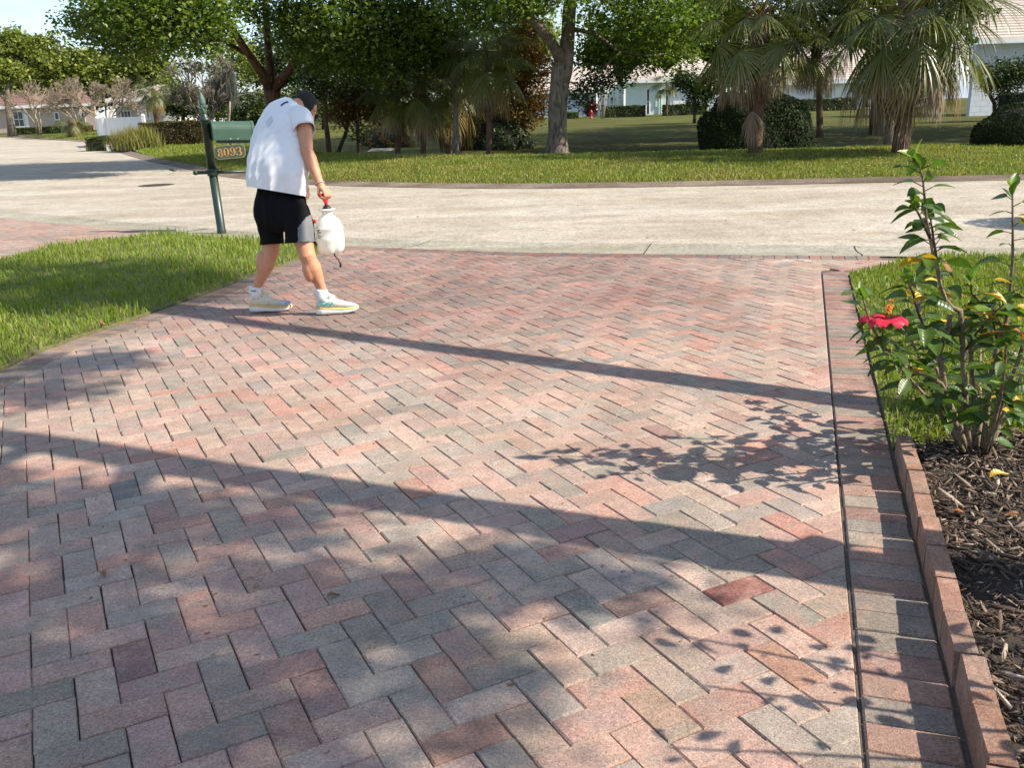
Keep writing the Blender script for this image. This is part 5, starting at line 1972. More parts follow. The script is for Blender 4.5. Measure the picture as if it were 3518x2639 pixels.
# unseen big oak added beyond the right edge to keep the swale in shade
pb = Vector((25.5, 31.5, ztf(25.5, 31.5)))
tree('oak_tree', 'unseen wide oak added outside the right edge to shade the swale', [[(pb, .4), (pb + Vector((0, 0, 3.5)), .32), (pb + Vector((-1, 0, 6)), .2)], [(pb + Vector((0, 0, 3.5)), .2), (pb + Vector((-4, 1, 6.5)), .1)]],
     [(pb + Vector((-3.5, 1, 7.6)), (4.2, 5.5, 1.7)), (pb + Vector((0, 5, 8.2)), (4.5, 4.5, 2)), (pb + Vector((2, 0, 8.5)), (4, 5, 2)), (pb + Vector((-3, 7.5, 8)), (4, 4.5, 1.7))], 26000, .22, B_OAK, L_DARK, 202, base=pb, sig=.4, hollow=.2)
pb = Vector((14.5, 36.5, ztf(14.5, 36.5)))  # high crown put in to shade the swale; low sprays are visible foliage
tree('oak_tree', 'tall dark oak behind the broad palm, its unseen upper crown added to shade the swale', [[(pb, .3), (pb + Vector((0, 0, 4.5)), .24), (pb + Vector((-1.5, 0, 7)), .12)], [(pb + Vector((0, 0, 4.5)), .14), (pb + Vector((2.5, 1, 7)), .08)]],
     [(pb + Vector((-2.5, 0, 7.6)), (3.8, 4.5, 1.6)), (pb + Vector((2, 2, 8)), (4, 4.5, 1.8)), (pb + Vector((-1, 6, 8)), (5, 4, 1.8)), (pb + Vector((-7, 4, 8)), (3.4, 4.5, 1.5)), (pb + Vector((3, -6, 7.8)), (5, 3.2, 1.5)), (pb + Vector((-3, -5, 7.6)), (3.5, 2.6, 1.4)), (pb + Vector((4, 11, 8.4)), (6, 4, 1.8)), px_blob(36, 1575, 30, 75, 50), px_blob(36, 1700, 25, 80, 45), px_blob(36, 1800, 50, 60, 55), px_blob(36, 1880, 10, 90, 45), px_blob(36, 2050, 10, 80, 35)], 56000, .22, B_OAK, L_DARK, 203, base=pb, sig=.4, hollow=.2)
shrub_dome('round_shrub', 'clipped round shrub outside the right edge by the street', 'shrub', Vector((7.75, 10.0, 0)), 1.1, .85, 1.75, 9000, .07, L_DARK, 204, rough=.04, power=2.4)

# ------------------------------------------------------------------ mailbox
M_GREENP = simple('mailbox_green', (0.050, 0.100, 0.066), (0.040, 0.084, 0.054), 12, .38, .06, 60)
M_GREEND = simple('post_green', (0.020, 0.040, 0.028), (0.013, 0.026, 0.019), 10, .40, .08, 40)
M_GOLD = simple('gold_numeral', (0.50, 0.28, 0.075), (0.38, 0.20, 0.05), 30, .5)
M_PLATE = simple('plate_green', (0.060, 0.080, 0.060), (0.045, 0.060, 0.045), 14, .55)
M_PLATE_E = simple('plate_edge', (0.36, 0.33, 0.23), (0.26, 0.24, 0.16), 30, .7)
Yp_ = 12.15
pbot = at(479, 502, Yp_)
pbot.z = 0.0
ptop = at(433, 197, Yp_)
mbx = empty('mailbox', pbot, 0, 'green mailbox on a leaning green post with house number plate', 'mailbox')
ax = (ptop - pbot)
HP = ax.length
MP = ax.to_track_quat('Z', 'Y').to_matrix().to_4x4()
sc_ = pxm(Yp_, 1.2)
mb = MB()
mb.lathe([(.060, -.12), (.060, .02), (.055, .03), (.055, HP - 168 * sc_)], 20, MP)
mb.build('post', M_GREEND, mbx, True)
mb = MB()
zc = HP - 176 * sc_
mb.lathe([(.057, zc), (.072, zc + .01), (.072, zc + .035), (.062, zc + .045), (.078, zc + .06), (.078, zc + .085), (.055, zc + .095)], 20, MP)
mb.build('collar', M_GREEND, mbx, True)
mb = MB()
zt2 = HP - 62 * sc_
mb.lathe([(.054, zc + .09), (.052, zt2 - .01), (.060, zt2), (.068, zt2 + .012), (.068, zt2 + .035), (.058, zt2 + .045), (.05, zt2 + .06), (.040, zt2 + .085), (.034, zt2 + .10)], 20, MP)
mb.build('upper_post', M_GREEND, mbx, True)
M_VERD = simple('verdigris_finial', (0.10, 0.17, 0.14), (0.055, 0.10, 0.085), 40, .6, .3, 120)
mb = MB()
zf = zt2 + .10
mb.lathe([(.034, zf), (.030, zf + .03), (.042, zf + .045), (.032, zf + .07)], 16, MP)
for k in range(6):
    a = k * math.pi / 3
    c, s_ = math.cos(a), math.sin(a)
    mb.tube([MP @ Vector((c * .03, s_ * .03, zf + .05)), MP @ Vector((c * .052, s_ * .052, zf + .085)), MP @ Vector((c * .058, s_ * .058, zf + .105))], [.014, .012, .004], 5)
mb.build('finial_leaves', M_VERD, mbx, True)
mb = MB()
zp = zf + .07
hpn = HP - zp
prof = [(max(.004, .040 * math.sin(math.pi * min(1, (.12 + .88 * t)) ** .9)), zp + hpn * t) for t in np.linspace(0, 1, 22)]
mb.lathe(prof, 28, MP, fn=lambda r, z, t: r * (1 + .07 * math.sin(7 * t + 55 * (z - zp)) * math.sin(7 * t - 55 * (z - zp))))
mb.build('pineapple_finial', M_VERD, mbx, True)
# crossbar with ball end and box bracket
A = Vector((math.cos(R(24)), math.sin(R(24)), -.03)).normalized()
cpos = MP @ Vector((0, 0, zc + .045))
mb = MB()
mb.tube([cpos - A * .20, cpos + A * .62], [.022, .022], 12)
mb.lathe([(.012, -.03), (.028, -.02), (.034, 0), (.028, .02), (.012, .03)], 14, Matrix.Translation(cpos - A * .215) @ A.to_track_quat('Z', 'Y').to_matrix().to_4x4())
mb.build('crossbar', M_GREEND, mbx, True)
# box body: straight sides, half round top, long axis A
side = Vector((A.y, -A.x, 0)).normalized()
bx0 = at(461, 303, Yp_ - .06) - pbot
L_, hw_, hs = .50, .115, .125
MBX = Matrix(((A.x, side.x, 0, bx0.x), (A.y, side.y, 0, bx0.y), (A.z, side.z, 1, bx0.z), (0, 0, 0, 1)))
sec = [(-hw_, 0), (hw_, 0), (hw_, hs)] + [(hw_ * math.cos(t), hs + hw_ * math.sin(t)) for t in np.linspace(0.16, math.pi - .16, 13)] + [(-hw_, hs)]


def box_loft(x0, x1, grow=0.0):
    vs, fs = [], []
    n = len(sec)
    for xv in (x0, x1):
        for (y, z) in sec:
            vs.append(MBX @ Vector((xv, y * (1 + grow), z * (1 + grow) - grow * .06)))
    fs += [tuple(range(n))[::-1], tuple(range(n, 2 * n))] + [(i, (i + 1) % n, n + (i + 1) % n, n + i) for i in range(n)]
    return vs, fs


mb = MB()
mb.add(*box_loft(0.0, L_))
bo = mb.build('box', M_GREENP, mbx, bevel=.006)
mb = MB()
mb.add(*box_loft(-.012, .022, .035))
mb.build('rear_rim', M_GREENP, mbx, bevel=.004)
mb = MB()
mb.add(*box_loft(L_ - .02, L_ + .016, .035))
mb.build('door', M_GREENP, mbx, bevel=.004)
mb = MB()
mb.box((.03, -.09, -.035), (L_ - .03, .09, -.002), MBX)
mb.build('bracket', M_GREEND, mbx)
mb = MB()
for rx in (.20, .29):
    mb.lathe([(.006, 0), (.006, .004), (.002, .006)], 8, MBX @ Matrix.Translation((rx, hw_ + .0005, .02)) @ Matrix.Rotation(-math.pi / 2, 4, 'X'))
mb.build('rivets', M_WHITE, mbx)
# number plate
pc = at(496.5, 327.5, Yp_ - .10) - pbot
MPL = Matrix.Translation(pc) @ Matrix.Rotation(R(13), 4, 'Z') @ Matrix.Rotation(math.pi / 2, 4, 'X') @ Matrix.Rotation(R(2.5), 4, 'Z')
wp, hp_ = .192, .083
nt_ = .03
out_ = [(-wp + nt_, -hp_), (wp - nt_, -hp_), (wp - nt_ * .6, -hp_ + nt_ * .75), (wp, -hp_ + nt_), (wp, hp_ - nt_), (wp - nt_ * .6, hp_ - nt_ * .75), (wp - nt_, hp_), (-wp + nt_, hp_), (-wp + nt_ * .6, hp_ - nt_ * .75), (-wp, hp_ - nt_), (-wp, -hp_ + nt_), (-wp + nt_ * .6, -hp_ + nt_ * .75)]
mb = MB()
mb.prism(out_, -.006, .006, MPL)
pl_ = mb.build('number_plate', M_PLATE_E, mbx)
mb = MB()
mb.prism([(x * .965, y * .94 + .002) for x, y in out_], .006, .008, MPL)
mb.build('plate_face', M_PLATE, pl_)


def text_mesh(txt, size, ext=.001, bold=0.0, sx=1.0, shear=0.0):
    cu = bpy.data.curves.new('lettering', 'FONT')
    cu.body = txt
    cu.size = size
    cu.extrude = ext
    cu.offset = bold
    cu.shear = shear
    cu.align_x = 'CENTER'
    cu.align_y = 'CENTER'
    o = bpy.data.objects.new('lettering', cu)
    COL.objects.link(o)
    bpy.context.view_layer.update()
    me = bpy.data.meshes.new_from_object(o.evaluated_get(bpy.context.evaluated_depsgraph_get()))
    bpy.data.objects.remove(o)
    bpy.data.curves.remove(cu)
    me.name = 'lettering'
    if sx != 1:
        for v in me.vertices:
            v.co.x *= sx
    return me


def serif_digits():
    """8093 in a fat-and-thin serif face, drawn as swept strokes."""
    mb = MB()

    def ring(cx, cy, rx, ry, thick, thin):
        n = 30
        vs, fs = [], []
        for k in range(n):
            t = 2 * math.pi * k / n
            c, s_ = math.cos(t), math.sin(t)
            w = thin + (thick - thin) * abs(c) ** 1.6
            for z in (0, .003):
                vs.append((cx + rx * c, cy + ry * s_, z))
                vs.append((cx + (rx - w) * c, cy + (ry - max(thin, w * .55)) * s_, z))
        for k in range(n):
            a, b = 4 * k, 4 * ((k + 1) % n)
            fs += [(a + 2, b + 2, b + 3, a + 3), (a, b, b + 2, a + 2), (a + 1, a + 3, b + 3, b + 1)]
        mb.add(vs, fs)

    def stroke(pts):
        vs, fs = [], []
        for i, (x, y, w) in enumerate(pts):
            a = Vector(pts[max(0, i - 1)][:2])
            b = Vector(pts[min(len(pts) - 1, i + 1)][:2])
            d = (b - a).normalized()
            nn = Vector((-d.y, d.x)) * w * .5
            for z in (0, .003):
                vs += [(x + nn.x, y + nn.y, z), (x - nn.x, y - nn.y, z)]
        for i in range(len(pts) - 1):
            a, b = 4 * i, 4 * i + 4
            fs += [(a + 2, a + 3, b + 3, b + 2), (a, a + 2, b + 2, b), (a + 1, b + 1, b + 3, a + 3)]
        mb.add(vs, fs)

    h = .105
    # 8
    ring(-.115, h * .24, .026, h * .245, .017, .006)
    ring(-.115, -h * .25, .031, h * .265, .019, .006)
    # 0
    ring(-.042, 0, .033, h * .5, .021, .006)
    # 9
    ring(.033, h * .20, .030, h * .30, .019, .006)
    stroke([(.0625, h * .2, .016), (.060, -h * .05, .018), (.052, -h * .28, .015), (.036, -h * .45, .009), (.018, -h * .47, .006), (.006, -h * .40, .005)])
    ring(.009, -h * .36, .010, .010, .0095, .009)
    # 3
    def arc(cx, cy, rx, ry, a0, a1, thick, thin, n=14):
        P = []
        for k in range(n + 1):
            t = a0 + (a1 - a0) * k / n
            P.append((cx + rx * math.cos(t), cy + ry * math.sin(t), thin + (thick - thin) * max(0, math.cos(t)) ** 1.3))
        return P
    stroke(arc(.105, h * .25, .026, h * .23, 2.6, -1.5, .018, .006))
    stroke(arc(.105, -h * .24, .030, h * .25, 1.5, -2.7, .020, .006))
    ring(.083, h * .33, .009, .009, .0085, .008)
    ring(.080, -h * .33, .010, .010, .0095, .009)
    return mb


sd = serif_digits()
sd.v = [tuple(MPL @ Vector((x * 1.04, y * 1.0, z + .0081))) for x, y, z in sd.v]
sd.build('numerals', M_GOLD, pl_)

# ------------------------------------------------------------------ small things on the street
mh = gz(338, 400)
mh.z = zroad(0, mh.y, 0) + 0.004
M_IRON = simple('cast_iron', (0.085, 0.062, 0.050), (0.045, 0.034, 0.030), 30, .7, .6, 60)
mb = MB()
mb.lathe([(.40, -.01), (.40, .004), (.36, .006), (.355, .002), (0.01, .003)], 36)
for i in range(-4, 5):
    for j in range(-4, 5):
        if math.hypot(i, j) < 4.3:
            mb.box((i * .075 - .022, j * .075 - .022, .0031), (i * .075 + .022, j * .075 + .022, .009))
tag(mb.build('manhole_cover', M_IRON, None, loc=mh), 'round rusty manhole cover in the street left of the mailbox', 'manhole cover')
bp_ = gz(374, 374)
brd = empty('bird', (bp_.x, bp_.y, zroad(0, bp_.y, 0)), R(20), 'small black bird with raised tail standing in the street', 'bird')
M_BIRD = simple('black_feathers', (.018, .019, .024), (.010, .010, .014), 20, .4)
mb = MB()
pts, rd = [], []
for t, z, r_ in [(-.085, .088, .006), (-.06, .095, .022), (-.02, .095, .034), (.03, .085, .036), (.07, .075, .026), (.10, .085, .012)]:
    pts.append(Vector((t, 0, z)))
    rd.append(r_)
mb.tube(pts, rd, 12)
mb.lathe([(.004, -.024), (.02, -.014), (.024, 0), (.02, .014), (.004, .024)], 12, Matrix.Translation((-.078, 0, .115)))
mb.build('body', M_BIRD, brd, True)
mb = MB()
mb.add([(.08, -.012, .085), (.08, .012, .085), (.19, .022, .155), (.19, -.022, .155), (.08, -.012, .078), (.08, .012, .078), (.19, .022, .150), (.19, -.022, .150)], [(0, 1, 2, 3), (7, 6, 5, 4), (0, 4, 5, 1), (1, 5, 6, 2), (2, 6, 7, 3), (3, 7, 4, 0)])
mb.build('tail', M_BIRD, brd)
mb = MB()
mb.tube([(-.098, 0, .115), (-.13, 0, .108)], [.007, .001], 6)
mb.build('beak', M_BIRD, brd)
for sy in (-.013, .013):
    mb = MB()
    mb.tube([(.0, sy, .06), (.008, sy, .03), (0, sy, .002), (-.02, sy, .002)], [.004, .003, .003, .002], 5)
    mb.build('leg', M_BIRD, brd)

# ------------------------------------------------------------------ mulch bed and brick edging
M_MULCH = simple('mulch_soil', (0.050, 0.036, 0.026), (0.022, 0.016, 0.012), 30, .95, .8, 80, vec='pos')
bed = [eR(-1.6), eR(0), eR(1.0), eR(2.03), (2.2, 3.60), (5, 3.6), (5, -.5), (1.0, -.8)]
flat_poly('mulch_bed', [(p[0] + bn[0] * .02, p[1] + bn[1] * .02) if i < 4 else p for i, p in enumerate(bed)], 0.018, M_MULCH)
mchip, nt, b_ = new_mat('wood_chip')
a_ = nt.nodes.new('ShaderNodeAttribute')
a_.attribute_name = 'tint'
c_ = ramp(nt, [(0.0, (0.028, 0.018, 0.012)), (0.40, (0.075, 0.046, 0.030)), (0.68, (0.155, 0.105, 0.072)), (0.90, (0.30, 0.23, 0.17)), (1.0, (0.42, 0.36, 0.30))], a_.outputs['Fac'])
mpn = nt.nodes.new('ShaderNodeMapping')
c_ = mixc(nt, c_, ramp(nt, [(.35, (.6, .6, .6)), (.65, (1.2, 1.2, 1.2))], noise(nt, 160, 4, .7, pos(nt))), 1.0, 'MULTIPLY')
nt.links.new(c_, b_.inputs['Base Color'])
b_.inputs['Roughness'].default_value = .85
bump(nt, b_, noise(nt, 220, 3, .7, pos(nt)), .5, .003)
qb = pts_in(bed, 60000)
qb = qb[(qb[:, 0] < .66 * qb[:, 1] + 1.3) & (qb[:, 1] > .7)]
q_, n_ = near_seg(np.array([BORDER[0], BORDER[4]]), np.array([1.0, 1.0]))
dist = (qb - BORDER[0]) @ bn
qb = qb[dist > .292]
nc = len(qb)
Lc = np.clip(rng.lognormal(-3.55, .55, nc), .010, .11)
Wc = np.clip(Lc * rng.uniform(.06, .26, nc), .002, .016)
Tc = np.clip(Wc * rng.uniform(.15, .5, nc), .0012, .007)
az, tl, rl = rng.uniform(0, 6.28, nc), rng.normal(0, .32, nc), rng.normal(0, .5, nc)
U = np.stack([np.cos(az) * np.cos(tl), np.sin(az) * np.cos(tl), np.sin(tl)], 1)
Vv = np.stack([-np.sin(az), np.cos(az), 0 * az], 1)
Wv = np.cross(U, Vv)
V2 = Vv * np.cos(rl)[:, None] + Wv * np.sin(rl)[:, None]
W2 = np.cross(U, V2)
zc_ = .020 + rng.uniform(0, .026, nc) + .012 * vnoise(qb, 6, 5)
cc = np.concatenate([qb, zc_[:, None]], 1)
co = []
for sx, tp in ((-1, .55), (1, .4)):
    for sy, sz in ((-1, -1), (1, -1), (1, 1), (-1, 1)):
        k = tp * rng.uniform(.5, 1.4, nc)
        co.append(cc + U * (sx * Lc / 2)[:, None] + V2 * (sy * Wc / 2 * k)[:, None] + W2 * (sz * Tc / 2)[:, None])
for sy, sz in ((-1, -1), (1, -1), (1, 1), (-1, 1)):
    co.append(cc + U * (rng.uniform(-.2, .2, nc) * Lc)[:, None] + V2 * (sy * Wc / 2)[:, None] + W2 * (sz * Tc * .6)[:, None])
co = np.stack(co, 1).reshape(-1, 3)
qd = []
for a0, b0 in ((0, 8), (8, 4)):
    for k in range(4):
        qd.append((a0 + k, a0 + (k + 1) % 4, b0 + (k + 1) % 4, b0 + k))
qd += [(3, 2, 1, 0), (4, 5, 6, 7)]
fc = (np.arange(nc) * 12)[:, None, None] + np.array(qd)[None]
tint = np.clip(rng.beta(1.5, 1.55, nc) + (rng.random(nc) < .10) * .30, 0, 1)
tag(place('mulch', fast_mesh('mulch', co, fc.reshape(-1, 4), attrs={'tint': np.repeat(tint, 12)}), mchip), kind='stuff')

ed0 = BORDER[1] + bn * .222
edg = empty('brick_edging', (*(BORDER[1] + bn * .222 + dirb * 1.0), 0), 0, 'row of upright orange bricks edging the mulch bed', 'edging')
ebase = np.array(edg.location[:2])
s_ = 1.99
k = 0
while s_ > -1.4:
    Lb = .198 + rng.normal(0, .002)
    c = ed0 + dirb * (s_ - Lb / 2) + bn * rng.normal(0, .0025)
    t = dirb
    hz = .092 + rng.normal(0, .0045)
    quad = [c - t * (Lb / 2 - .002) + bn * 0, c + t * (Lb / 2 - .002) + bn * 0, c + t * (Lb / 2 - .002) + bn * .056, c - t * (Lb / 2 - .002) + bn * .056]
    v, f = brick_prism(np.array(quad) - c, hz, hz + .05, .005)
    me = bpy.data.meshes.new('brick')
    me.from_pydata(v, [], f)
    o = place('brick', me, M_BRICK, edg, (*(c - ebase), 0), (rng.normal(0, .012), rng.normal(0, .012), rng.normal(0, .012)))
    col = [(0.30, 0.170, 0.115), (0.27, 0.158, 0.115), (0.32, 0.20, 0.135), (0.25, 0.158, 0.122), (0.285, 0.162, 0.122)][rng.integers(5)]
    o.color = (*col, 1)
    s_ -= Lb + .004
    k += 1
# ------------------------------------------------------------------ the man
M_SKIN = new_mat('skin')
_m, nt, b_ = M_SKIN
c_ = ramp(nt, [(0.3, (0.50, 0.240, 0.138)), (0.7, (0.58, 0.290, 0.180))], noise(nt, 14, 5, .6, pos(nt)))
c_ = mixc(nt, c_, ramp(nt, [(.35, (.90, .84, .80)), (.65, (1.05, 1.03, 1.02))], noise(nt, 90, 3, .6, pos(nt))), 1.0, 'MULTIPLY')
nt.links.new(c_, b_.inputs['Base Color'])
b_.inputs['Roughness'].default_value = .48
b_.inputs['Subsurface Weight'].default_value = .12
b_.inputs['Subsurface Radius'].default_value = (.012, .004, .002)
bump(nt, b_, noise(nt, 240, 3, .6, pos(nt)), .12, .002)
M_SKIN = _m
M_SHIRT, nt, b_ = new_mat('white_cotton')
p_n = pos(nt)
nt.links.new(ramp(nt, [(.3, (.74, .74, .77)), (.7, (.80, .80, .82))], noise(nt, 9, 4, .6, p_n)), b_.inputs['Base Color'])
b_.inputs['Roughness'].default_value = .9
b_.inputs['Specular IOR Level'].default_value = .1
b_.inputs['Sheen Weight'].default_value = .15
bump(nt, b_, noise(nt, 700, 2, .6, p_n), .12, .001)
M_SHORTS = simple('black_sport_cloth', (.0075, .0075, .008), (.005, .005, .0055), 20, .9, .10, 500, spec=.12, vec='pos', bdist=.001)
M_SHORTG = simple('grey_side_panel', (.15, .155, .165), (.125, .13, .14), 20, .8, .12, 500, vec='pos', bdist=.001)
M_HAIR = simple('dark_hair', (.014, .011, .010), (.006, .005, .005), 90, .75, .9, 240, vec='pos', bdist=.004)

SK = lambda x, y, Yd: at(x, y, Yd)


def ellipsoid(mb, c, r, M=None, n=20, m=12):
    prof = [(max(.0005, math.sin(math.pi * k / m)), -math.cos(math.pi * k / m)) for k in range(m + 1)]
    MM = Matrix.Translation(c) @ (M.to_4x4() if M is not None else Matrix.Identity(4)) @ Matrix.Diagonal((r[0], r[1], r[2], 1))
    mb.lathe(prof, n, MM)


def capsule(mb, pts, n=16):
    P = [p for p, r in pts]
    Q = []
    for i in range(len(pts) - 1):
        (a, ra), (b, rb_) = pts[i], pts[i + 1]
        k = max(2, int((b - a).length / .03))
        for j in range(k):
            t = j / k
            Q.append((a.lerp(b, t), ra + (rb_ - ra) * (t * t * (3 - 2 * t))))
    Q.append(pts[-1])
    # rounded ends
    d0 = (Q[0][0] - Q[1][0]).normalized()
    d1 = (Q[-1][0] - Q[-2][0]).normalized()
    H0 = [(Q[0][0] + d0 * Q[0][1] * s, Q[0][1] * math.sqrt(max(.02, 1 - s * s))) for s in (.97, .8, .5)]
    H1 = [(Q[-1][0] + d1 * Q[-1][1] * s, Q[-1][1] * math.sqrt(max(.02, 1 - s * s))) for s in (.5, .8, .97)]
    Q = H0 + Q + H1
    mb.tube([q[0] for q in Q], [q[1] for q in Q], n)


def remeshed(mb, voxel, smooth_it=6, fac=.5):
    me = mb.mesh('raw')
    o = place('raw', me)
    m = o.modifiers.new('r', 'REMESH')
    m.mode = 'VOXEL'
    m.voxel_size = voxel
    s = o.modifiers.new('s', 'SMOOTH')
    s.iterations = smooth_it
    s.factor = fac
    bpy.context.view_layer.update()
    out = bpy.data.meshes.new_from_object(o.evaluated_get(bpy.context.evaluated_depsgraph_get()))
    bpy.data.objects.remove(o)
    bpy.data.meshes.remove(me)
    out.polygons.foreach_set('use_smooth', np.ones(len(out.polygons), bool))
    return out


def cut(me, co, no):
    """Remove what lies on the side the normal points to, leaving an open edge."""
    bm = bmesh.new()
    bm.from_mesh(me)
    bmesh.ops.bisect_plane(bm, geom=bm.verts[:] + bm.edges[:] + bm.faces[:], plane_co=co, plane_no=no, clear_outer=True)
    bm.to_mesh(me)
    bm.free()
    return me


man_base = Vector((-1.60, 6.62, 0))
man = empty('person', man_base, 0, 'man in white t-shirt and black shorts bending over with a white sprayer', 'person')
ob_ = -man_base

shR, elR, wrR = SK(654, 252, 6.90), SK(663, 326, 6.74), SK(691, 397, 6.68)
shL, elL, wrL = SK(602, 252, 7.20), SK(636, 330, 7.16), SK(652, 388, 7.02)
neck, headc = SK(643, 227, 7.09), SK(661, 230, 7.17)
hipR, hipL = SK(636, 452, 6.64), SK(585, 448, 6.80)
hR_, tR_ = gz(681, 684), gz(764, 669)
hL_ = gz(537, 684)
SHOE_R = (Vector((hR_.x, hR_.y + .045, 0)), math.atan2(.06, .30), 0.0)
SHOE_L = (Vector((hL_.x, hL_.y + .045, .012)), math.atan2(.075, .29), R(3.0))


def shoe_pt(sh, x, z):
    return Matrix.Translation(sh[0]) @ Matrix.Rotation(sh[1], 4, 'Z') @ Matrix.Rotation(sh[2], 4, 'Y') @ Vector((x * 1.03, 0, z * 1.2))


knR, anR, anR2 = SK(664, 553, 6.56), shoe_pt(SHOE_R, .060, .150), shoe_pt(SHOE_R, .055, .085)
knL, anL, anL2 = SK(585, 545, 6.75), shoe_pt(SHOE_L, .058, .150), shoe_pt(SHOE_L, .054, .085)
body = MB()
# torso (under the clothes), neck and head
capsule(body, [(SK(608, 440, 6.76), .105), (SK(604, 360, 6.83), .105), (SK(612, 288, 6.97), .10), (SK(624, 256, 7.05), .070), (neck, .056), (SK(652, 228, 7.12), .056)], 18)
capsule(body, [(SK(625, 258, 7.04), .075), (shR, .058)])
capsule(body, [(SK(615, 258, 7.06), .07), (shL, .05)])
fdir = Vector((.13, .80, -.58)).normalized()                     # where the face points
hx = fdir.cross(Vector((0, 0, 1))).normalized()
hz_ = hx.cross(fdir).normalized()
HM = Matrix((hx, fdir, hz_)).transposed()
ellipsoid(body, headc, (.076, .098, .098), HM)
ellipsoid(body, headc + fdir * .035 - hz_ * .055, (.058, .066, .075), HM)
ellipsoid(body, headc + fdir * .075 - hz_ * .095, (.035, .032, .030), HM)
capsule(body, [(headc + fdir * .092 - hz_ * .010, .010), (headc + fdir * .112 - hz_ * .042, .014)], 8)
capsule(body, [(headc + fdir * .092 - hz_ * .078 - hx * .02, .008), (headc + fdir * .097 - hz_ * .076, .010), (headc + fdir * .092 - hz_ * .078 + hx * .02, .008)], 8)
# ears
for s in (-1, 1):
    ec = headc + hx * s * .078 - fdir * .008 - hz_ * .018
    ellipsoid(body, ec, (.012, .022, .034), HM, 12, 8)
    ellipsoid(body, ec - hz_ * .022 + fdir * .004, (.010, .012, .014), HM, 10, 6)
# arms
capsule(body, [(shR, .060), (shR.lerp(elR, .35), .058), (shR.lerp(elR, .8), .050), (elR, .044), (elR.lerp(wrR, .25), .049), (elR.lerp(wrR, .6), .040), (wrR, .029)])
capsule(body, [(shL, .058), (elL, .044), (elL.lerp(wrL, .3), .046), (wrL, .029)])
# legs
capsule(body, [(hipR, .070), (hipR.lerp(knR, .55), .072), (knR, .061), (knR.lerp(anR, .12), .057), (knR.lerp(anR, .34), .064), (knR.lerp(anR, .62), .049), (knR.lerp(anR, .86), .036), (anR, .034), (anR2, .033)])
capsule(body, [(hipL, .070), (hipL.lerp(knL, .55), .072), (knL, .060), (knL.lerp(anL, .12), .056), (knL.lerp(anL, .34), .062), (knL.lerp(anL, .62), .048), (knL.lerp(anL, .86), .035), (anL, .034), (anL2, .033)])
# calf muscles bulge backwards
for kn, an in ((knR, anR), (knL, anL)):
    ellipsoid(body, kn.lerp(an, .32) + Vector((-.022, -.018, 0)), (.048, .048, .105), None)
# right hand: a fist round the sprayer's grip bar
Bx = Vector((.46, .885, -.08)).normalized()
grip = SK(701, 421, 6.66)
Nx = Vector((.885, -.46, 0)).normalized()
Dn = Vector((0, 0, -1))
capsule(body, [(wrR, .028), (wrR.lerp(grip, .45) + Vector((0, 0, .012)), .031)])
for k in range(4):
    off = Bx * (-.034 + .0235 * k)
    ln = (1.0, 1.06, 1.02, .86)[k]
    rf = (.0098, .0100, .0098, .0086)[k]
    kn0 = wrR.lerp(grip, .40) + off * .55 + Vector((0, 0, .008))
    k1 = grip + off + Nx * .020 + Vector((0, 0, .030 * ln))
    k2 = grip + off + Nx * .031 + Dn * .006
    k3 = grip + off + Nx * .010 + Dn * (.026 * ln)
    k4 = grip + off - Nx * .012 + Dn * (.018 * ln)
    capsule(body, [(kn0, .014), (k1, rf * 1.22), (k2, rf * 1.05), (k3, rf), (k4, rf * .88)], 8)
th0 = wrR.lerp(grip, .35) - Bx * .022 - Nx * .006
capsule(body, [(th0, .014), (grip - Bx * .040 - Nx * .022 + Vector((0, 0, .006)), .0125), (grip - Bx * .046 + Nx * .002 + Dn * .014, .0105), (grip - Bx * .040 + Nx * .020 + Dn * .020, .0088)], 8)
# left hand: relaxed, hanging behind the shirt front
capsule(body, [(wrL, .028), (wrL + Vector((.02, .01, -.07)), .030)])
for k in range(4):
    o_ = Vector((.5, .8, 0)) * (-.030 + .020 * k)
    capsule(body, [(wrL + o_ * .7 + Vector((.02, .01, -.075)), .011), (wrL + o_ + Vector((.025, .0, -.115)), .0095), (wrL + o_ + Vector((.012, -.01, -.150 + .006 * abs(k - 1.4))), .008)], 8)
capsule(body, [(wrL + Vector((.0, -.02, -.03)), .012), (wrL + Vector((-.004, -.035, -.075)), .009)], 8)
bm_ = remeshed(body, .0052, 4, .5)
bo_ = place('body', bm_, M_SKIN, man, ob_)
# eyes
for s in (-1, 1):
    mb = MB()
    ellipsoid(mb, headc + fdir * .086 + hx * s * .031 - hz_ * .012, (.011, .011, .011), HM, 12, 8)
    mb.build('eye', simple('eye_white', (.6, .58, .55), rough=.2), man, True, loc=ob_)
# hair: short dark cap over crown and back of the head, cut above the ears and at the nape
hb = MB()
ellipsoid(hb, headc - fdir * .004 + hz_ * .006, (.085, .107, .106), HM, 28, 20)
hm = remeshed(hb, .006, 3)
bm = bmesh.new()
bm.from_mesh(hm)
HI = HM.inverted()
dead = []
for v in bm.verts:
    l = HI @ (v.co - headc)
    if (l.y > .062 - .35 * max(0, .05 - l.z) and l.z < .052) or (l.z < -.078 - .20 * l.y) or (abs(l.x) > .062 and l.z < -.004 and -.028 < l.y) or (l.y > .02 and l.z < -.02):
        dead.append(v)
    else:
        v.co += (v.co - headc).normalized() * (.006 * mnoise.noise(v.co * 90) + .003 * mnoise.noise(v.co * 260))
bmesh.ops.delete(bm, geom=dead, context='VERTS')
bm.to_mesh(hm)
bm.free()
place('hair', hm, M_HAIR, man, ob_)
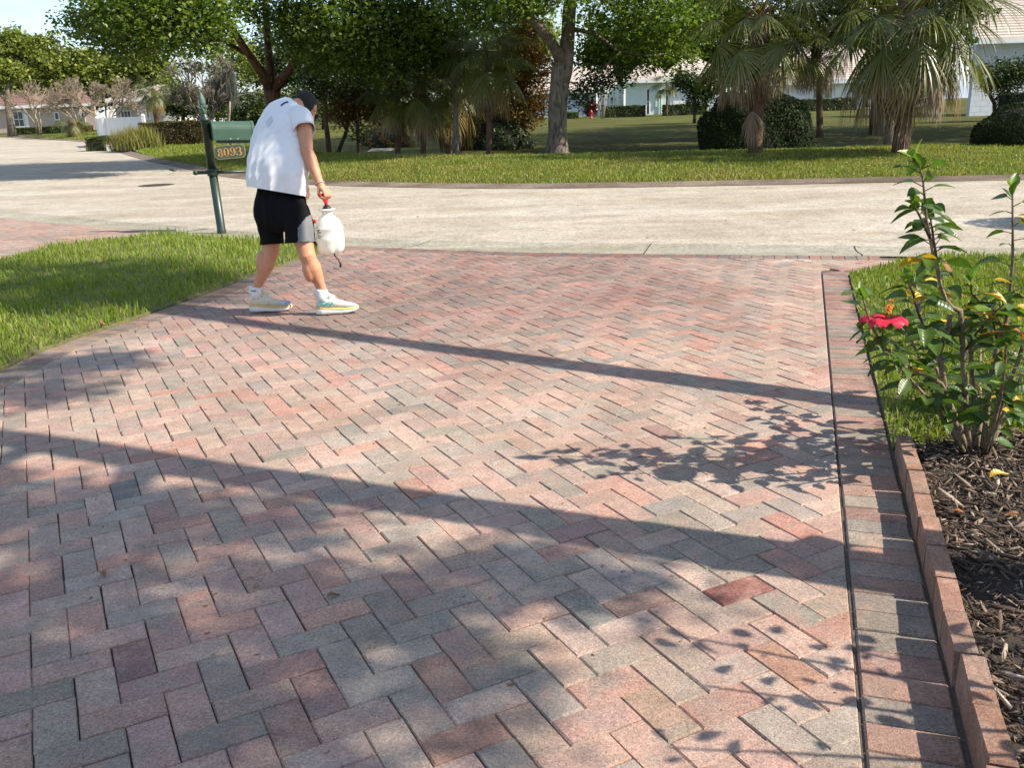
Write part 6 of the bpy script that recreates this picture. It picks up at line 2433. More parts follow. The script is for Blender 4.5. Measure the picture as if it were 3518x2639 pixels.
# glasses: dark lens and temple on the right side
mb = MB()
ey = headc + fdir * .108 - hz_ * .012
for s in (-1, 1):
    mb.tube([headc + hx * s * .082 - fdir * .01 + hz_ * .004, ey + hx * s * .070 - fdir * .02, ey + hx * s * .062], [.0022, .0022, .0022], 6)
    pts = [(.030 * math.cos(t), .021 * math.sin(t)) for t in np.linspace(0, 2 * math.pi, 17)[:-1]]
    MG = Matrix.Translation(ey + hx * s * .034 + fdir * .004) @ Matrix((hx, hz_, -fdir)).transposed().to_4x4()
    mb.prism(pts, -.0015, .0015, MG)
mb.tube([ey - hx * .006 + fdir * .004, ey + hx * .006 + fdir * .004], .002, 6)
mb.build('glasses', simple('smoked_glass', (.015, .015, .017), rough=.12, spec=.7), man, loc=ob_)

# t-shirt: rings fitted to the bent back, sleeves, folds; open at hem, cuffs and neck
rings = [(452, 601, 60, .150, 6.73), (430, 601, 61, .152, 6.735), (412, 600, 62, .152, 6.74), (388, 599, 66, .155, 6.755), (361, 599.5, 67.5, .158, 6.79), (335, 600, 66, .155, 6.84), (308, 601.5, 60, .150, 6.895), (285, 604, 55, .145, 6.94), (268, 608, 50.5, .136, 6.985), (254, 613, 45, .122, 7.03), (243, 619, 39, .104, 7.06), (235, 626, 31, .085, 7.085), (229, 632, 22, .065, 7.10), (225, 637, 12, .04, 7.11)]
mb = MB()
vs, fs = [], []
nn_ = 40
cen = [SK(r[1], r[0], r[4]) for r in rings]
Wd = Vector((.93, -.36, 0)).normalized()
for i, r in enumerate(rings):
    a = cen[max(0, i - 1)]
    b = cen[min(len(cen) - 1, i + 1)]
    axv = (b - a).normalized()
    W = (Wd - axv * Wd.dot(axv)).normalized()
    D = axv.cross(W).normalized()
    # keep the seen half width
    hw = r[2] * pxm(r[4], 1.0) / math.sqrt(W.x ** 2 + (r[3] / (r[2] * pxm(r[4]))) ** 2 * D.x ** 2)
    for k in range(nn_):
        t = 2 * math.pi * k / nn_
        c, s = math.cos(t), math.sin(t)
        vs.append(cen[i] + W * hw * abs(c) ** .88 * (1 if c > 0 else -1) + D * r[3] * abs(s) ** .88 * (1 if s > 0 else -1))
for i in range(len(rings) - 1):
    for k in range(nn_):
        fs.append((i * nn_ + k, i * nn_ + (k + 1) % nn_, (i + 1) * nn_ + (k + 1) % nn_, (i + 1) * nn_ + k))
fs += [tuple(range(nn_))[::-1], tuple((len(rings) - 1) * nn_ + k for k in range(nn_))]
mb.add(vs, fs)
capsule(mb, [(SK(624, 252, 7.00), .078), (SK(645, 248, 6.94), .076), (SK(651, 258, 6.90), .076)], 20)
capsule(mb, [(SK(612, 246, 7.12), .075), (SK(602, 248, 7.18), .07)], 20)
ms = remeshed(mb, .0065, 12, .5)
# folds
bm = bmesh.new()
bm.from_mesh(ms)
bm.normal_update()
for v in bm.verts:
    p = v.co
    w = max(0, min(1, (1.28 - p.z) / .45))                # more cloth towards the hem
    u = p.x * .9 - p.y * .35
    f1 = math.sin(u * 40 + p.z * 11 + 2.6 * mnoise.noise(Vector((u * 5, p.z * 2.5, 1)))) * .0085 * w
    f2 = mnoise.noise(Vector((u * 9, p.z * 4.0, p.y * 5))) * .016
    g = u * .8 + p.z * .75                                 # drag lines from the shoulder down to the far hip
    f3 = (1 - abs(mnoise.noise(Vector((g * 3.2, (u - p.z) * 13, 4)))) * 2.2) * .0075
    f4 = (1 - abs(mnoise.noise(Vector((u * 16, p.z * 4.6, 9)))) * 2.4) * .0065 * (.35 + .65 * w)
    v.co += v.normal * (f1 + f2 + f3 + f4 - .008)
bm.to_mesh(ms)
bm.free()
hem0, hem1 = SK(545, 404.5, 6.6), SK(661, 424, 6.6)
cam_dir = Vector((0, 1, -.12)).normalized()
hn = (hem1 - hem0).cross(cam_dir).normalized()
if hn.z > 0:
    hn = -hn
cut(ms, hem0, hn)
bm = bmesh.new()
bm.from_mesh(ms)
for cl_ in ([(SK(645, 243, 6.93), .070), (SK(648, 249, 6.91), .080), (SK(651, 257, 6.89), .0845), (SK(653, 266, 6.865), .086), (SK(655, 275, 6.84), .087), (SK(656.5, 283, 6.82), .088)],
            [(SK(604, 236, 7.18), .07), (SK(606, 250, 7.2), .085), (SK(612, 270, 7.22), .085), (SK(618, 288, 7.22), .086)]):
    rings_ = []
    n_ = 28
    for i_, (p_, r_) in enumerate(cl_):
        t_ = i_ / (len(cl_) - 1)
        dd_ = (cl_[-1][0] - cl_[0][0]).normalized()
        if t_ > .3 and cl_[0][0].x > SK(630, 243, 6.9).x:
            dd_ = (dd_ + Vector((.20, -.05, 0)) * (t_ - .3)).normalized()
        u_ = dd_.orthogonal().normalized()
        w_ = dd_.cross(u_)
        row = []
        for k_ in range(n_):
            th_ = 2 * math.pi * k_ / n_
            o2 = u_ * math.cos(th_) + w_ * math.sin(th_)
            q2 = p_ + o2 * r_ * (1 + .05 * mnoise.noise(o2 * 2.2 + p_ * 9) + .03 * math.sin(th_ * 5 + i_))
            row.append(bm.verts.new(q2))
        rings_.append(row)
    for ra_, rb2 in zip(rings_[:-1], rings_[1:]):
        for k_ in range(n_):
            f_n = bm.faces.new((ra_[k_], ra_[(k_ + 1) % n_], rb2[(k_ + 1) % n_], rb2[k_]))
            f_n.smooth = True
bm.normal_update()
bm.to_mesh(ms)
bm.free()
shirt = place('t_shirt', ms, M_SHIRT, man, ob_)
so = shirt.modifiers.new('cloth', 'SOLIDIFY')
so.thickness = .003
so.offset = -1

# shorts
mb = MB()
pr_ = [(398, 603, 48, .118, 6.765), (412, 604, 54, .130, 6.76), (430, 605, 60, .142, 6.745), (448, 606, 62, .150, 6.735), (466, 607, 62, .148, 6.725), (486, 609, 58, .13, 6.715), (500, 611, 40, .09, 6.71)]
vs, fs = [], []
for (yy, cx_, hw_2, dp_, Yd_) in pr_:
    c_0 = SK(cx_, yy, Yd_)
    for k in range(32):
        t = 2 * math.pi * k / 32
        vs.append(c_0 + Vector((.95, -.30, 0)) * hw_2 * pxm(Yd_, .8) * math.cos(t) + Vector((.30, .95, 0)) * dp_ * math.sin(t))
for i in range(len(pr_) - 1):
    for k in range(32):
        fs.append((i * 32 + k, i * 32 + (k + 1) % 32, (i + 1) * 32 + (k + 1) % 32, (i + 1) * 32 + k))
fs += [tuple(range(32))[::-1], tuple((len(pr_) - 1) * 32 + k for k in range(32))]
mb.add(vs, fs)
capsule(mb, [(SK(581, 455, 6.78), .100), (SK(584, 485, 6.765), .096), (SK(588.5, 512, 6.75), .090), (SK(590, 548, 6.745), .092)], 20)
capsule(mb, [(SK(638, 455, 6.66), .102), (SK(646, 485, 6.625), .104), (SK(648.5, 512, 6.60), .109), (SK(649, 548, 6.585), .112)], 20)
mh_ = remeshed(mb, .009, 8, .5)
bm = bmesh.new()
bm.from_mesh(mh_)
bm.normal_update()
for v in bm.verts:
    p = v.co
    v.co += v.normal * (mnoise.noise(Vector((p.x * 13, p.y * 13, p.z * 4.2))) * .013 + (1 - abs(mnoise.noise(Vector((p.x * 15, p.z * 6, 3)))) * 2.2) * .006 - .004)
bm.to_mesh(mh_)
bm.free()
h0, h1 = SK(570, 526, 6.7), SK(680, 519, 6.6)
hn = (h1 - h0).cross(cam_dir).normalized()
if hn.z > 0:
    hn = -hn
cut(mh_, SK(617, 525.5, 6.6), hn)
# grey side panel on the right leg: the outer wedge of the cloth
mh_.materials.append(M_SHORTS)
mh_.materials.append(M_SHORTG)
panel_px = [(642, 534), (644, 491), (662, 469), (672, 463), (677, 490), (696, 534)]


def seen_at(P):
    z = P.z - CAM_H
    fz, fy = P.y * _ct - z * _st, -(P.y * _st + z * _ct)
    u, v = FPX * P.x / fz, FPX * fy / fz
    return (u * _cr - v * _sr + 1759.0) / KD, (u * _sr + v * _cr + 1319.5) / KD


for pl in mh_.polygons:
    if pl.normal.y < .25 and pl.center.x > SK(625, 500, 6.6).x and inside(panel_px, seen_at(pl.center)):
        pl.material_index = 1
shorts = place('shorts', mh_, None, man, ob_)
so = shorts.modifiers.new('cloth', 'SOLIDIFY')
so.thickness = .003
so.offset = -1

# printed marks on the shirt back, laid on the cloth
from mathutils.bvhtree import BVHTree
bvh = BVHTree.FromPolygons([v.co for v in ms.vertices], [tuple(p.vertices) for p in ms.polygons])


def on_shirt(x, y):
    o = Vector((0, 0, CAM_H))
    d = ray(x, y).normalized()
    h = bvh.ray_cast(o, d)
    return (h[0] - d * .004) if h[0] is not None else None


def print_stroke(pts, w, mat):
    P = [on_shirt(x, y) for x, y in pts]
    Q = [on_shirt(x + w[0], y + w[1]) for x, y in pts]
    k = [(a, b) for a, b in zip(P, Q) if a is not None and b is not None]
    if len(k) < 2:
        return
    vs = []
    for a, b in k:
        vs += [a, b]
    mb = MB()
    mb.add(vs, [(2 * i, 2 * i + 1, 2 * i + 3, 2 * i + 2) for i in range(len(k) - 1)])
    mb.build('shirt_print', mat, shirt)


M_INK = simple('dark_print', (.03, .035, .06), (.02, .025, .05), 20, .8)
M_INKB = simple('blue_print', (.52, .56, .70), (.48, .52, .66), 20, .8)
print_stroke([(606, 226), (610, 222.5), (614, 220), (618, 218.5), (622, 217.5)], (1.5, 3.2), M_INK)
for k in range(3):
    print_stroke([(574 + 7.5 * t - k * .5 + k * 2.2, 268 - 9.5 * t + k * 4.5 - 4) for t in (0, .33, .66, 1, 1.33, 1.66)], (.8, 1.6), M_INKB)
# wrist band
mb = MB()
wa = (wrR - elR).normalized()
wc = elR.lerp(wrR, .985)
wu = wa.orthogonal().normalized()
wv = wa.cross(wu)
mb.tube([wc + (wu * math.cos(t) + wv * math.sin(t)) * .034 + wa * .003 * math.sin(2 * t) for t in np.linspace(0, 2 * math.pi, 25)], .0035, 6, cap=False)
mb.build('wrist_band', simple('pale_band', (.62, .42, .40), rough=.6), man, loc=ob_)

# shoes and socks
M_UPPER, nt, b_ = new_mat('shoe_upper')
oc = objc(nt)
sx_ = nt.nodes.new('ShaderNodeSeparateXYZ')
nt.links.new(oc, sx_.inputs[0])
toe = ramp(nt, [(.305, (0, 0, 0)), (.375, (1, 1, 1))], mixc(nt, sx_.outputs['X'], noise(nt, 30, 4, .6, oc), .22, 'ADD'))
c_ = mixc(nt, (.62, .58, .44), (.30, .36, .68), toe)
c_ = mixc(nt, c_, ramp(nt, [(.4, (.86, .86, .86)), (.6, (1.08, 1.08, 1.08))], noise(nt, 40, 5, .7, oc)), 1.0, 'MULTIPLY')
nt.links.new(c_, b_.inputs['Base Color'])
b_.inputs['Roughness'].default_value = .75
bump(nt, b_, noise(nt, 400, 2, .6, oc), .3, .002)
M_SOLE = simple('white_foam_sole', (.74, .74, .72), (.66, .66, .64), 30, .7, .2, 120)
M_STRIPE = simple('yellow_midsole', (.66, .47, .18), (.60, .42, .15), 30, .7)
M_SOCK = simple('white_sock', (.76, .76, .76), (.68, .68, .68), 60, .9, .3, 300)
M_TEAL = simple('teal_print', (.03, .33, .36), (.03, .28, .32), 30, .6)
M_NAVY = simple('navy_print', (.03, .04, .14), (.03, .04, .12), 30, .7)


def shoe(base, az, pitch, text):
    """Running shoe 0.30 m long, heel at the origin, toe along local X."""
    root_l = Matrix.Translation(base) @ Matrix.Rotation(az, 4, 'Z') @ Matrix.Rotation(pitch, 4, 'Y')
    LEN = .305

    def loft(secs, n=22, pw=.8):
        vs, fs = [], []
        for (x, y0, hw, z0, z1) in secs:
            for k in range(n):
                t = 2 * math.pi * k / n
                c, s = math.cos(t), math.sin(t)
                vs.append(Vector((x, y0 + hw * abs(c) ** pw * (1 if c > 0 else -1), (z0 + z1) / 2 + (z1 - z0) / 2 * abs(s) ** pw * (1 if s > 0 else -1))))
        m = len(secs)
        for i in range(m - 1):
            for k in range(n):
                fs.append((i * n + k, (i + 1) * n + k, (i + 1) * n + (k + 1) % n, i * n + (k + 1) % n))
        fs += [tuple(range(n)), tuple((m - 1) * n + k for k in range(n))[::-1]]
        return vs, fs
    S1 = [(-.004, 0, .012, .020, .040), (.004, 0, .033, .006, .047), (.05, 0, .043, .001, .046), (.11, .002, .041, .002, .040), (.17, .004, .047, .0, .037), (.225, .003, .050, .002, .036), (.27, -.002, .043, .010, .038), (.297, -.008, .024, .022, .040), (.305, -.010, .008, .029, .038)]
    mb = MB()
    mb.add(*loft(S1, 22, .6))
    sole = mb.build('shoe', M_SOLE, man, True)
    sole.matrix_local = Matrix.Translation(ob_) @ root_l @ Matrix.Diagonal((1.03, 1.05, 1.30, 1))
    S2 = [(x * .998 + .0005, y, hw * 1.012, z1 - (.017 if x > .1 else .013), z1 + .004) for (x, y, hw, z0, z1) in S1]
    mb = MB()
    mb.add(*loft(S2, 22, .6))
    mb.build('midsole_stripe', M_STRIPE, sole, True)
    S3 = [(.006, 0, .012, .048, .085), (.012, 0, .030, .042, .098), (.03, 0, .036, .040, .100), (.055, 0, .037, .040, .094), (.085, 0, .038, .038, .091), (.12, .001, .040, .036, .095), (.145, .002, .041, .034, .090), (.175, .003, .043, .032, .078), (.21, .003, .045, .032, .068), (.245, .001, .042, .033, .061), (.275, -.004, .032, .035, .055), (.295, -.008, .016, .036, .046)]
    mb = MB()
    mb.add(*loft(S3, 22, .78))
    mb.build('upper', M_UPPER, sole, True)
    # padded collar ring
    mb = MB()
    cl = [(.050 + .047 * math.cos(t), .031 * math.sin(t), .101 + .020 * max(0, -math.cos(t)) ** 2 + .006 * max(0, math.cos(t))) for t in np.linspace(0, 2 * math.pi, 21)]
    mb.tube(cl, .0085, 8, cap=False)
    mb.build('collar', M_UPPER, sole, True)
    # tongue and laces
    mb = MB()
    mb.tube([(.085, 0, .115), (.105, 0, .100), (.14, .001, .091)], [.018, .020, .016], 10)
    mb.build('tongue', M_UPPER, sole, True)
    mb = MB()
    for i in range(5):
        x = .108 + .018 * i
        z = .1005 - .0075 * i - (.003 if i > 2 else 0)
        mb.tube([(x - .004, -.026, z - .012), (x, -.012, z + .003), (x + .004, .012, z + .003), (x, .026, z - .012)], .0027, 6)
    for s in (-1, 1):
        mb.tube([(.103, 0, .106), (.098, s * .016, .116), (.108, s * .030, .108), (.112, s * .018, .104), (.104, 0, .106)], .0024, 6)
    mb.build('laces', M_STRIPE if False else M_SOLE, sole, True)
    # sock
    mb = MB()
    mb.tube([(.050, 0, .080), (.048, 0, .112), (.050, 0, .135), (.052, 0, .148)], [.042, .043, .044, .044], 18)
    mb.build('sock', M_SOCK, sole, True)
    if text:
        me = text_mesh(text, .031, .0012, .0012, 1.2)
        for v in me.vertices:                              # wrap onto the quarter
            x, y = v.co.x, v.co.y
            xs = .076 + x
            v.co = Vector((xs, -.0412 - .004 * math.cos((xs - .06) * 12) - .0012 + v.co.z * -1, .067 + y - x * .06))
        place('lettering', me, M_TEAL, sole)
    else:
        mb = MB()
        for i in range(4):
            mb.box((.020 + i * .009, -.0455, .126), (.026 + i * .009, -.0435, .134))
        mb.build('sock_print', M_NAVY, sole)
    return sole


shoe(*SHOE_R, 'HOKA')
shoe(*SHOE_L, None)

# ------------------------------------------------------------------ pump sprayer held in his hand
M_POLY, nt, b_ = new_mat('translucent_white_plastic')
b_.inputs['Base Color'].default_value = (.88, .87, .82, 1)
b_.inputs['Roughness'].default_value = .35
b_.inputs['Subsurface Weight'].default_value = .25
b_.inputs['Subsurface Radius'].default_value = (.03, .028, .02)
t_ = nt.nodes.new('ShaderNodeBsdfTranslucent')
t_.inputs['Color'].default_value = (.92, .90, .82, 1)
mx = nt.nodes.new('ShaderNodeMixShader')
mx.inputs['Fac'].default_value = .42
nt.links.new(b_.outputs['BSDF'], mx.inputs[1])
nt.links.new(t_.outputs['BSDF'], mx.inputs[2])
nt.links.new(mx.outputs['Shader'], nt.nodes['Material Output'].inputs['Surface'])
M_REDP = simple('red_plastic', (.62, .015, .02), (.55, .012, .018), 20, .35)
M_BLKP = simple('black_plastic', (.015, .015, .016), (.010, .010, .011), 20, .4)
sp_top, sp_bot = SK(706, 452, 6.66), SK(717, 546, 6.66)
sa = (sp_top - sp_bot)
SL = sa.length
spr = empty('pump_sprayer', sp_bot, 0, "white plastic pump sprayer with red handle hanging from the man's hand", 'sprayer')
_z = sa.normalized()
_x = (Vector((1, 0, 0)) - _z * _z.x).normalized()
SM = Matrix((_x, _z.cross(_x), _z)).transposed().to_4x4()
hb_ = .278
RB = .104
prof = [(.055, .010), (.075, .002), (.090, .010), (.098, .030), (.101, .055), (.102, .090), (.1035, .095), (.1035, .118), (.101, .122), (.100, .175), (.102, .178), (.102, .186), (.098, .190), (.090, .215), (.074, .243), (.052, .265), (.040, .276), (.0385, .300), (.041, .303), (.0415, .310), (.060, .312), (.060, .318), (.040, .321), (.020, .322)]
mb = MB()
mb.lathe(prof, 60, SM, fn=lambda r, z, t: r * (1 - (.24 * max(0, 1 - z / .075) * (.5 + .5 * math.cos(6 * t)) ** 2.2)))
mb.build('tank', M_POLY, spr, True)
mb = MB()
mb.lathe([(.001, .035), (.030, .036), (.058, .030), (.058, .033)], 24, SM)
mb.build('tank_base', M_POLY, spr, True)
mb = MB()
mb.lathe([(.030, .318), (.030, .332), (.022, .336), (.018, .345)], 20, SM)
mb.build('pump_cap', M_BLKP, spr, True)
mb = MB()
top = SM @ Vector((0, 0, .338))
gl = grip - sp_bot
mb.tube([top, top.lerp(gl, .5), gl - Vector((0, 0, .004))], [.011, .010, .010], 10)
mb.tube([gl - Bx * .062, gl + Bx * .062], [.0118, .0118], 12)
mb.tube([gl - Bx * .055, (gl - Bx * .03).lerp(top, .45), top + Vector((0, 0, .008))], [.008, .008, .009], 8)
mb.tube([gl + Bx * .055, (gl + Bx * .03).lerp(top, .45), top + Vector((0, 0, .008))], [.008, .008, .009], 8)
mb.build('handle', M_REDP, spr, True)
mb = MB()
mb.tube([SM @ Vector((-.082, -.03, .235)), SM @ Vector((-.100, -.036, .243))], [.013, .015], 10)
mb.build('relief_valve', M_REDP, spr, True)
# wand clipped along the far left side, red trigger, hose
mb = MB()
mb.tube([SM @ Vector((-.095, -.05, .150)), SM @ Vector((-.130, -.055, .150)), SM @ Vector((-.140, -.03, .150))], [.006, .006, .006], 8)
mb.tube([SM @ Vector((-.145, .02, .165)), SM @ Vector((-.115, -.03, .095)), SM @ Vector((-.09, -.06, .070))], [.010, .011, .007], 8)
mb.build('wand', M_BLKP, spr, True)
mb = MB()
mb.box((-.150, -.02, .095), (-.118, .015, .135), SM)
mb.build('trigger', M_REDP, spr, bevel=.006)
mb = MB()
hp0 = [SM @ Vector((.02, .03, .03)), SM @ Vector((.012, .02, -.02)), SK(731, 560, 6.66) - sp_bot, SK(736, 570, 6.655) - sp_bot, SK(735, 577, 6.65) - sp_bot]
mb.tube(hp0, [.0055, .0055, .0060, .0085, .0075], 8)
mb.build('hose_end', M_BLKP, spr, True)
# label print on the left of the tank
ca = math.atan2(-1.0, -.55)
mb = MB()
for i, (z0, w_, a0) in enumerate([(.195, .16, 0), (.178, .30, .02), (.171, .26, .0), (.162, .34, .05), (.155, .30, .03), (.140, .20, .0), (.133, .36, .06), (.120, .28, .02)]):
    n = 6
    vs = []
    for k in range(n + 1):
        a = ca - .30 + a0 + w_ * k / n
        rr = .1052
        for zz in (z0, z0 + .0048):
            vs.append(SM @ Vector((rr * math.cos(a), rr * math.sin(a), zz)))
    mb.add(vs, [(2 * k, 2 * k + 2, 2 * k + 3, 2 * k + 1) for k in range(n)])
mb.build('label_print', M_BLKP, spr)

# ------------------------------------------------------------------ hibiscus beside the driveway
def oval_leaf(seed, L=1.0, wd=.62, cup=.10, serr=.03):
    r = np.random.default_rng(seed)
    n = 9
    co, f = [], []
    for i in range(n):
        t = i / (n - 1)
        w = wd * .5 * (math.sin(math.pi * min(1, t ** .78)) ** .85 if 0 < t < 1 else .02)
        w *= (1 + serr * (1 if i % 2 else -1))
        bend = -.22 * t * t + .05 * t
        co += [(t * L, -w * L, (cup * w * 2 + bend) * L), (t * L, -w * .5 * L, (cup * w * .6 + bend + .010) * L), (t * L, 0, (bend - .012) * L), (t * L, w * .5 * L, (cup * w * .6 + bend + .010) * L), (t * L, w * L, (cup * w * 2 + bend) * L)]
    for i in range(n - 1):
        for k in range(4):
            f.append((i * 5 + k, (i + 1) * 5 + k, (i + 1) * 5 + k + 1, i * 5 + k + 1))
    return np.array(co), np.array(f)


def hib_mat(name, c1, c2, vein, rough=.32, trans=.28, tcol=(1, 1.2, .4)):
    m, nt, b = new_mat(name)
    oc = objc(nt)
    w = nt.nodes.new('ShaderNodeTexWave')
    w.wave_type = 'BANDS'
    w.bands_direction = 'X'
    w.inputs['Scale'].default_value = 2.6
    w.inputs['Distortion'].default_value = 2.0
    w.inputs['Detail'].default_value = 2
    nt.links.new(oc, w.inputs['Vector'])
    base = ramp(nt, [(.3, c1), (.7, c2)], noise(nt, 3, 4, .6, oc))
    oi = nt.nodes.new('ShaderNodeObjectInfo')
    base = mixc(nt, base, ramp(nt, [(0, (.72, .72, .72)), (1, (1.25, 1.25, 1.25))], oi.outputs['Random']), 1.0, 'MULTIPLY')
    c = mixc(nt, base, vein, ramp(nt, [(.86, (0, 0, 0)), (.97, (.28, .28, .28))], w.outputs['Fac']))
    nt.links.new(c, b.inputs['Base Color'])
    b.inputs['Roughness'].default_value = rough
    bump(nt, b, w.outputs['Fac'], .10, .03)
    t = nt.nodes.new('ShaderNodeBsdfTranslucent')
    nt.links.new(mixc(nt, c, tcol, 1.0, 'MULTIPLY'), t.inputs['Color'])
    mx = nt.nodes.new('ShaderNodeMixShader')
    mx.inputs['Fac'].default_value = trans
    nt.links.new(b.outputs['BSDF'], mx.inputs[1])
    nt.links.new(t.outputs['BSDF'], mx.inputs[2])
    nt.links.new(mx.outputs['Shader'], nt.nodes['Material Output'].inputs['Surface'])
    return m


H_DARK = hib_mat('hibiscus_leaf', (.052, .100, .020), (.088, .148, .028), (.10, .165, .04), .34, .36)
H_YOUNG = hib_mat('young_hibiscus_leaf', (.13, .22, .030), (.19, .30, .045), (.26, .36, .09), .36, .42)
H_YELL = hib_mat('yellow_hibiscus_leaf', (.62, .40, .030), (.70, .48, .05), (.55, .34, .03), .45, .35, (1.1, 1, .4))
H_BROWN = hib_mat('brown_hibiscus_leaf', (.42, .17, .03), (.30, .10, .03), (.25, .1, .03), .6, .3, (1.1, .8, .4))
LEAFM = {}
for nm_, mt in (('d', H_DARK), ('y', H_YOUNG), ('e', H_YELL), ('b', H_BROWN)):
    LEAFM[nm_] = []
    for k in range(4):
        co, f = oval_leaf(300 + k, 1, (.50, .58, .66, .54)[k], (.10, .22, .05, .30)[k], .035)
        me = fast_mesh('leaf', co, f, smooth_=True)
        me.materials.append(mt)
        LEAFM[nm_].append(me)
H_STEM = bark('hibiscus_stem', (.26, .20, .14), (.13, .095, .065), 40, .5, .5)
H_TWIG = simple('hibiscus_twig', (.085, .040, .030), (.05, .028, .02), 60, .5)

hb0 = gz(2120, 992)
hib = empty('hibiscus', (hb0.x, hb0.y, 0), 0, 'hibiscus shrub with one red flower and yellowing leaves in the mulch bed', 'shrub')
hl = Vector(hib.location)
hr = random.Random(77)
ZX = lambda x, y, Yd: at((2800 + x / 1.383) / KD, (500 + y / 1.383) / KD, Yd)


def leaf(p, d, size, kind, parent=None, roll=None):
    """One leaf part: base at p (world), pointing along d."""
    d = Vector(d).normalized()
    up = Vector((hr.gauss(0, .35), hr.gauss(0, .35), 1))
    y = up.cross(d).normalized()
    z = d.cross(y).normalized()
    M = Matrix((d, y, z)).transposed().to_4x4()
    if roll:
        M = M @ Matrix.Rotation(roll, 4, 'X')
    o = place('leaf', LEAFM[kind][hr.randint(0, 3)], None, parent or hib)
    o.matrix_local = Matrix.Translation(p - hl) @ M @ Matrix.Diagonal((size, size, size, 1))
    if kind in 'eb':
        o['label'] = 'yellow leaf' if kind == 'e' else 'orange brown withered leaf'
    return o


twmb = MB()


def stem(P, Ys, w0, w1, mat_twig_from=.55):
    pts = [ZX(x, y, Ya) for (x, y), Ya in zip(P, Ys)]
    if P[0][1] > 1450:
        pts[0] = Vector((pts[0].x, pts[0].y, -.02))
    n = len(pts)
    rad = [w0 + (w1 - w0) * i / (n - 1) for i in range(n)]
    mb = MB()
    mb.tube([p - hl for p in pts], rad, 8)
    # leaf scars
    o = mb.build('stem', H_STEM if w0 > .006 else H_TWIG, hib, True)
    return pts


def along(pts, s):
    L = [(b - a).length for a, b in zip(pts[:-1], pts[1:])]
    t = s * sum(L)
    for i, l in enumerate(L):
        if t <= l or i == len(L) - 1:
            return pts[i].lerp(pts[i + 1], min(1, t / l)), (pts[i + 1] - pts[i]).normalized()
        t -= l


def leafy(pts, s0, s1, n, size, kinds='d', tip=4, tip_kind='y', tip_size=.06, az0=0.0, droop=.25):
    for i in range(n):
        s = s0 + (s1 - s0) * (i + .5) / n
        p, d = along(pts, s)
        a = az0 + i * 2.4 + hr.uniform(-.4, .4)
        o = Vector((math.cos(a), math.sin(a), hr.uniform(-.1, .55) - droop * .3))
        pet = p + o.normalized() * hr.uniform(.02, .045) + Vector((0, 0, .006))
        twmb.tube([p - hl, pet - hl], [.0022, .0016], 5)
        leaf(pet, o + Vector((0, 0, -droop)), size * 1.18 * hr.uniform(.65, 1.2), kinds[hr.randint(0, len(kinds) - 1)])
    p, d = along(pts, 1.0)
    for i in range(tip):
        a = i * 2.1 + hr.random()
        leaf(p - d * .01 * i, d * 1.1 + Vector((math.cos(a), math.sin(a), 0)) * hr.uniform(.25, .75), tip_size * hr.uniform(.7, 1.15), tip_kind)


Y0 = hb0.y
SPR = {}


def YY(Ys, spread):
    n = len(Ys)
    return [y + spread * (i / max(1, n - 1)) for i, y in enumerate(Ys)]


A_ = stem([(745, 1505), (700, 1390), (650, 1290), (620, 1180), (602, 1060), (588, 985), (612, 925), (637, 870), (640, 800)], [Y0, Y0, 3.38, 3.36, 3.34, 3.33, 3.33, 3.34, 3.34], .015, .009)
B_ = stem([(740, 1500), (722, 1350), (712, 1180), (703, 1000), (697, 860), (690, 780)], [Y0, Y0, 3.36, 3.34, 3.33, 3.32], .014, .010)
B2 = stem([(690, 785), (650, 768), (620, 730), (598, 670), (585, 610), (562, 520), (545, 430), (528, 340), (520, 240), (512, 150), (480, 62)], [3.32, 3.31, 3.3, 3.29, 3.28, 3.27, 3.26, 3.25, 3.24, 3.23, 3.21], .009, .003)
B3 = stem([(590, 630), (578, 540), (562, 440), (548, 330)], [3.29, 3.3, 3.31, 3.32], .006, .004)
B4 = stem([(545, 440), (515, 370), (490, 320), (472, 285)], [3.26, 3.24, 3.22, 3.2], .005, .003)
C_ = stem([(765, 1500), (760, 1350), (752, 1200), (742, 1030), (735, 880), (738, 800)], [Y0, 3.45, 3.47, 3.49, 3.5, 3.5], .012, .008)
D_ = stem([(790, 1500), (812, 1320), (832, 1110), (870, 940), (905, 860), (925, 720), (938, 560), (940, 400), (938, 200)], [Y0, 3.42, 3.44, 3.46, 3.46, 3.46, 3.45, 3.44, 3.43], .013, .0035)
E_ = stem([(810, 1500), (840, 1360), (880, 1250), (930, 1120), (970, 1010), (1010, 880), (1030, 700)], [Y0, 3.4, 3.38, 3.36, 3.34, 3.32, 3.3], .013, .005)
F_ = stem([(640, 1210), (600, 1130), (540, 1100), (480, 1075), (400, 1020), (330, 960), (280, 880), (245, 790), (222, 700)], [3.36, 3.33, 3.3, 3.27, 3.24, 3.2, 3.17, 3.15, 3.14], .008, .003)
F2 = stem([(330, 960), (322, 900), (322, 850)], [3.2, 3.19, 3.18], .004, .003)
G_ = stem([(590, 990), (540, 900), (490, 800), (465, 700), (440, 640)], [3.33, 3.28, 3.24, 3.22, 3.21], .006, .003)
I_ = stem([(700, 1000), (760, 900), (830, 820), (900, 750)], [3.34, 3.32, 3.3, 3.28], .005, .003)
J_ = stem([(650, 1300), (610, 1250), (570, 1190), (545, 1150)], [3.36, 3.34, 3.32, 3.3], .005, .003)
K_ = stem([(870, 950), (850, 850), (800, 760), (742, 700), (742, 640)], [3.46, 3.42, 3.4, 3.38, 3.37], .005, .0025)
M1 = stem([(750, 1500), (690, 1330), (610, 1150), (540, 960), (500, 800), (480, 660)], YY([Y0] * 6, .62), .011, .004)
M2 = stem([(770, 1500), (790, 1300), (780, 1100), (790, 900), (820, 720)], YY([Y0] * 5, .75), .011, .004)
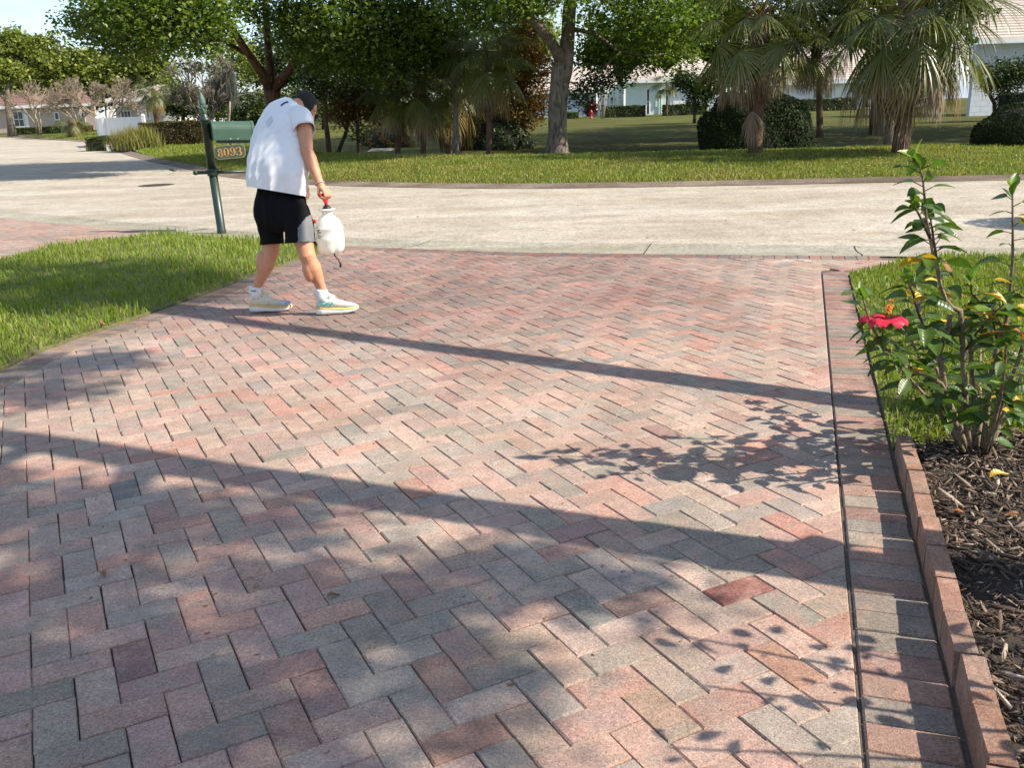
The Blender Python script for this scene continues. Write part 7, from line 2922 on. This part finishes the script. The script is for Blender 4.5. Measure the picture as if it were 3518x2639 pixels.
M3 = stem([(740, 1500), (640, 1340), (560, 1230), (470, 1130), (400, 1050)], YY([Y0] * 5, -.30), .010, .004)
M4 = stem([(790, 1500), (840, 1350), (880, 1200), (900, 1060), (910, 940)], YY([Y0] * 5, -.38), .011, .004)
M5 = stem([(735, 1500), (640, 1290), (540, 1080), (450, 920), (390, 840)], YY([Y0] * 5, .42), .010, .004)
M6 = stem([(800, 1500), (880, 1330), (950, 1180), (1000, 1040), (1040, 900)], YY([Y0] * 5, .5), .011, .004)
leafy(M1, .3, 1, 22, .080, 'ddddde', 4, 'd', .065)
leafy(M2, .3, 1, 22, .080, 'ddddyd', 4, 'y', .055)
leafy(M3, .35, 1, 16, .080, 'd', 3, 'd', .065)
leafy(M4, .35, 1, 16, .080, 'dddddy', 3, 'd', .065)
leafy(M5, .3, 1, 18, .080, 'd', 3, 'd', .065)
leafy(M6, .3, 1, 18, .080, 'ddddde', 3, 'd', .065)
leafy(B2, .45, .97, 20, .070, 'd', 6, 'y', .075)
leafy(B2, .12, .45, 9, .085, 'dddde', 0)
leafy(B3, .2, 1, 9, .075, 'd', 3, 'd', .06)
leafy(B4, .2, 1, 6, .065, 'd', 5, 'y', .065)
leafy(D_, .50, .97, 20, .065, 'dddddde', 5, 'y', .065)
leafy(D_, .2, .5, 9, .08, 'ddde', 0)
leafy(E_, .3, 1, 24, .085, 'ddddyde', 4, 'd', .07)
leafy(F_, .35, .85, 20, .088, 'd', 0, droop=.35)
leafy(F_, .85, 1, 5, .062, 'd', 5, 'y', .055)
leafy(G_, .15, 1, 20, .082, 'ddddde', 4, 'y', .055, droop=.3)
leafy(I_, .25, 1, 16, .085, 'dddyd', 3, 'd', .06)
leafy(J_, .2, 1, 9, .085, 'ddd', 3, 'd', .07)
leafy(K_, .2, 1, 14, .08, 'dddyeb', 4, 'y', .06)
leafy(C_, .55, 1, 11, .08, 'dddd', 3, 'd', .07)
leafy(A_, .55, 1, 14, .085, 'ddd', 0)
leafy(B_, .25, .6, 7, .085, 'ddy', 0, droop=.4)
leafy(E_, .1, .4, 8, .08, 'dd', 0, droop=.4)
# the leaves that stand out in the photograph
for (x, y, Yd, dx, dz, sz, k) in [(500, 520, 3.25, .9, -.1, .060, 'e'), (610, 560, 3.27, .6, -.7, .065, 'b'), (505, 545, 3.22, -.1, -.9, .085, 'd'), (455, 750, 3.18, .9, .5, .075, 'e'), (620, 705, 3.25, 1, .02, .07, 'b'), (780, 700, 3.25, 1, -.05, .085, 'e'), (830, 705, 3.24, .9, -.35, .07, 'e'), (800, 800, 3.25, .8, -.3, .06, 'e'), (705, 770, 3.26, .8, -.05, .05, 'e'), (780, 905, 3.25, .9, .4, .085, 'b'), (450, 1075, 3.22, .9, .15, .075, 'e'), (890, 970, 3.3, .1, -.9, .06, 'e'), (890, 1255, 3.3, 1, .0, .055, 'e'), (850, 640, 3.25, .9, .0, .06, 'e'), (965, 330, 3.38, .9, .0, .06, 'e'), (950, 365, 3.38, .9, -.1, .06, 'e'), (975, 270, 3.38, .9, .0, .05, 'e'), (960, 760, 3.25, .9, -.2, .06, 'e'), (980, 880, 3.25, .2, -.8, .06, 'b')]:
    leaf(ZX(x, y, Yd), (dx, -.25, dz), sz, k)
tag(twmb.build('petioles', H_TWIG, hib), kind='stuff')
# flower seen from the side, face up
fl_c = ZX(330, 838, 3.16)
M_PETAL = leaf_mat('red_petal', [(0, (.58, .018, .055)), (.75, (.74, .045, .095)), (1.0, (.80, .22, .24))], .45, .35, (1, .5, .5), .3)
fl = empty('flower', fl_c - hl)
fl.parent = hib
fl['label'] = 'open red hibiscus flower'
for k in range(5):
    n, m = 9, 7
    co, fq, tn_ = [], [], []
    a0 = 2 * math.pi * k / 5 + .3
    for i in range(n):
        t = i / (n - 1)
        for j in range(m):
            u = -1 + 2 * j / (m - 1)
            w = .044 * (math.sin(math.pi * min(1, t * .80 + .04)) ** .8)
            rr = .006 + .080 * t
            ruff = .006 * t * math.sin(u * 5 + k) + .005 * t * math.sin(t * 14 + u * 9 + k * 2)
            z = .024 * math.sin(t * 2.1) - .020 * t * t - .010 * u * u * t + ruff
            x, y = rr * (1 - .10 * u * u * t), u * w
            co.append((x * math.cos(a0) - y * math.sin(a0), x * math.sin(a0) + y * math.cos(a0), z + .001 * k))
            tn_.append(.9 - .5 * t if t < .25 else .55 + .2 * math.sin(u * 12))
    for i in range(n - 1):
        for j in range(m - 1):
            fq.append((i * m + j, (i + 1) * m + j, (i + 1) * m + j + 1, i * m + j + 1))
    place('petal', fast_mesh('petal', np.array(co), np.array(fq), smooth_=True, attrs={'tint': np.clip(tn_, 0, 1)}), M_PETAL, fl)
mb = MB()
mb.tube([(0, 0, -.03), (0, 0, -.01), (0, 0, .0)], [.004, .008, .012], 8)
mb.build('calyx', H_YOUNG, fl, True)
mb = MB()
mb.tube([(0, 0, 0), (.006, 0, .03), (.016, -.002, .070)], [.0045, .003, .002], 8)
mb.build('stamen_column', M_PETAL, fl, True)
mb = MB()
for k in range(34):
    a = k * 2.4
    z = .030 + .030 * (k / 34)
    c = Vector((.006 + .010 * k / 34, 0, z))
    e = c + Vector((math.cos(a), math.sin(a), .3)) * .011
    mb.lathe([(.0008, -.003), (.0030, 0), (.0008, .003)], 6, Matrix.Translation(e))
mb.build('anthers', simple('yellow_pollen', (.85, .38, .05), (.75, .30, .03), 20, .7), fl)
mb = MB()
for k in range(5):
    a = k * 1.256
    mb.lathe([(.0008, -.003), (.0028, 0), (.0008, .003)], 6, Matrix.Translation(Vector((.0165 + .007 * math.cos(a), .007 * math.sin(a), .078))))
mb.build('stigma', simple('red_stigma', (.70, .12, .04)), fl)
# second hibiscus just outside the right edge; its leaves shade the bottom right corner
h2 = Vector((2.05, 1.50, 0))
r2 = empty('hibiscus', h2, 0, 'hibiscus shrub outside the right edge shading the near corner', 'shrub')
mb = MB()
tips2 = []
for k in range(7):
    a = k * .9
    e = Vector((math.cos(a) * .35 - .22, math.sin(a) * .30 + .05, .95 + .12 * (k % 3)))
    mb.tube([(0, 0, -.02), e * .45 + Vector((0, 0, .06)), e], [.013, .009, .004], 6)
    tips2.append(e)
mb.build('stem', H_STEM, r2, True)
for k in range(120):
    e = tips2[k % 7]
    t = hr.uniform(.45, 1.05)
    p = e * t + Vector((hr.gauss(0, .07), hr.gauss(0, .07), hr.gauss(0, .06)))
    a = hr.uniform(0, 6.28)
    o = leaf(p + hl, (math.cos(a), math.sin(a), hr.uniform(-.5, .3)), .062 * hr.uniform(.6, 1.2), 'd', r2)

# ------------------------------------------------------------------ fallen leaves and litter
FL_M = [H_YELL, H_BROWN, simple('dry_leaf', (.26, .13, .05), (.16, .08, .035), 30, .8), simple('pale_dry_leaf', (.40, .28, .16), (.30, .2, .11), 30, .8)]
FLME = []
for k, mt in enumerate(FL_M):
    co, f = oval_leaf(400 + k, 1, .42, .35, .02)
    co[:, 2] += .22 * co[:, 0] ** 2 + .10 * np.sin(co[:, 0] * 5)
    co[:, 2] -= co[:, 2].min()
    me = fast_mesh('fallen_leaf', co, f, smooth_=True)
    me.materials.append(mt)
    FLME.append(me)


def fallen(x, y, size, k, label, z=0.0, rot=None):
    p = gz(x, y)
    o = place('fallen_leaf', FLME[k], None, None, (p.x, p.y, z + .002), (hr.uniform(-.15, .15), hr.uniform(-.15, .15), hr.uniform(0, 6.28) if rot is None else rot))
    o.scale = (size, size, size)
    return tag(o, label, 'leaf', 'fallen leaves')


fallen(2133, 1064, .085, 0, 'curled yellow leaf lying on the mulch below the hibiscus', .045, .2)
fallen(2056, 1136, .035, 1, 'small orange leaf on the mulch beside the brick edging', .045)
fallen(2200, 1150, .055, 1, 'orange leaf on the mulch near the right edge', .045)
fallen(2062, 975, .05, 2, 'brown leaf at the foot of the hibiscus stems', .045)
fallen(228, 1257, .05, 2, 'thin brown leaf lying in a brick joint at lower left', .001)
fallen(706, 1300, .045, 2, 'brown leaf in a brick joint in the sunlit patch near the bottom', .001)
fallen(1702, 480, .055, 2, 'brown leaf on the street right of centre', -.008)
fallen(1570, 478, .04, 2, 'small brown leaf alone on the street left of the larger one', -.008)
for x, y, k, lab in [(552, 540, 1, 'reddish brown leaf in the grass just left of the man, nearer one of two'), (548, 527, 3, 'yellowish leaf in the grass left of the man, below the mailbox post'), (540, 585, 1, 'orange leaf at the lawn edge just left of the man'), (300, 700, 2, 'brown leaf in the near grass by the curved brick border'), (395, 606, 3, 'pale leaf in the shaded middle of the left lawn'), (212, 715, 2, 'small brown leaf in the sunlit near corner of the left lawn'), (118, 668, 2, 'brown leaf in the near grass close to the left edge')]:
    fallen(x, y, hr.uniform(.05, .075), k, lab, .035)
for x, y, k, lab in [(905, 470, 2, 'tiny dry leaf on the street just right of the sprayer'), (1130, 502, 3, 'tiny pale leaf on the street close to the gutter, left of the gutter joint'), (1250, 446, 2, 'tiny dry leaf in the middle of the street straight above the driveway'), (1395, 516, 2, 'tiny dry leaf at the road edge above the middle of the brick apron'), (1480, 428, 3, 'tiny pale leaf far across the street near the old curb'), (1840, 500, 2, 'tiny dry leaf on the street beside the hibiscus top')]:
    fallen(x, y, hr.uniform(.035, .05), k, lab, -.006)
# small weeds and grit in the joints
wd = []
for i in range(900):
    s = hr.random()
    x, y = hr.uniform(-2.8, 2.4), hr.uniform(1.5, 8.8)
    wd.append((x, y))
wd = np.array(wd)
c4 = []
for x, y in wd:
    s = hr.uniform(.001, .0035)
    a = hr.uniform(0, 6.28)
    dx, dy = math.cos(a) * s * hr.uniform(1, 3), math.sin(a) * s * hr.uniform(1, 3)
    c4.append([(x - dx - dy * .4, y - dy + dx * .4, .0015), (x + dx - dy * .4, y + dy + dx * .4, .0015), (x + dx + dy * .4, y + dy - dx * .4, .004), (x - dx + dy * .4, y - dy - dx * .4, .004)])
c4 = np.array(c4).reshape(-1, 3)
tag(place('litter', fast_mesh('litter', c4, np.arange(len(c4)).reshape(-1, 4)), FL_M[2]), kind='stuff')
